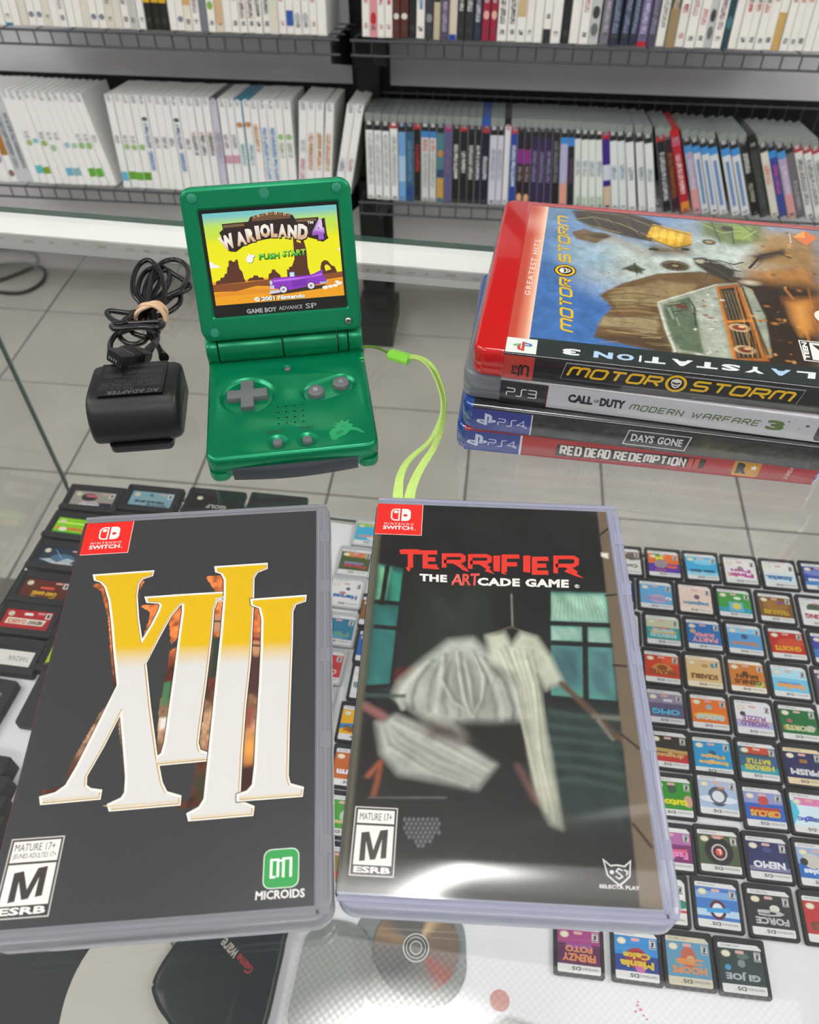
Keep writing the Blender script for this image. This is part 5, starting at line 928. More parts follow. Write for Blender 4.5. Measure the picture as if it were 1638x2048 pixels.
dishes = [(circ(14.2, 40, 19.5, -27), circ(12.0, 40, 19.5, -27), 1.5), (capsule((53, -29), (65.7, -24.4), 8.0), capsule((53, -29), (65.7, -24.4), 6.1), 1.4),
          (circ(5.6, 24, 33.1, -62.6), circ(2.9, 24, 33.1, -62.6), 1.5), (circ(5.6, 24, 46.9, -62.8), circ(2.9, 24, 46.9, -62.8), 1.5), (circ(3.1, 20, 39.8, -8.9), circ(1.8, 20, 39.8, -8.9), .7)]
face_with_holes(g, outer, [d[0] for d in dishes], ZT)
for o, i, dp in dishes:
    n = len(o); mid = [((a[0]*.72+b[0]*.28), (a[1]*.72+b[1]*.28)) for a, b in zip(o, i)]
    g.loft([[(x, y, ZT) for x, y in o], [(x, y, ZT-dp*.15) for x, y in mid], [(x, y, ZT-dp) for x, y in i]], 0, False, True)
me = g.mesh('body_top', m_gr, ang=35)
bm = bmesh.new(); bm.from_mesh(me); bmesh.ops.remove_doubles(bm, verts=bm.verts, dist=1e-6); bmesh.ops.recalc_face_normals(bm, faces=bm.faces); bm.to_mesh(me); bm.free(); me.set_sharp_from_angle(angle=rad(35))
place(me, 'body_top', con)
g = MB(); g.plate(W-.4, D-.6, 6, [(2.2, 1.2), (.8, 2.0), (.2, 3.4), (.2, 5.5)], cx, cy+.1, n=8)
g.obj('body_base', m_gr, con)
for sx in (5.4, W-5.4):
    g = MB(); g.plate(10.0, 26, 4.2, [(1.6, .0), (.4, .8), (0, 2.0), (0, 5.7)], sx, -58.2, n=6); g.obj('foot', m_gr, con)
MB().box(10.6, 69.4, -70.3, -69.2, 5.4, 5.9).obj('seam', m_gr2, con, smooth=False)
# keys
def cross(a, b): return [(-a, -b), (-b, -b), (-b, -a), (b, -a), (b, -b), (a, -b), (a, b), (b, b), (b, a), (-b, a), (-b, b), (-a, b)]
px, py = 19.5, -27; K = []
g = MB()
def crs(a, b, z, r=.5):
    P = [];
    for (x, y) in cross(a, b): P.append((px+x, py+y, z))
    return P
g.loft([crs(9.9, 3.2, 13.0), crs(9.9, 3.2, 15.4), crs(9.6, 2.95, 15.9), crs(9.0, 2.5, 16.1)]); g.obj('direction_pad', m_key, con, ang=30)
kp = Print(); kp.DZ = .01
for nm, (x, y), ch in (('button_b', (53, -29), 'B'), ('button_a', (65.7, -24.4), 'A')):
    t = MB().disc(4.15, [(0, 12.8), (0, 15.2), (.3, 15.7), (1.0, 15.95)], x, y, n=28).obj('round_button', m_key, con)
    q_ = Print(); q_.text(ch, (x-1.1, y-1.3, x+1.2, y+1.6), '8f9195', .03); q_.obj('button_letter', mat_print('key_print', .35, .2), t, (0, 0, 16.0))
for x in (33.1, 46.9): MB().disc(2.35, [(0, 12.8), (0, 14.4), (.3, 14.9), (.9, 15.1)], x, -62.7, n=22).obj('small_button', m_key, con)
MB().disc(1.55, [(0, 13.6), (0, 14.5), (.4, 14.8)], 39.8, -8.9, n=16).obj('light_button', m_key, con)
hp = MB()
for i in range(4):
    for j in range(4): hp.disc(.72 if 0 < i < 3 and 0 < j < 3 else .5, [(0, ZT-.02), (.02, ZT+.03)], 34+i*3.93, -38.0-j*4.0, n=10, ry=.5)
hp.obj('speaker_holes', mat('hole_black', '020403', .9), con, kind='stuff')
q_ = Print(); q_.text('SELECT', (28.2, -56.2, 36.6, -54.2), '0a5a3c', .05); q_.text('START', (43.4, -55.4, 50.6, -53.4), '0a5a3c', .05)
q_.text('SELECT', (28.3, -56.4, 36.7, -54.4), '02432d', .02); q_.text('START', (43.5, -55.6, 50.7, -53.6), '02432d', .02)
# plain light green brush mark
sq = [(57, -62), (56.6, -59.6), (58, -57.6), (60.4, -56.6), (58.6, -55.2), (61, -54.6), (59.6, -52.8), (62.4, -53.6), (63, -51.2), (64.4, -53.4), (67, -51.6), (66, -54.2), (68.4, -55.4), (67.4, -57), (70, -58), (73.4, -61.6), (72, -62), (69, -59.6), (66.4, -59.4), (64.6, -62), (61, -63.4), (59.6, -65.2), (57.6, -64.6)]
q_.poly([(x+.6, y) for x, y in sq], '15935c', False)
q_.poly([(60, -60.4), (62.4, -58.6), (64.4, -59.2), (63, -61.2), (61, -61.6)], '067a50', False); q_.poly([(62, -57), (65, -55.6), (65.6, -57)], '067a50', False)
q_.rect(77.0, -6.6, 79.4, -5.2, '2fc24a'); q_.rect(77.2, -9.2, 79.4, -7.8, '4f7f6c')
q_.obj('top_print', mat_print('console_print', .35, .2), con, (0, 0, ZT+.02))
# hinge
HY, HZ, HR = 7.2, 19.2, 7.9
def barrel(x0, x1, r, name, m=None, lab=None):
    n = 32; g = MB(); rings = []
    for x, rr in ((x0, r-.7), (x0+.25, r-.15), (x0+.6, r), (x1-.6, r), (x1-.25, r-.15), (x1, r-.7)):
        rings.append([(x, HY+rr*math.cos(2*PI*i/n), HZ+rr*math.sin(2*PI*i/n)) for i in range(n)])
    g.loft(rings); return g.obj(name, m or m_gr, con)
for x0, x1, r in ((0.2, 6.0, HR-.1), (66.9, 71.9, HR-.3), (72.2, 79.4, HR-.1)): barrel(x0, x1, r, 'hinge_block')
for a, b in ((.2, 6.0), (72.2, 79.4)): MB().box(a, b, 0.6, 9, 11, HZ-4).obj('hinge_cheek', m_gr, con, smooth=False)
MB().box(6.2, 66.8, .5, 3, 14.4, 15.2).obj('hinge_gap', m_gr2, con, smooth=False)
barrel(6.3, 38.6, HR, 'lid_barrel'); barrel(39.1, 66.5, HR+.25, 'lid_barrel')
# lid
A_L = .419
lid = empty('lid', (0, -1.64, 29.5), (PI/2-A_L, 0, 0)); lid.parent = con
LW, LH = 79.6, 71.3
g = MB(); g.plate(LW, LH, 5.5, [(2.4, -8.8), (.8, -8.2), (0, -6.8), (0, -1.2), (.35, -.4), (1.1, 0)], LW/2, LH/2, n=8, caps=(True, False))
outer = rrect(LW-2.2, LH-2.2, 4.4, 8, LW/2, LH/2); bz = rrect(67.6, 51.7, 1.8, 4, 40.3, 36.15); bi = rrect(65.8, 49.9, 1.2, 4, 40.3, 36.15)
sc_h = [circ(2.55, 20, 5.7, 66.4), circ(2.55, 20, 72.9, 66.8), circ(2.3, 20, 72.8, 4.6)]
face_with_holes(g, outer, [bz]+sc_h, 0)
g.loft([[(x, y, 0) for x, y in bz], [(x, y, -1.1) for x, y in bi]], 0, False, True)
for h in sc_h: g.loft([[(x, y, 0) for x, y in h], [(x, y, -.9) for x, y in h]], 0, False, True)
me = g.mesh('lid_shell', m_gr, ang=35)
bm = bmesh.new(); bm.from_mesh(me); bmesh.ops.remove_doubles(bm, verts=bm.verts, dist=1e-6); bmesh.ops.recalc_face_normals(bm, faces=bm.faces); bm.to_mesh(me); bm.free(); me.set_sharp_from_angle(angle=rad(35))
place(me, 'lid_shell', lid)
MB().box(7, 66, -3.5, 4, -9, -6.4).obj('lid_neck', m_gr, lid, smooth=False)
for x, y in ((5.7, 66.4), (72.9, 66.8)): MB().disc(2.4, [(0, -.8), (0, .0), (.5, .35), (1.2, .5)], x, y, n=22).obj('rubber_pad', m_pad, lid)
for x, y in ((39.1, 66.8), (6.5, 4.2)): MB().disc(2.35, [(0, -.3), (0, .06), (.4, .12)], x, y, n=6 if y < 10 else 20).obj('rubber_pad', m_pad, lid)
t = MB().disc(1.6, [(0, -.9), (0, -.3), (.3, -.1)], 72.8, 4.6, n=18).obj('screw', mat('steel', 'b8b4aa', .3, metal=1), lid)
MB().box(71.8, 73.8, 4.4, 4.8, -.12, -.05).box(72.6, 73.0, 3.6, 5.6, -.12, -.05).obj('screw_slot', m_blkg, t, smooth=False)
lens = MB().plate(65.6, 49.7, 1.1, [(0, -1.3), (0, -1.0)], 40.3, 36.15, n=4).obj('screen_lens', m_blkg, lid)
p = Print(); p.text('GAME BOY', (23.4, 12.0, 38.2, 14.3), 'a9a9ad', .035); p.text('ADVANCE', (39.2, 12.5, 50.9, 14.3), 'a9a9ad', .01); p.text('SP', (52.4, 12.2, 57.9, 14.7), 'a9a9ad', .01)
p.obj('lens_lettering', m_cover, lens, (0, 0, -.98))
# lit screen picture, 63 x 42 mm
X0, X1, Y0s, Y1s = 9.1, 72.1, 17.1, 59.4
p = Print(); p.DZ = .004
R = Ras(X0, Y0s, X1, Y1s, .5, 'f2ea12'); T = lambda a, b: (lambda X, Y: np.clip((Y-a)/(b-a), 0, 1))
R.grad(T(47.5, 53.5), '9ad8a0').grad(T(52.5, 58), '6cc4d8').grad(T(45, 49.5), 'c6e43c', .8).grad(T(54, 58), '5fbcd6', .8).grad(lambda X, Y: (Y < 28.5)*1.0, 'f0a818')
p.patch(R)
p.rect(X0, Y0s, X1, 24.2, 'f0a014'); p.poly([(X0, 23.6), (20, 23.2), (30, 25), (40, 24), (50, 26), (60, 25), (X1, 26), (X1, 28.6), (60, 28.2), (48, 27.2), (36, 27.6), (24, 27), (X0, 27)], '8a4a1e', False)
p.rect(X0, Y0s, X1, 23.0, 'f2a216'); p.poly([(X0, 22.6), (25, 23.6), (40, 23.2), (X1, 25.4), (X1, 22), (X0, 21)], 'e8901c', False)
BR = '5a2c1c'
def mesa(P): p.poly(P, BR, False)
mesa([(10.5, 27), (11, 28.6), (13, 29), (13.2, 30), (15, 30.2), (15.4, 31.5), (16.6, 32), (17.2, 34.6), (18, 35.4), (18.2, 37.6), (19.8, 37.8), (20, 37), (21.4, 37.2), (21.6, 38), (22.6, 37.8), (22.8, 33.8), (24, 32), (24.4, 29), (25, 27.2)])
mesa([(25.8, 27.4), (26.8, 28.8), (28.6, 29), (29.2, 30), (31, 29.8), (31.6, 28.8), (33.4, 28.8), (34, 27.6)])
mesa([(36, 27.6), (36.4, 30), (37.8, 30.6), (38.2, 32), (39.8, 32), (40, 31), (41.2, 30), (42, 29), (42, 27.6)])
mesa([(45.2, 27.2), (45.4, 31.6), (46.4, 31.4), (46.6, 32.6), (48, 32.8), (49.6, 36), (50, 46), (49.8, 48), (51.4, 48), (51.6, 44), (53.4, 43.2), (53.6, 44.4), (55, 44.2), (55.8, 40), (55.6, 32), (56.4, 28)])
mesa([(62, 28), (61.6, 31), (62.4, 33.6), (64, 34.6), (65.6, 34), (67, 32), (68.6, 31.2), (69.6, 28.4)]); p.poly([(64, 29.4), (63.6, 31.6), (64.6, 32.6), (66.2, 31.6), (66.8, 30)], 'f2e414', False)
p.poly([(X0, 37.6), (10.2, 37.8), (11.4, 36.4), (13.4, 35.6), (14, 34.8), (X0, 34.8)], 'f6f4ee', False); p.poly([(70.6, 38.8), (X1, 40), (X1, 38.4)], 'f6f4ee', False)
for k in range(22):
    rx, ry = rs.uniform(11, 70), rs.uniform(18, 22.6); p.rect(rx, ry, rx+rs.uniform(.8, 2), ry+.18, 'd8861a')
# carved title board
DK_ = '2a1a18'
p.poly([(17.6, 54.4), (30, 54.6), (31.2, 56.6), (36, 57.6), (42, 58.2), (47, 57.4), (51, 56.2), (52, 54.4), (63, 54.4), (63.2, 53), (66, 54), (66.4, 46), (67, 44.6), (64, 43), (61, 44.4), (56, 46), (44, 46.8), (34, 45.8), (26, 43.6), (22.4, 41.4), (19.6, 41.8), (15.8, 50.6), (17.8, 52)], DK_, False)
p.poly([(18, 53.9), (28, 54), (28, 52.8), (18.2, 52.6)], '7a5c3c', False); p.poly([(52, 53.9), (62, 53.9), (62, 52.8), (53, 52.8)], '7a5c3c', False); p.poly([(31.6, 54.6), (50.4, 54.8), (49, 56.2), (42, 57.4), (36, 57), (32, 56)], '6e4e34', False)
for k in range(9): p.ell(33+k*2.05, 56.1+1.5*math.sin(PI*(k+.5)/9), .8, .62, 'd8b48a' if k % 2 else 'a87e58', 10); p.ell(33+k*2.05, 56.1+1.5*math.sin(PI*(k+.5)/9)-.1, .3, .25, DK_, 6)
nm = 'WARIOLAND'; wd = [6.8, 4.7, 4.3, 2.1, 4.7, 3.1, 4.3, 4.5, 4.9]; x = 16.6
for i, ch in enumerate(nm):
    u = (i-4)/4.0; cxx = x+wd[i]/2; a = .52*-u*.55+.02; base = 46.9-4.0*max(0, -u)**1.4-2.2*max(0, u)**1.8; hh = 6.2+(.9 if abs(u) > .9 else 0)
    ca, sa = math.cos(-u*.16+(.28 if i == 0 else 0)), math.sin(-u*.16 if i else .28)
    def tq(px_, py_): return (cxx+px_*ca-py_*sa, base+px_*sa+py_*ca)
    w2 = wd[i]*.5
    p.text(ch, [tq(-w2+.35, -.55), tq(w2+.35, -.55), tq(w2+.35, hh-.5), tq(-w2+.35, hh-.5)], DK_, .09)
    w2 += .25 if i == 0 else 0
    p.text(ch, [tq(-w2, 0), tq(w2, 0), tq(w2, hh), tq(-w2, hh)], (lambda bb, hh_: (lambda xx, yy: lin('f6efe6') if yy > bb+hh_*.45 else lin('d8b48e')))(base, hh), .07)
    x += wd[i]+.12
p.text('4', [(58.9, 43.4), (65.6, 43.8), (65.4, 53.8), (59.8, 53.0)], DK_, .13); p.text('4', [(59.2, 43.9), (65.5, 44.3), (65.1, 53.6), (59.8, 53.2)], (lambda xx, yy: lin('e0c4f0') if yy > 49 else lin('a05cc8')), .08)
p.text('TM', (57.6, 51.6, 60.4, 52.8), 'f4f2f0', .03)
for t_, a_, b_ in (('PUSH', 32.7, 42.6), ('START', 44.0, 55.4)):
    yo = .12*(a_-32)
    p.text(t_, (a_+.15, 36.7+yo*.4, b_+.25, 39.8+yo*.4), '0c3a18', .06); p.text(t_, (a_, 37.1+yo*.4, b_, 39.9+yo*.4), (lambda xx, yy: lin('a8e84c') if yy > 38.9 else lin('22b83c')), .03)
for P_h in ([(26.6, 37.2), (27.2, 36.2), (29, 36), (30, 37), (30, 38.2), (30.9, 38.6), (30.9, 39.4), (29, 39.5), (28.8, 40.2), (28, 40.2), (27.8, 39.2), (26.8, 38.6)],): p.poly([(x_+.2, y_-.2) for x_, y_ in P_h], '3a3a40', False); p.poly(P_h, 'f4f4f4', False)
# purple open-top car (no driver)
p.poly([(36, 20.4), (37.2, 19.8), (62, 21.4), (63.8, 23.2), (36.6, 22)], '3a2418', False)
p.poly([(36.6, 23.4), (37.4, 26.8), (38.6, 28.2), (46, 28), (47, 29.4), (48, 29.4), (48.6, 28), (56, 28.2), (58, 28.6), (62.4, 30.4), (62.6, 28), (64, 25), (63.4, 23.8), (58, 23.4), (46, 21.8), (42, 22.4)], '8c34c0', False)
p.poly([(38, 27), (46, 27.4), (56, 27.4), (62, 28.6), (62, 27.6), (48, 26.4), (38.4, 26.2)], 'c070e8', False); p.poly([(47, 23), (54, 23.6), (54, 26.4), (47, 26)], '7a28ac', False)
p.rect(46.4, 28, 48.8, 30.2, '8ab8e0'); p.rect(46.7, 28.2, 48.4, 29.9, 'cfe4f4'); p.poly([(48.9, 28), (56, 28.2), (55, 29), (50, 28.8)], '5a2a20', False)
for wx, wy in ((42.6, 22.3), (56.2, 23.1)): p.ell(wx, wy, 2.1, 1.9, '2a2230', 18); p.ell(wx, wy, 1.7, 1.55, 'e6e2ea', 16); p.ell(wx, wy, .7, .65, '8a8494', 12)
p.poly([(35.6, 20.6), (41, 21), (40.6, 22.4), (36, 22.2)], 'd0d0d8', False); p.poly([(36, 23), (38.4, 22.8), (38.2, 24.6), (36.4, 24.8)], 'c8ccd8', False); p.ell(37, 26, .7, 1.1, 'c8d4f4', 10); p.rect(60.6, 23.6, 64.6, 24.6, 'b0b0bc')
for a_, b_, c_ in ((63, 21.7, 1.5), (65.6, 22.0, 1.2), (68, 22.3, 1.3), (70.2, 23.2, 1.4), (69, 24, 1.0)): p.ell(a_, b_, c_, c_*.6, 'f2efe4', 12)
p.text('© 2001 Nintendo', (28.1, 16.9+.5, 52.9, 19.7), '3a2a10', .1); p.text('© 2001 Nintendo', (27.9, 17.6, 52.7, 19.8), 'f8f6f0', .045)
p.obj('screen_picture', mat_print('screen_lit', .2, 0, emit=.98), lid, (0, 0, -.99))
# cartridge in the slot
gc = empty('game_cartridge', (-102.39, 331.15, .1), (0, 0, .137), 'dark grey cartridge pushed into the front slot of the green console', 'cartridge')
g = MB(); fr = [(11.2, -45), (11.2, -70.6)]+[(11.2+58*i/16, -71.2-2.2*math.sin(PI*i/16)) for i in range(17)]+[(69.2, -70.6), (69.2, -45)]
g.loft([[(x, y*1.0+(.5 if k in (0, 3) else 0), z) for x, y in fr] for k, z in ((0, .6), (1, 1.4), (2, 7.2), (3, 8.0))]); g.obj('cartridge_shell', mat('cart_slate', '3b3f47', .45, bump=.05), gc, ang=35)
# wrist strap: loop of cord, clasp and two flat bands
m_lime = mat('strap_lime', 'bede78', .7, bump=.8, bscale=1500, var=.15, vscale=900); m_lime2 = mat('clasp_lime', '93e84c', .35, coat=.3); m_lime3 = mat('strap_lime_edge', 'c8ea7c', .7)
inv = (Matrix.Translation((-102.39*MM, 331.15*MM, .1*MM)) @ Matrix.Rotation(.137, 4, 'Z')).inverted()
def tocon(P): return [tuple((inv @ (Vector(q)*MM))/MM) for q in P]
st0 = [(STRING[0][0]-3, STRING[0][1]+1, 13)]+STRING
ws = MB().tube(tocon(spline(st0, 8)), .75, 8).obj('wrist_strap', mat('strap_cord', '5d8c2c', .6), con, label='lime green wrist strap')
a, b = Vector(tocon([CLASP[0]])[0]), Vector(tocon([CLASP[1]])[0]); d = (b-a).normalized(); n_ = Vector((-d.y, d.x, 0)).normalized(); rings = []
for t_, wv, hv in ((-.02, 2.4, 1.3), (.02, 3.3, 1.9), (.14, 4.1, 2.4), (1, 4.3, 2.5)):
    c = a+(b-a)*t_; c = Vector((c.x, c.y, 2.9)); rings.append([tuple(c+n_*(wv*math.cos(2*PI*i/16)*(1 if abs(math.cos(2*PI*i/16)) < .5 else 1))+Vector((0, 0, hv*math.sin(2*PI*i/16)))) for i in range(16)])
MB().loft(rings).obj('strap_clasp', m_lime2, ws)
def ribbon(P, wfun, th, name, mt, tilt=lambda t: 0):
    P = [Vector(q) for q in tocon(spline(P, 6))]; g = MB(); rings = []
    for i, q in enumerate(P):
        t = i/(len(P)-1); tg = (P[min(i+1, len(P)-1)]-P[max(i-1, 0)]).normalized(); s_ = Vector((-tg.y, tg.x, 0)).normalized(); u = Vector((0, 0, 1)); ph = tilt(t)
        sx = s_*math.cos(ph)+u*math.sin(ph); ux = u*math.cos(ph)-s_*math.sin(ph); w_ = wfun(t)/2
        rr = [(-w_, -th), (-w_, th)]+[(w_*(k/5*2-1), th*(1.0+.5*(k % 2))) for k in range(1, 5)]+[(w_, th), (w_, -th)]
        rings.append([tuple(q+sx*aa+ux*bb+Vector((0, 0, .35))) for aa, bb in rr])
    return g.loft(rings).obj(name, mt, ws, ang=60)
ribbon(S1, lambda t: 3.0+.4*math.sin(t*6)+(2.6*max(0, (t-.6)/.4)), .35, 'strap_band', m_lime, lambda t: .9*(1-t)**.7 if t < .9 else .1)
ribbon(S2, lambda t: 3.0+(2.2*max(0, (t-.65)/.35)), .35, 'strap_band', m_lime, lambda t: -.9*(1-t)**.5)
# ------------------------------------------------------------------ black mains adapter
m_ad = mat('adapter_black', '0f1012', .42, coat=.15, bump=.25, bscale=2500, coat_rough=.3); m_ad2 = mat('adapter_gloss', '0e0f11', .25, coat=.3)
ad = empty('power_adapter', (-155.0, 319.5, .1), (0, 0, .105), 'black block mains adapter with embossed lettering, left of the green console', 'adapter')
pf = [(-.5, 4.6), (0, 7), (0, 20.5), (-.8, 23.2), (-3.0, 24.6), (-12, 25.5), (-22, 26.2), (-28, 26.0), (-31.5, 24.6), (-34.8, 21.4), (-37.2, 16.6), (-38.4, 11.0), (-38.2, 7.2), (-37.4, 5.2), (-35.5, 4.2), (-19, 3.8)]
cyy, czz = -19, 14.5; rings = []
for x, k in ((0, .86), (.5, .93), (1.4, .975), (3.0, 1), (20, 1.004), (37.6, 1), (39.4, .985), (41.4, .94), (42.4, .86)): rings.append([(x, cyy+(a-cyy)*k, czz+(b-czz)*k) for a, b in pf])
MB().loft(rings).obj('adapter_body', m_ad, ad, ang=50)
MB().plate(30, 22, 3, [(.6, 0), (0, .8), (0, 4.3)], 22, -28.5, n=5).obj('prong_plate', m_ad, ad)
MB().box(42.0, 42.6, -30, -8, 13.2, 13.7).obj('side_seam', m_ad2, ad, smooth=False)
q_ = Print(); q_.DZ = .004
q_.rect(5.0, -29.0, 36.4, -2.4, '121315')
def em(t, x0, y0, x1, y1, b=.0, c='4c4e53'):  # lettering faces the far side
    y0 *= 1.36; y1 *= 1.36; q_.text(t, [(x1, y1), (x0, y1), (x0, y0), (x1, y0)], c, b, 1.1)
em('AC ADAPTER', 10.2, -20.8, 34.6, -18.6, .03, '585a60'); em('MODEL NO. AC-10:USA', 6, -17.9, 22, -16.9); em('INPUT: AC 120V 60Hz 4W', 7, -15.6, 34.6, -14.4); em('OUTPUT: DC 5.2V 320mA', 13, -13.4, 34.4, -12.2); em('FOR USE WITH CONSOLE', 17, -11.6, 34.2, -10.8); em('E-CLASS 2', 7, -9.6, 15, -8.6)
em('RISK OF ELECTRIC SHOCK', 17, -9.0, 34.2, -8.0); em('DRY LOCATION USE ONLY', 19, -7.4, 34.2, -6.4); em('MADE IN CHINA', 7, -5.6, 16, -4.8); em('DO NOT SOAK OR HEAT ADAPTER', 7, -4.4, 34.4, -3.2)
for yy, xa in ((-16.2, 6), (-14.0, 6.5), (-10.2, 7), (-7.8, 18)): q_.rect(xa, yy*1.36, 34.8, yy*1.36+.2, '55575c')
o = q_.obj('painted_relief_lettering', mat_print('emboss_print', .3, .3), ad, (0, 0, 24.85), (rad(-4.4), 0, 0)); o.location.z = 24.5*MM+.0006;  # letters are flat; lighter grey paints the light on their relief
# cord bundle, its loops held by a rubber band, ends in a plug
cordm = mat('cord_black', '0d0e10', .3, coat=.25)
wi = (Matrix.Translation((-155.0*MM, 319.5*MM, .1*MM)) @ Matrix.Rotation(.105, 4, 'Z')).inverted()
def toad(P): return [tuple((wi @ (Vector(q)*MM))/MM) for q in P]
g = MB()
for c in CORD: g.tube(toad(spline([(x, y, max(z, 1.7)) for x, y, z in c], 7)), 1.55, 9)
cord = g.obj('cord', cordm, ad, label='black cord folded into a bundle of loops', ang=70)
for nm, P0, P1, r0, r1 in (('strain_relief', CONN[2], CONN[1], 1.9, 2.8), ('strain_relief', CORD[11][-2], CORD[11][-1], 1.8, 2.6)):
    g = MB(); a, b = Vector(toad([P0])[0]), Vector(toad([P1])[0])
    for k in range(7): c = a+(b-a)*(k/7); e_ = a+(b-a)*((k+.6)/7); g.tube([tuple(c), tuple(e_)], r0+(r1-r0)*k/6, 10)
    g.obj(nm, cordm, cord)
a, b = Vector(toad([CONN[1]])[0]), Vector(toad([(CONN[0][0]-.5, CONN[0][1]-3.5, 22.4)])[0]); 
a = Vector((23.5, 8.5, 21.5)); b = Vector((11.5, -3.5, 29.6)); d = (b-a).normalized(); s_ = Vector((-d.y, d.x, 0)).normalized(); u = d.cross(s_); u = u if u.z > 0 else -u
def prism(sec, name, mt, par):
    rings = []
    for t_, wv, hv in sec:
        c = a+(b-a)*t_; rings.append([tuple(c+s_*x+u*y) for x, y in rrect(wv, hv, .8, 3)])
    return MB().loft(rings).obj(name, mt, par)
plug = prism(((-.1, 5, 3.6), (0.05, 9.0, 5.4), (.3, 11.6, 6.6), (.62, 12.0, 6.8), (.63, 11.2, 6.2), (1.0, 11.2, 6.2)), 'plug', m_ad, cord)
for k in range(4):
    tt = .3+k*.08; prism(((tt, 12.5, 7.2), (tt+.03, 12.5, 7.2)), 'plug_rib', m_ad, plug)
prism(((.99, 9.8, 5.0), (1.012, 9.8, 5.0)), 'plug_socket', mat('socket_black', '020203', .8), plug)
g = MB(); c = a+(b-a)*1.015
for x in (-2.6, -.9, .9, 2.6): g.v += [tuple(c+s_*(x-.45)+u*(-1.2)+d*z) for z in (0, .5)]+[tuple(c+s_*(x+.45)+u*(-1.2)+d*z) for z in (0, .5)]+[tuple(c+s_*(x-.45)+u*(.2)+d*z) for z in (0, .5)]+[tuple(c+s_*(x+.45)+u*(.2)+d*z) for z in (0, .5)]; k0 = len(g.v)-8; g.f += [(k0+1, k0+3, k0+7, k0+5)]; g.m += [0]
g.obj('plug_contacts', mat('contact_steel', '8c9298', .3, metal=.8), plug, smooth=False)
m_rub = mat('rubber_beige', 'dcb695', .6)
rb = empty('rubber_band', (BAND[0][4][0], BAND[0][4][1], 8), (0, 0, 0), 'beige rubber band twisted round the bundled black adapter cord', 'rubber band')
bc = Vector((-130.0, 373.0, 8))
def bandloop(cx_, cy_, cz_, rx, rz, ang, tiltv, wv, name):
    g = MB(); rings = []; n = 40; ca, sa = math.cos(ang), math.sin(ang)
    for i in range(n+1):
        f = 2*PI*i/n; x = rx*math.cos(f); z = rz*math.sin(f); y = tiltv*math.cos(f+.5)+1.0*math.sin(2*f)
        q = Vector((cx_+x*ca-y*sa, cy_+x*sa+y*ca, cz_+z)); nr = Vector((math.cos(f)*ca, math.cos(f)*sa, math.sin(f))); ax = Vector((-sa, ca, 0))
        rings.append([tuple((q+ax*aa+nr*bb-Vector((BAND[0][4][0], BAND[0][4][1], 8)))) for aa, bb in ((-wv/2, 0), (-wv/2, .9), (wv/2, .9), (wv/2, 0))])
    return g.loft(rings, 0, False, False).obj(name, m_rub, rb, ang=60)
BX, BY = -144.6, 385.0
bandloop(BX, BY, 7.5, 8.3, 6.2, .12, 1.8, 3.4, 'band_turn'); bandloop(BX+.6, BY-1.2, 7.5, 8.9, 6.8, -.25, -2.2, 3.0, 'band_turn'); bandloop(BX-.4, BY+1.4, 7.4, 8.0, 6.4, .4, 1.2, 2.6, 'band_turn')
# ------------------------------------------------------------------ cartridges on the glass shelf
m_cb = mat('cartridge_black', '24262a', .5, bump=.3, bscale=2500); m_cg = mat('cartridge_grey', 'b3b7bb', .45, bump=.15, bscale=2500)
m_lab = mat_print('label_print', .35, .35)
ZC = DK
def cart_mesh(m):
    g = MB()
    g.plate(32.8, 34.9, 1.6, [(.5, 0), (0, .4), (0, 3.1), (.35, 3.5)], 0, 0, n=3, caps=(True, False))
    # recess for the label
    o = rrect(32.1, 34.2, 1.3, 3); i_ = rrect(28.6, 29.8, 1.2, 3, 0, .9); face_with_holes(g, o, [i_], 3.5)
    g.loft([[(x, y, 3.5) for x, y in i_], [(x, y, 3.1) for x, y in rrect(28.2, 29.4, 1.0, 3, 0, .9)]], 0, False, True)
    for k in range(5): g.box(-8+k*4, -6.6+k*4, -16.6, -15.2, 3.45, 3.7)
    return g.mesh('cartridge_shell', m, ang=35)
cmk, cmg = cart_mesh(m_cb), cart_mesh(m_cg)
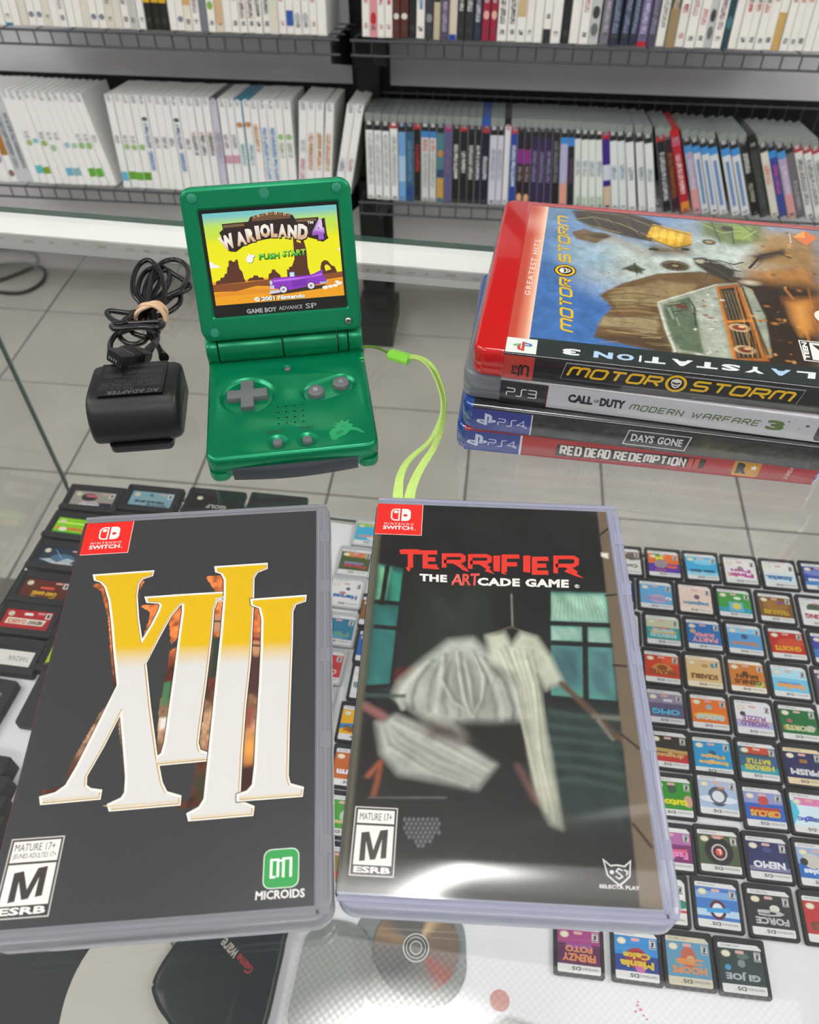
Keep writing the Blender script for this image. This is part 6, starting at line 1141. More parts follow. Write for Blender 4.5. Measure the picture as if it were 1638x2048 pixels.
def label_print(bg, title='', tc='ffffff', band='dcdedf', title2='', logo=None, art=None, grey=False, tq=None, foot=None):
    p = Print(); p.DZ = .008; w, h = 27.8, 29.0; x0, x1, y0, y1 = -w/2, w/2, -h/2+.9, h/2+.9
    def clipped(a0, b0, a1, b1):  # lower left corner cut, other corners rounded
        P = rrect(a1-a0, b1-b0, 1.0, 3, (a0+a1)/2, (b0+b1)/2); return P
    full = [(x0+2.4, y0), (x1-.8, y0), (x1, y0+.8), (x1, y1-.8), (x1-.8, y1), (x0+.8, y1), (x0, y1-.8), (x0, y0+2.4)]
    p.poly(full, band, False); p.rect(x0, y0+3.1, x1, y1-5.0, bg)
    if art:
        for kind, *a in art:
            if kind == 'e': p.ell(x0+a[0]*w, y0+a[1]*h, a[2]*w, a[3]*h, a[4], 14)
            elif kind == 'r': p.rect(x0+a[0]*w, y0+a[1]*h, x0+a[2]*w, y0+a[3]*h, a[4])
            elif kind == 'p': p.poly([(x0+u*w, y0+v*h) for u, v in a[0]], a[1], False)
    p.text('NINTENDO', (x0+1.6, y1-3.6, x0+12.6, y1-2.2), '6a6a6e', .01); p.text('3DS' if grey else 'DS', (x0+13, y1-3.9, x0+18.6, y1-1.6), '2e2e32', .03); p.text('TM', (x0+19, y1-2.2, x0+20, y1-1.8), '2e2e32')
    if foot is None: p.text('NTR-'+random.Random(len(title)+len(bg)).choice(['C7UE', 'ACNE', 'BG4E', 'YFME'])+'-USA', (x1-13.5, y0+.8, x1-1.8, y0+2.1), '8a8a8c', .01)
    p.ell(x1-4.6, y0+6.4, 3.0, 2.1, 'cfc9ae', 16); p.ell(x1-4.6, y0+6.4, 2.2, 1.4, 'e4dfca', 14)
    p.rr(x1-13.5, y0+5.0, 5.6, 1.9, .8, 'd8a8a4')
    p.rect(x0+1.2, y0+4.0, x0+5.2, y0+9.6, 'e8e8e6'); p.rect(x0+1.5, y0+4.3, x0+4.9, y0+9.3, '2c2c2e'); p.rect(x0+1.7, y0+4.9, x0+4.7, y0+8.6, 'e8e8e6'); p.text('E', [(x0+2.1, y0+5.2), (x0+4.1, y0+5.5), (x0+4.4, y0+8.4), (x0+2.4, y0+8.1)], '1c1c1e', .08)
    if title:
        q_ = tq or ((x0+3, y1-11.5, x1-3, y1-7) if title2 else (x0+3, y1-12.5, x1-3, y1-7.5))
        if title2: p.text(title2, (x0+5, y1-16.2, x1-5, y1-12.3), tc, .05)
        p.text(title, q_, tc, .05)
    return p.mesh('cartridge_label', m_lab)
def put_cart(tlx, tly, ang, mesh, lmesh, label, grp, dz=0, world_tl=True):
    """tlx, tly = far left corner of the label seen from the camera; cartridges face the far side"""
    a = rad(ang); c, s = math.cos(a), math.sin(a); ox, oy = 13.9, -14.5-.9*-1
    cx_ = tlx+ox*c-(-13.6)*s*1.0; cy_ = tly+ox*s+(-13.6)*c
    e = empty('game_cartridge', (cx_, cy_, ZC+dz), (0, 0, a+PI), label, 'cartridge', grp)
    place(mesh, 'cartridge_shell', e)
    if lmesh: place(lmesh, 'cartridge_label', e, (0, 0, 3.13))
    return e
WHT = 'e8eaea'
rowsC = [
 [((186.3, 476.3), dict(bg='d9dcd6', title='Cooking', tc='55504a', art=[('p', [(0, .1), (.5, .12), (.7, .3), (.3, .45), (0, .4)], '6a5f55')]), 'white label and dark sketch'),
  ((221.4, 473.0), dict(bg='2c3fa0', art=[('r', 0, .55, 1, .84, '5a3aa8'), ('r', 0, .11, 1, .5, 'e8702c'), ('r', .5, .11, .75, .5, 'e8d81c'), ('r', .6, .11, .85, .22, '3f8a3c'), ('e', .6, .5, .22, .18, '9a8f94'), ('r', .1, .55, .4, .66, 'e05a3c')], title='BATTLE', tc='d0607c', tq=(0, -0, 0, -0) if False else (-1, 7.2, 8, 9.6)), 'orange, yellow and blue label'),
  ((255.0, 469.0), dict(bg='3fb0e0', title='hidden objects', tc='234c7a', art=[('e', .4, .3, .35, .12, '7fcbea'), ('r', 0, .7, 1, .84, '8fd0ea')]), 'sky blue label with thin dark lettering'),
  ((289.5, 464.6), dict(bg='e6e6e6', title='Pink', tc='c0389c', title2='Fun', art=[('e', .5, .42, .1, .1, '8c8c94'), ('p', [(.55, .6), (.95, .62), (.9, .75), (.5, .7)], 'd8b49c')]), 'white label with magenta lettering'),
  ((323.6, 459.9), dict(bg='cfe2ea', title='America', tc='2f78b8', art=[('r', 0, .11, 1, .45, 'dfe6e0'), ('r', .1, .55, .95, .6, '6a8ca0')]), 'pale label with blue lettering'),
  ((359.0, 456.8), dict(bg='2f4fa8', title='Games', tc='e4eaf4', art=[('e', .5, .35, .5, .12, '6f82c4'), ('r', 0, .7, 1, .84, '3f8ad0')]), 'deep blue label with white lettering')],
 [((173.0, 442.1), dict(bg='1f3f9c'), 'blue label half under the case edge'),
  ((207.3, 438.0), dict(bg='5fa8d8', title='Princess', tc='9a8fb8', art=[('e', .45, .62, .3, .16, 'b8a8cc'), ('e', .12, .6, .1, .06, 'e4eef4')]), 'light blue label with mauve oval'),
  ((241.2, 433.6), dict(bg='e4cdc2', title='imagination', tc='4a94b4', band='e6dcd4', art=[('e', .45, .42, .09, .09, '6a5a6a')]), 'pale pink label with teal script'),
  ((274.7, 428.7), dict(bg='3f9c44', art=[('r', 0, .66, 1, .84, '2f9ab0'), ('r', .25, .45, .68, .8, '6ab0d8'), ('e', .45, .6, .14, .12, 'd8cc5a'), ('e', .4, .3, .12, .06, 'd4e8dc')]), 'green label with pale blue square'),
  ((309.6, 423.6), dict(bg='7a5220', title='TREASURE', tc='c4a42c', art=[('e', .5, .4, .4, .2, '9a6c2c'), ('e', .35, .3, .1, .06, '7a4a8c')]), 'brown label with gold lettering'),
  ((344.4, 418.6), dict(bg='d9dde2', title='RACING', tc='b02c38', art=[('r', .1, .2, .8, .42, '4a5a4a'), ('e', .5, .5, .4, .08, 'e8eaea')]), 'white label with red lettering and dark strip')],
 [((170.9, 404.5), dict(bg='e2e2e4', art=[('r', .05, .3, .2, .8, '8c6a70')]), 'white label with thin dark marks'),
  ((205.5, 400.9), dict(bg='2f9a9c', title='INVENTION', tc='b8d8dc', title2='ADVENTURE', art=[('r', 0, .11, 1, .4, 'c4ccaa'), ('p', [(.1, .5), (.9, .52), (.85, .62), (.15, .6)], 'e0a83c'), ('r', .3, .4, .8, .46, 'c45a4c')]), 'teal and cream label with orange arch'),
  ((239.5, 396.1), dict(bg='1f6cb8', title='PARTY', title2='SUPER', tc='e89aa4', art=[('e', .83, .4, .09, .07, 'c4a86a'), ('p', [(.25, .4), (.72, .38), (.8, .78), (.2, .78)], '3f70b0')]), 'royal blue label with pink lettering'),
  ((273.2, 391.3), dict(bg='4f9cd8', title='Hatsworth', tc='c8855c', art=[('e', .5, .4, .1, .09, '3a5878'), ('r', 0, .11, 1, .3, '7cc4ea')]), 'light blue label with copper lettering'),
  ((307.7, 386.5), dict(bg='b82818', title='GHOSTS', tc='e8b02c', art=[('e', .4, .45, .4, .14, 'c84a30')]), 'red label with yellow lettering, third row'),
  ((342.3, 381.5), dict(bg='3a3fa8', art=[('r', .6, .6, 1, .7, 'd8c43c'), ('r', 0, .55, 1, .84, '2f7ac0')]), 'violet blue label with yellow mark')],
 [((163.4, 368.7), dict(bg='d8dadc'), 'pale label mostly under the case edge'),
  ((197.3, 364.7), dict(bg='c8381c', art=[('e', .5, .55, .3, .18, 'c88a3c'), ('e', .5, .5, .16, .08, '8a4418'), ('r', 0, .11, .5, .4, 'd8542c')], title='PIRATES', tc='8a4418'), 'red orange label with gold shield'),
  ((230.7, 360.2), dict(bg='d8b880', band='e4dcc4', title='SCRABBLE', tc='7a4a24', art=[('r', .1, .2, .28, .34, '2f8a9c'), ('e', .45, .3, .1, .06, 'b88a54')]), 'tan label with brown lettering'),
  ((265.2, 355.7), dict(bg='c8782c', band='e8e2d8', title='GENIUS', tc='5c3414', title2='BRAIN', art=[('e', .55, .42, .09, .09, '5a3a20'), ('e', .2, .72, .15, .12, 'b4c46a')]), 'orange brown label with green badge'),
  ((299.1, 350.7), dict(bg='6fc0e4', title='SMURF', tc='e8a03c', art=[('r', 0, .11, 1, .4, 'a8d8ea'), ('p', [(.2, .5), (.85, .5), (.8, .62), (.25, .62)], '4f90d0')]) if False else dict(bg='6fc0e4', title='Smiles', tc='e8a03c', art=[('r', 0, .11, 1, .4, 'a8d8ea'), ('p', [(.2, .52), (.85, .52), (.8, .62), (.25, .62)], '4f90d0')]), 'pale sky label with orange and blue lettering'),
  ((333.6, 345.6), dict(bg='5a4a6a', title='NIGHT', tc='c8c0d0'), 'grey purple label at the photo edge')],
 [((159.0, 331.7), dict(bg='d8d8da'), 'white label mostly under the case edge'),
  ((192.3, 328.6), dict(bg='5c5478', band='d4d4d8', title='OMG', tc='4fb4dc', art=[('r', 0, .11, 1, .4, '8a829c'), ('r', .3, .26, .55, .34, 'd8d4e0')]), 'violet grey label with blue letters'),
  ((226.1, 323.6), dict(bg='e07020', title='SNOCAP', tc='a8d4e4', art=[('e', .5, .62, .45, .1, 'e8b43c'), ('e', .5, .35, .09, .08, '8fa8b4')]), 'bright orange label with icy lettering'),
  ((260.2, 318.5), dict(bg='dcdfe6', title='WORLD', tc='8a5a9c', title2='PUZZLE', art=[('r', 0, .6, 1, .8, 'a8acd4'), ('e', .8, .4, .08, .07, '3c3c44'), ('r', 0, .58, 1, .6, 'd8843c')]), 'white label with mauve block lettering'),
  ((294.2, 313.8), dict(bg='0f6a34', title='SPORTS', tc='c4cca0', art=[('r', .45, .6, .95, .72, 'a8903c'), ('e', .2, .62, .14, .08, 'b8a8b4'), ('e', .75, .45, .08, .06, 'b45a6a')]), 'dark green label with gold patch')],
 [((187.1, 292.2), dict(bg='2c2622', title='dragons', tc='c8a86a', art=[('r', 0, .6, 1, .84, 'c02c2c'), ('p', [(0, .5), (1, .46), (1, .56), (0, .6)], 'b89a5a')]), 'black and red label with tan lettering'),
  ((219.3, 286.7), dict(bg='1f94cc', title='Imagine', tc='e8b45c', title2='Magic', art=[('e', .5, .42, .1, .09, '1f5a84')]), 'cyan label with gold and white lettering'),
  ((253.2, 282.5), dict(bg='2f5f84', title='HEROES', tc='d8c83c', title2='BATTLE', art=[('r', .2, .11, .8, .3, 'c4442c'), ('r', 0, .66, 1, .84, '2f9cb0'), ('r', 0, .3, 1, .36, '4a4a3c')]), 'dark teal label with yellow and red lettering'),
  ((286.7, 277.9), dict(bg='232858', title='PRISM', tc='d4d4dc', band='e0d0ac', art=[('r', .4, .3, .6, .4, '9a6a3c')]), 'navy label and white title')],
 [((181.6, 255.3), dict(bg='2f8a2c', title='tutor', tc='d8d41c', art=[('e', .1, .6, .12, .16, 'c49a84'), ('e', .5, .3, .12, .12, '3a5a44')]), 'green label with yellow lettering'),
  ((215.7, 255.9), dict(bg='a8bcd8', title='', art=[('e', .5, .52, .26, .26, '3f4a60'), ('e', .5, .52, .19, .19, 'c8d4e0'), ('e', .3, .62, .06, .05, '3f8ad0'), ('e', .5, .6, .5, .1, 'dce4ee'), ('e', .5, .52, .22, .2, '5a6478'), ('e', .5, .52, .16, .15, 'd8dfe6'), ('r', .3, .26, .5, .32, 'c8884c')]), 'pale blue label with dark watch picture'),
  ((247.0, 246.6), dict(bg='2f5fb8', title='CIRCUS', tc='d8b04c', art=[('p', [(.1, .5), (.9, .5), (.82, .72), (.18, .72)], 'b83828'), ('e', .55, .3, .12, .14, 'b84a50'), ('r', 0, .11, 1, .4, '8a94c8'), ('e', .5, .32, .14, .12, 'c04a48')]), 'blue label with red banner'),
  ((280.4, 242.1), dict(bg='cfe8f0', title='Logic', tc='4a5cc0', art=[('r', 0, .11, .9, .3, 'd87ab0'), ('r', 0, .6, .5, .7, '6a9c4c'), ('p', [(.9, .2), (1, .2), (1, .84), (.8, .5)], '4fc0dc')]), 'white label with pink and turquoise shapes')],
 [((172.7, 218.0), dict(bg='7a2f6c', title='Fashion', tc='e88ac4', art=[('r', 0, .11, 1, .4, 'b06aa4'), ('p', [(.1, .5), (.9, .54), (.85, .62), (.15, .6)], 'd8607c')]), 'plum label with pink lettering'),
  ((205.8, 215.6), dict(bg='4a5a3c', art=[('e', .5, .5, .36, .34, '24282a'), ('e', .5, .52, .2, .2, 'c4bcb4'), ('e', .5, .52, .16, .16, '4a2430'), ('e', .5, .52, .09, .09, 'd8584c'), ('r', .35, .12, .65, .18, 'd8786c')], title='L', tc='e8dcd8', tq=(-1.2, -.6, 1.2, 3)), 'mossy green label with dark disc and red centre'),
  ((239.1, 210.6), dict(bg='262c60', title='NEMO', tc='e0e2ec', art=[('r', 0, .7, 1, .8, '7a7aa0'), ('e', .5, .3, .12, .07, '4a4c84')]), 'dark navy label with large white title'),
  ((273.1, 205.8), dict(bg='1f66bc', title='puppies', tc='e4ecf4', art=[('r', 0, .11, 1, .5, '8fb0d8'), ('e', .65, .42, .22, .18, 'c8c4bc'), ('e', .85, .45, .1, .09, '2c2c2c')]), 'blue label with puppy photo')],
 [((160.9, 183.7), dict(bg='e4e4e4', title='', art=[('e', .12, .55, .16, .1, '2f8a6c'), ('r', 0, .68, .16, .74, 'd04a58')]), 'white label with green and red marks'),
  ((195.6, 180.1), dict(bg='3f78c4', title='', art=[('r', 0, .2, 1, .36, '7fa8dc'), ('r', 0, .6, 1, .75, 'b8d0e8'), ('e', .5, .6, .2, .22, '5a2434'), ('e', .5, .6, .13, .15, 'e0e4ec'), ('p', [(.22, .54), (.78, .58), (.76, .68), (.2, .64)], '3f9cd8')]), 'blue streaked label with ringed number', ),
  ((230.4, 175.0), dict(bg='20262a', title='FORCE', tc='b8bcbe', title2='G', art=[('e', .4, .4, .12, .08, 'd4d4cc'), ('p', [(.5, .46), (.62, .44), (.66, .56), (.6, .5)], 'a8b43c')]), 'black label with silver lettering'),
  ((266.3, 170.3), dict(bg='b8242c', title='CARS', tc='4a4a24', art=[('e', .3, .62, .3, .12, 'b8942c'), ('p', [(.3, .1), (.6, .1), (.4, .84), (.1, .84)], 'd04a3c')]), 'red label with olive badge')],
 [((97.7, 153.7), dict(bg='5c1f50', title='FRENZY', tc='d88a5c', title2='FOTO', art=[('r', 0, .11, 1, .4, 'a03a7c'), ('r', .2, .4, .8, .5, '8a4a94')]), 'purple label with orange lettering'),
  ((134.9, 149.6), dict(bg='1f3f8c', title='Mania', tc='d8b83c', title2='Cake', art=[('r', 0, .11, 1, .5, '2f88cc'), ('e', .5, .55, .26, .22, '9a2c3c'), ('e', .42, .74, .12, .1, 'c86aa0')]), 'two-tone blue label with golden lettering'),
  ((168.2, 146.1), dict(bg='5a94b4', band='cfc9b4', title='HOOPS', tc='d88a4c', title2='3', art=[('e', .5, .42, .18, .22, 'b8604c'), ('e', .45, .48, .1, .1, 'c8b07c')]), 'dull blue label with orange lettering'),
  ((201.6, 141.7), dict(bg='243a3c', title='GI JOE', tc='a8b0b4', art=[('e', .82, .5, .07, .06, '3f94c0'), ('e', .5, .4, .09, .08, '7a8a8c'), ('e', .45, .25, .14, .06, '5a7068')]), 'dark green label with grey lettering')]]
angs = [-6.6, -7.8, -7.6, -7.7, -7.5, -7.4, -7.2, -6.5, -7.0, -6.6]
for r, row in enumerate(rowsC):
    for c_, item in enumerate(row):
        (tx, ty), d_, desc = item[:3]
        put_cart(tx, ty, angs[r]+random.Random(r*9+c_).uniform(-.6, .6), cmk, label_print(**d_), 'black cartridge with %s, %s row from rear' % (desc, ordinal(r)), 'black cartridges in rows at the right')
# strip between the two front cases
mid = [((-40.9, 421.5), dict(bg='8a5a30'), 'brown label peeping beside the case'), ((-42.5, 385.5), dict(bg='2f66b8'), 'blue label peeping beside the case'), ((-45.7, 350.9), dict(bg='e4e6e8', title='Training', tc='8090a0', art=[('r', .6, .5, .95, .66, '7a90a8')]), 'white label and grey picture'),
       ((-53.2, 315.0), dict(bg='e8b01c', title='COOKING', tc='7a5a14', art=[('p', [(.55, .5), (1, .54), (1, .68), (.5, .62)], '2f84c8'), ('e', .6, .72, .2, .06, 'c8503c')]), 'yellow label with blue ribbon'), ((-56.7, 278.8), dict(bg='c0662c', title='Charm', tc='dfe4f4', art=[('e', .3, .4, .3, .3, 'b83c2c')]), 'orange and red label'),
       ((-62.8, 242.5), dict(bg='4a9a3c', art=[('r', 0, .62, 1, .7, 'c8b884'), ('e', .4, .5, .14, .14, 'a8cca8')]), 'leaf green label with pale rings'), ((-64.0, 205.5), dict(bg='8a7a3c', title='Y', tc='d8442c'), 'olive brown label')]
for k, ((tx, ty), d_, desc) in enumerate(mid): put_cart(tx, ty, -7.5, cmk, label_print(**d_), 'black cartridge with %s, between the front cases' % desc, 'black cartridges between the front cases')
gre = [((-51.2, 514.9), dict(bg='3fb4dc', title='Squash', tc='d8988c', art=[('r', 0, .11, 1, .25, '8cc83c'), ('e', .3, .7, .3, .1, 'e8e4e0')]), 'sky blue and lime label'), ((-64.4, 480.1), dict(bg='4a5f34', title='Party', tc='c83c50', art=[('r', .2, .12, .8, .3, 'd08a3c'), ('e', .45, .2, .12, .08, 'd85a6c'), ('r', .2, .5, .85, .6, '7a80a8')]), 'dark green and orange label'),
       ((-71.2, 445.6), dict(bg='dfe1e2', title='Heroes', tc='2f68b0', art=[('e', .45, .35, .07, .06, '5a5e64'), ('e', .6, .52, .12, .05, 'b47c80')]), 'white label and blue block title'), ((-76.5, 406.8), dict(bg='2f7a9c', title='Pilot', tc='6a9c84', art=[('r', .3, .74, .7, .82, 'd88a4c'), ('r', .2, .66, 1, .8, '3f9cc8')]), 'sea blue label'),
       ((-85.0, 370.8), dict(bg='c8383c', title='Cinema', tc='e8c0b8', art=[('e', .6, .76, .1, .05, 'e8b03c')]), 'red label with yellow star'), ((-92.0, 335.3), dict(bg='e2e4e6'), 'plain white label'), ((-97.0, 299.5), dict(bg='dcdfe4'), 'pale label, nearest of its column')]
for k, ((tx, ty), d_, desc) in enumerate(gre): put_cart(tx+2.4, ty-3.2, -8.5, cmg, label_print(grey=True, **d_), 'light grey cartridge with %s, middle column' % desc, 'light grey cartridges in the middle column')
# wide cartridges at the left
def wide_mesh():
    g = MB(); g.plate(57.5, 34.6, 2.2, [(.5, 0), (0, .5), (0, 5.6), (.5, 6.2)], 0, 0, n=4, caps=(True, False))
    o = rrect(56.5, 33.6, 1.7, 4); i_ = rrect(43.6, 22.6, 1.5, 4, 0, 2.0); face_with_holes(g, o, [i_], 6.2)
    g.loft([[(x, y, 6.2) for x, y in i_], [(x, y, 5.7) for x, y in rrect(43.2, 22.2, 1.3, 4, 0, 2.0)]], 0, False, True)
    g.plate(57.5, 6.6, 1.8, [(.2, 5.9), (0, 6.3), (.1, 7.6), (.8, 8.2)], 0, 14.0, n=4)
    for x in (-25.6, 25.6): g.box(x-1.2, x+1.2, -14, 8, 6.2, 6.9)
    return g.mesh('cartridge_shell', m_cb, ang=35)
wm = wide_mesh()
def wide_label(bg, fn):
    p = Print(); p.DZ = .008; p.rr(0, 2, 42.6, 21.6, 1.2, bg); fn(p)
    p.ell(15.6, -4.4, 3.0, 2.6, 'cfc9b0', 16); p.rr(-11, -6.4, 6.6, 1.8, .8, 'd8a0a0'); p.rect(-20, -7.4, -15.4, -1.6, 'e4e4e2'); p.text('E', (-19, -6.4, -16.4, -2.6), '1c1c1e', .08)
    return p.mesh('cartridge_label', m_lab)
def f1(p): p.rect(-21, 5, 0, 12, '1c1a3c'); p.ell(4, -1, 8, 5, '2a2430', 18); p.ell(1, 8, 10, 3.6, 'e4e2e4', 20); p.ell(1, 8, 9, 3, '8c8a9c', 20); p.text('Championship', (-6.5, 6.4, 8.5, 9.6), 'e4e2e4', .04); p.rr(2, -3, 12, 3.4, 1.4, 'c0607c')
def f2(p): p.text('MARCH OF THE', (-17, 6.4, 3, 8.8), '1c3038', .04); p.text('PENGUINS', (-14, 2.4, 16, 5.6), '1c3038', .06); p.ell(1, -4.4, 2, 1.8, '4a6470', 12)
def f3(p): p.rect(-21, 8, 21, 12.6, '2f9a2c'); p.rect(-21, -3.8, 21, -1.8, 'c4ec5c'); p.text('Oven', (-14, 2, 8, 7.6), 'd86a2c', .06); p.ell(12, 5, 4, 2.6, 'e8e4d0', 14); p.ell(18, 4, 2.4, 1.6, 'e0842c', 12)
def f4(p): p.ell(-2, 3, 12, 5, '4a6c8c', 16); p.poly([(20, 6), (10, 4), (2, 8), (-6, 2), (-14, 4), (-10, 8), (2, 11), (12, 8)], 'a8b4bc', False); p.text('Sapphire', (-14, 7, 6, 10.6), 'd0ccc4', .04); p.stroke([(8, -6), (0, 2), (-8, 8)], .6, '7fb0d0', False, False)
def f5(p): p.text('CARD GAMES', (-13, 3.4, 10, 7.4), 'e0b42c', .05); p.stroke([(-12, 8.6), (-6, 10.2), (4, 10.2), (10, 8.6)], .9, 'e0b42c', False, False); p.rr(-2, -.6, 13, 2.6, .8, 'd8483c')
def f6(p): p.poly([(-18, 0), (17, -.6), (18, 5.6), (-16, 6)], 'e4dccc', False); p.text('MIDWAY', (-15, 1, -2, 5), '4a3424', .05); p.text('CLASSICS', (-1, .8, 16, 5), 'c8642c', .05); p.rr(0, -5, 8, 2.6, .8, 'e8e4e4')
spec = [((-331.3, 552.6), '9a968c', f1, 'grey label and oval championship badge', -7), ((-273.4, 551.9), '7fa8b4', f2, 'pale blue label and black penguin title', -8), ((-337.0, 517.4), '84c81c', f3, 'lime green label and orange lettering', -9.5), ((-341.1, 481.3), '1f3248', f4, 'dark blue label and silvery creature', -9), ((-345.8, 443.9), '5c2418', f5, 'maroon label and gold lettering', -8.6), ((-352.4, 410.7), 'b01c24', f6, 'crimson label and cream title strip', -7)]
def put_wide(tx, ty, ang, lm, desc, grp='wide black cartridges at the left'):
    a = rad(ang); c, s = math.cos(a), math.sin(a); lx, ly = 21.3, -12.8+4.0
    e = empty('game_cartridge', (tx+lx*c-ly*s, ty+lx*s+ly*c, ZC), (0, 0, a+PI), desc, 'cartridge', grp)
    place(wm, 'cartridge_shell', e)
    if lm: place(lm, 'cartridge_label', e, (0, 0, 5.75))
for (tx, ty), bg, fn, desc, ang in spec: put_wide(tx, ty-2.0, ang, wide_label(bg, fn), 'wide black cartridge with %s at the left' % desc)
p = Print(); p.DZ = .008; p.rr(0, 2, 42.6, 14.0, .6, 'e2e2dc'); p.text('TARZAN', (-18.5, 0, -1, 4.2), '3a3a3a', -.005, 1.1)
put_wide(-356.0, 373.0, -8, p.mesh('cartridge_label', m_lab), 'wide black cartridge with plain white typed label, left end of the shelf')
p = Print(); p.DZ = .008; p.rr(0, 2, 42.6, 21.6, 1.2, 'a8c81c'); p.text('FUN', (9, -2, 19, 3), '5c2c5c', .06); p.rect(-21, 8, 21, 12, '2f9a6c')
put_wide(-301.5, 371.0, -8, p.mesh('cartridge_label', m_lab), 'wide black cartridge with yellow green label, half under the roman numeral case')
p = Print(); p.DZ = .008; p.rr(0, 2, 42.6, 21.6, 1.2, '1f44c4')
put_wide(-281.0, 514.0, -8, p.mesh('cartridge_label', m_lab), 'wide black cartridge with bright blue label behind the red corner badge')
p = Print(); p.DZ = .008; p.rr(0, 2, 42.6, 21.6, 1.2, '1a1a1c'); p.ell(15, -4, 3, 2.4, 'd4d0c0', 16); p.text('GOLF', (-14, 3, 6, 8), 'b8b8b8', .04)
put_wide(-211.5, 545.0, -8, p.mesh('cartridge_label', m_lab), 'wide black cartridge with black label beside the penguin cartridge')
for k, (x, y, ds) in enumerate(((-150, 538, 'far row, behind the dark case corner'),)):
    put_wide(x, y, -8, None, 'wide black cartridge without visible label, %s' % ds)
# large grey-labelled cartridge, dark slab and stacked black boxes at the left edge
g = MB(); g.plate(57, 65, 4, [(.8, 0), (0, .8), (0, 6.6), (.8, 7.4)], 0, 0, n=5)
for k in range(6): g.box(24.2, 28.4, -28+k*2.6, -26.9+k*2.6, 7.0, 7.7)
t = empty('game_cartridge', cl(6.0+30, -250+38, ZC), (0, 0, CT-.03+PI), 'large black cartridge with grey picture label below the white-labelled one', 'cartridge'); t.location = Vector((-352.5, 309, ZC))*MM
place(g.mesh('cartridge_shell', m_cb), 'cartridge_shell', t)
p = Print(); p.DZ = .008; R = Ras(-20, -20, 20, 18, 1.0, '8c8f90'); R.speck(7, .6, 5).speck(3, .5, 8).ell(-16, 0, 4, 9, '4c5456', .4).poly([(-2, -2), (20, -6), (20, 12), (2, 8)], 'cfd2d4', 1); p.patch(R); p.obj('cartridge_label', m_lab, t, (0, 0, 7.45))
g = MB(); g.plate(52, 58, 4, [(.8, 0), (0, .8), (0, 7), (.8, 7.8)], 0, 0, n=5); g.plate(44, 10, 3, [(0, 7.8), (.6, 8.4)], 0, 22, n=4)
t = empty('game_cartridge', (-281, 322, ZC), (0, 0, CT), 'dark grey blank cartridge slab half under the roman numeral case', 'cartridge'); place(g.mesh('cartridge_shell', mat('slab_dark', '2c3032', .5)), 'cartridge_shell', t)
for k, (yy, zz) in enumerate(((262, 0), (247, 0), (232, 0), (217, 0), (202, 0))):
    g = MB(); g.plate(92, 14.2, 1.4, [(.5, 0), (0, .5), (0, 17.4), (.5, 18)], 0, 0, n=3)
    t = empty('cartridge_box', (-345+k*3.5, yy+4, ZC), (0, 0, CT), 'black upright cartridge box, %s from the rear in the left edge row' % ordinal(k), 'box', 'black boxes at the left edge'); place(g.mesh('box_shell', mat('box_black', '1d2022', .5)), 'box_shell', t)
    MB().box(-40, 40, -7.3, -7.05, 4, 5).box(-40, 40, -7.3, -7.05, 12, 12.6).obj('box_groove', mat('groove', '34383c', .5), t, smooth=False)
# ------------------------------------------------------------------ things at the front of the shelf
# pale round plastic plate under a black pouch
P_ = [(-181+34*math.cos(2*PI*i/56)*1.0-(4 if math.cos(2*PI*i/56) < 0 else 0), 104+52*math.sin(2*PI*i/56)) for i in range(56)]
t = MB().loft([[(x*.985-181*.015, y*.985+104*.015, ZC+.1) for x, y in P_], [(x, y, ZC+1.0) for x, y in P_], [(x, y, ZC+6) for x, y in P_], [(x*.985-181*.015, y*.985+104*.015, ZC+7) for x, y in P_]]).obj('plastic_plate', mat('plate_pale', 'b9b7ae', .5, var=.04, vscale=30), label='pale grey oval plastic plate under the glass at bottom left', cat='plate')
bag = [(-138, 160), (-150, 146), (-160, 130), (-164, 119), (-163, 116.5), (-164, 114), (-158, 104), (-150, 96), (-140, 84), (-128, 70), (-96, 62), (-93, 80), (-88, 100), (-85, 120), (-82, 142), (-84, 162)]
c_ = Vector((-122, 114)); bs = [tuple(v)[:2] for v in spline([(x, y, 0) for x, y in bag], 3, True)]
t = empty('flat_pouch', (-122, 114, ZC), (0, 0, 0), 'flat dark navy pouch with small red and white lettering, bottom left', 'pouch')
MB().loft([[((x+122)*k, (y-114)*k, z) for x, y in bs] for k, z in ((.97, 7.2), (1, 8.2), (1, 10.5), (.985, 12), (.9, 12.7))]).obj('pouch_body', mat('pouch_navy', '1b2229', .55, var=.2, vscale=40, coat=.2), t, ang=60)
p = Print(); p.DZ = .01
p.text('ware.', [(11.5, 20.5), (.5, 30.5), (-3.5, 26.5), (7.5, 16.5)], 'a8a49c', .02); p.text('Game', [(22.0, 11.0), (11.9, 20.1), (7.9, 16.1), (18.0, 7.0)], '9c3038', .03)
p.obj('pouch_lettering', m_lab, t, (0, 0, 12.72))
g = MB().plate(190, 150, 3, [(.5, 0), (0, .4), (0, 1.6), (.4, 2)], 0, 0, n=4)
t = g.obj('black_tray', mat('tray_black', '23282c', .5, var=.2, vscale=30), None, (-312, 118, ZC), (0, 0, CT-.05), label='flat dark tray lying left of the pale oval plate', cat='tray')
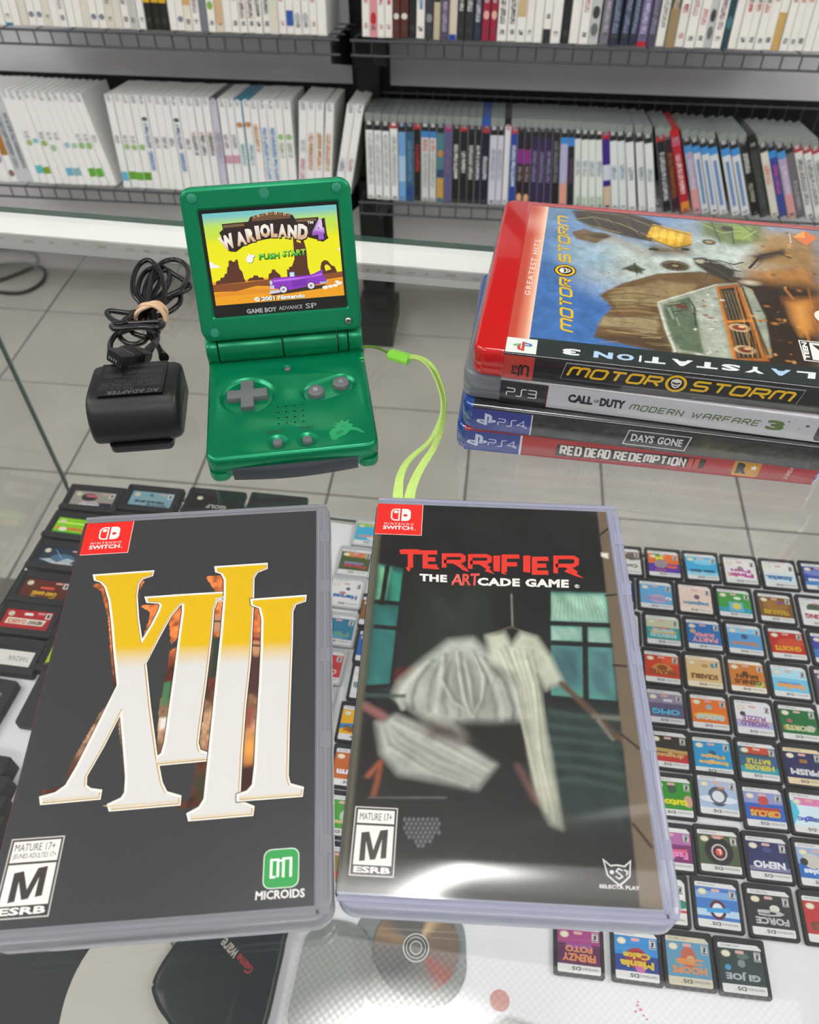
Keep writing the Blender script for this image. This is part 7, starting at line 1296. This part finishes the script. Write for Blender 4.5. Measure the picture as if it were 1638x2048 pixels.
# small optical disc in a clear round-ended sleeve
def mat_disc():
    m = bpy.data.materials.new('disc_painted_sheen'); m.use_nodes = True; nt = m.node_tree; b = nt.nodes['Principled BSDF']; N = nt.nodes.new; L = nt.links.new
    tc = N('ShaderNodeTexCoord'); g_ = N('ShaderNodeTexGradient'); g_.gradient_type = 'RADIAL'; L(tc.outputs['Object'], g_.inputs[0])
    r = N('ShaderNodeValToRGB'); el = r.color_ramp.elements; el[0].position = 0; el[0].color = (*lin('5c5c5a'), 1); el[1].position = 1; el[1].color = (*lin('5c5c5a'), 1)
    for ps, c in ((.12, '4a4c4e'), (.3, '6c6c68'), (.38, 'a04a3c'), (.44, '7c6a60'), (.6, '8a7a68'), (.66, 'd8bc90'), (.7, '6c6c6a'), (.86, '6a6a68'), (.94, 'a08468')): e_ = el.new(ps); e_.color = (*lin(c), 1)  # angular colour wedges paint the sheen of a silver disc
    L(g_.outputs[0], r.inputs[0]); L(r.outputs[0], b.inputs['Base Color']); b.inputs['Metallic'].default_value = .15; b.inputs['Roughness'].default_value = .35; return m
t = empty('small_disc', (3, 139, ZC), (0, 0, 0), 'small silver optical disc in a clear holder in front of the dark case', 'disc')
g = MB(); n = 48
rings = []
for rr_, z in ((9, 1.2), (9, 2.2), (27.6, 2.2), (28, 1.9), (28, 1.4), (27.6, 1.2)): rings.append([(rr_*math.cos(2*PI*i/n), rr_*math.sin(2*PI*i/n), z) for i in range(n)])
for k in range(5): g.loft([rings[k], rings[k+1]], 0, False, False)
g.obj('disc_plate', mat_disc(), t)
g = MB()
for ra, rb_, z in ((8.8, 7.8, 2.6), (6.6, 6.0, 2.8), (4.2, 3.4, 2.7)):
    g.loft([[(ra*math.cos(2*PI*i/n), ra*math.sin(2*PI*i/n), 1.0) for i in range(n)], [(ra*math.cos(2*PI*i/n), ra*math.sin(2*PI*i/n), z) for i in range(n)], [(rb_*math.cos(2*PI*i/n), rb_*math.sin(2*PI*i/n), z) for i in range(n)], [(rb_*math.cos(2*PI*i/n), rb_*math.sin(2*PI*i/n), 1.0) for i in range(n)]], 0, False, False)
g.obj('disc_hub', mat('hub_clear', 'c0c2c0', .2, coat=.5), t)
m_hold = mat_glass('holder_clear', 'e4e6e4', .05, 1.45, milk=.28, milkcol='c4c8c8')
MB().plate(74, 66, 26, [(0, .1), (0, 1.0)], -4, -2, n=12).obj('disc_holder', m_hold, t)
t = MB().plate(46, 76, 20, [(.2, 0), (0, .4), (0, 3.4), (.3, 3.8)], 0, 0, n=10).obj('clear_holder', mat_glass('holder_frost', 'dfe2e0', .1, 1.45, milk=.5, milkcol='c0c4c2'), None, (-52, 118, ZC), (0, 0, CT), label='empty frosted clear plastic holder between the pouch and the small disc', cat='holder')
t = empty('clear_pack', (72, 82, ZC), (0, 0, CT), 'greyish clear pack with tiny lettering at the bottom edge, right of the disc', 'pack')
MB().loft([[(x, y, z) for x, y in ((-42, -30), (62, -30), (62, 4), (-14, 15), (-24, 9), (-42, 8))] for z in (0, 4)]).obj('pack_body', mat('pack_grey', 'a9acac', .45), t, smooth=False)
p = Print(); p.text('Game', [(-1.5+2, 5.2), (-7.5+2, 6.8), (-8.2+2, 4.6), (-2.2+2, 3.0)], 'e8e8e4', .04); p.obj('pack_lettering', m_lab, t, (0, 0, 4.05))
MB().disc(6.2, [(0, 0), (0, .25)], n=24, ry=6.2).obj('round_sticker', mat('sticker_pink', 'c88f88', .5), None, (56, 109, ZC), (0, 0, 0), label='round dusty pink sticker on the white shelf card', cat='sticker')
g = MB()
for x, y, r_ in ((0, 0, 1.1), (1.6, -2.4, 1.3), (-1.8, -3.4, 1.0), (2.8, -5.6, .9), (.6, 1.8, .8), (4.4, -7.6, .8)): g.disc(r_, [(0, 0), (0, .12)], x, y, n=7, ry=r_*.7)
g.obj('pink_stain', mat('stain_pink', 'c87aa4', .6), None, (143, 106, ZC), (0, 0, 0), label='small magenta paint flecks on the white shelf card', cat='stain', kind='stuff')
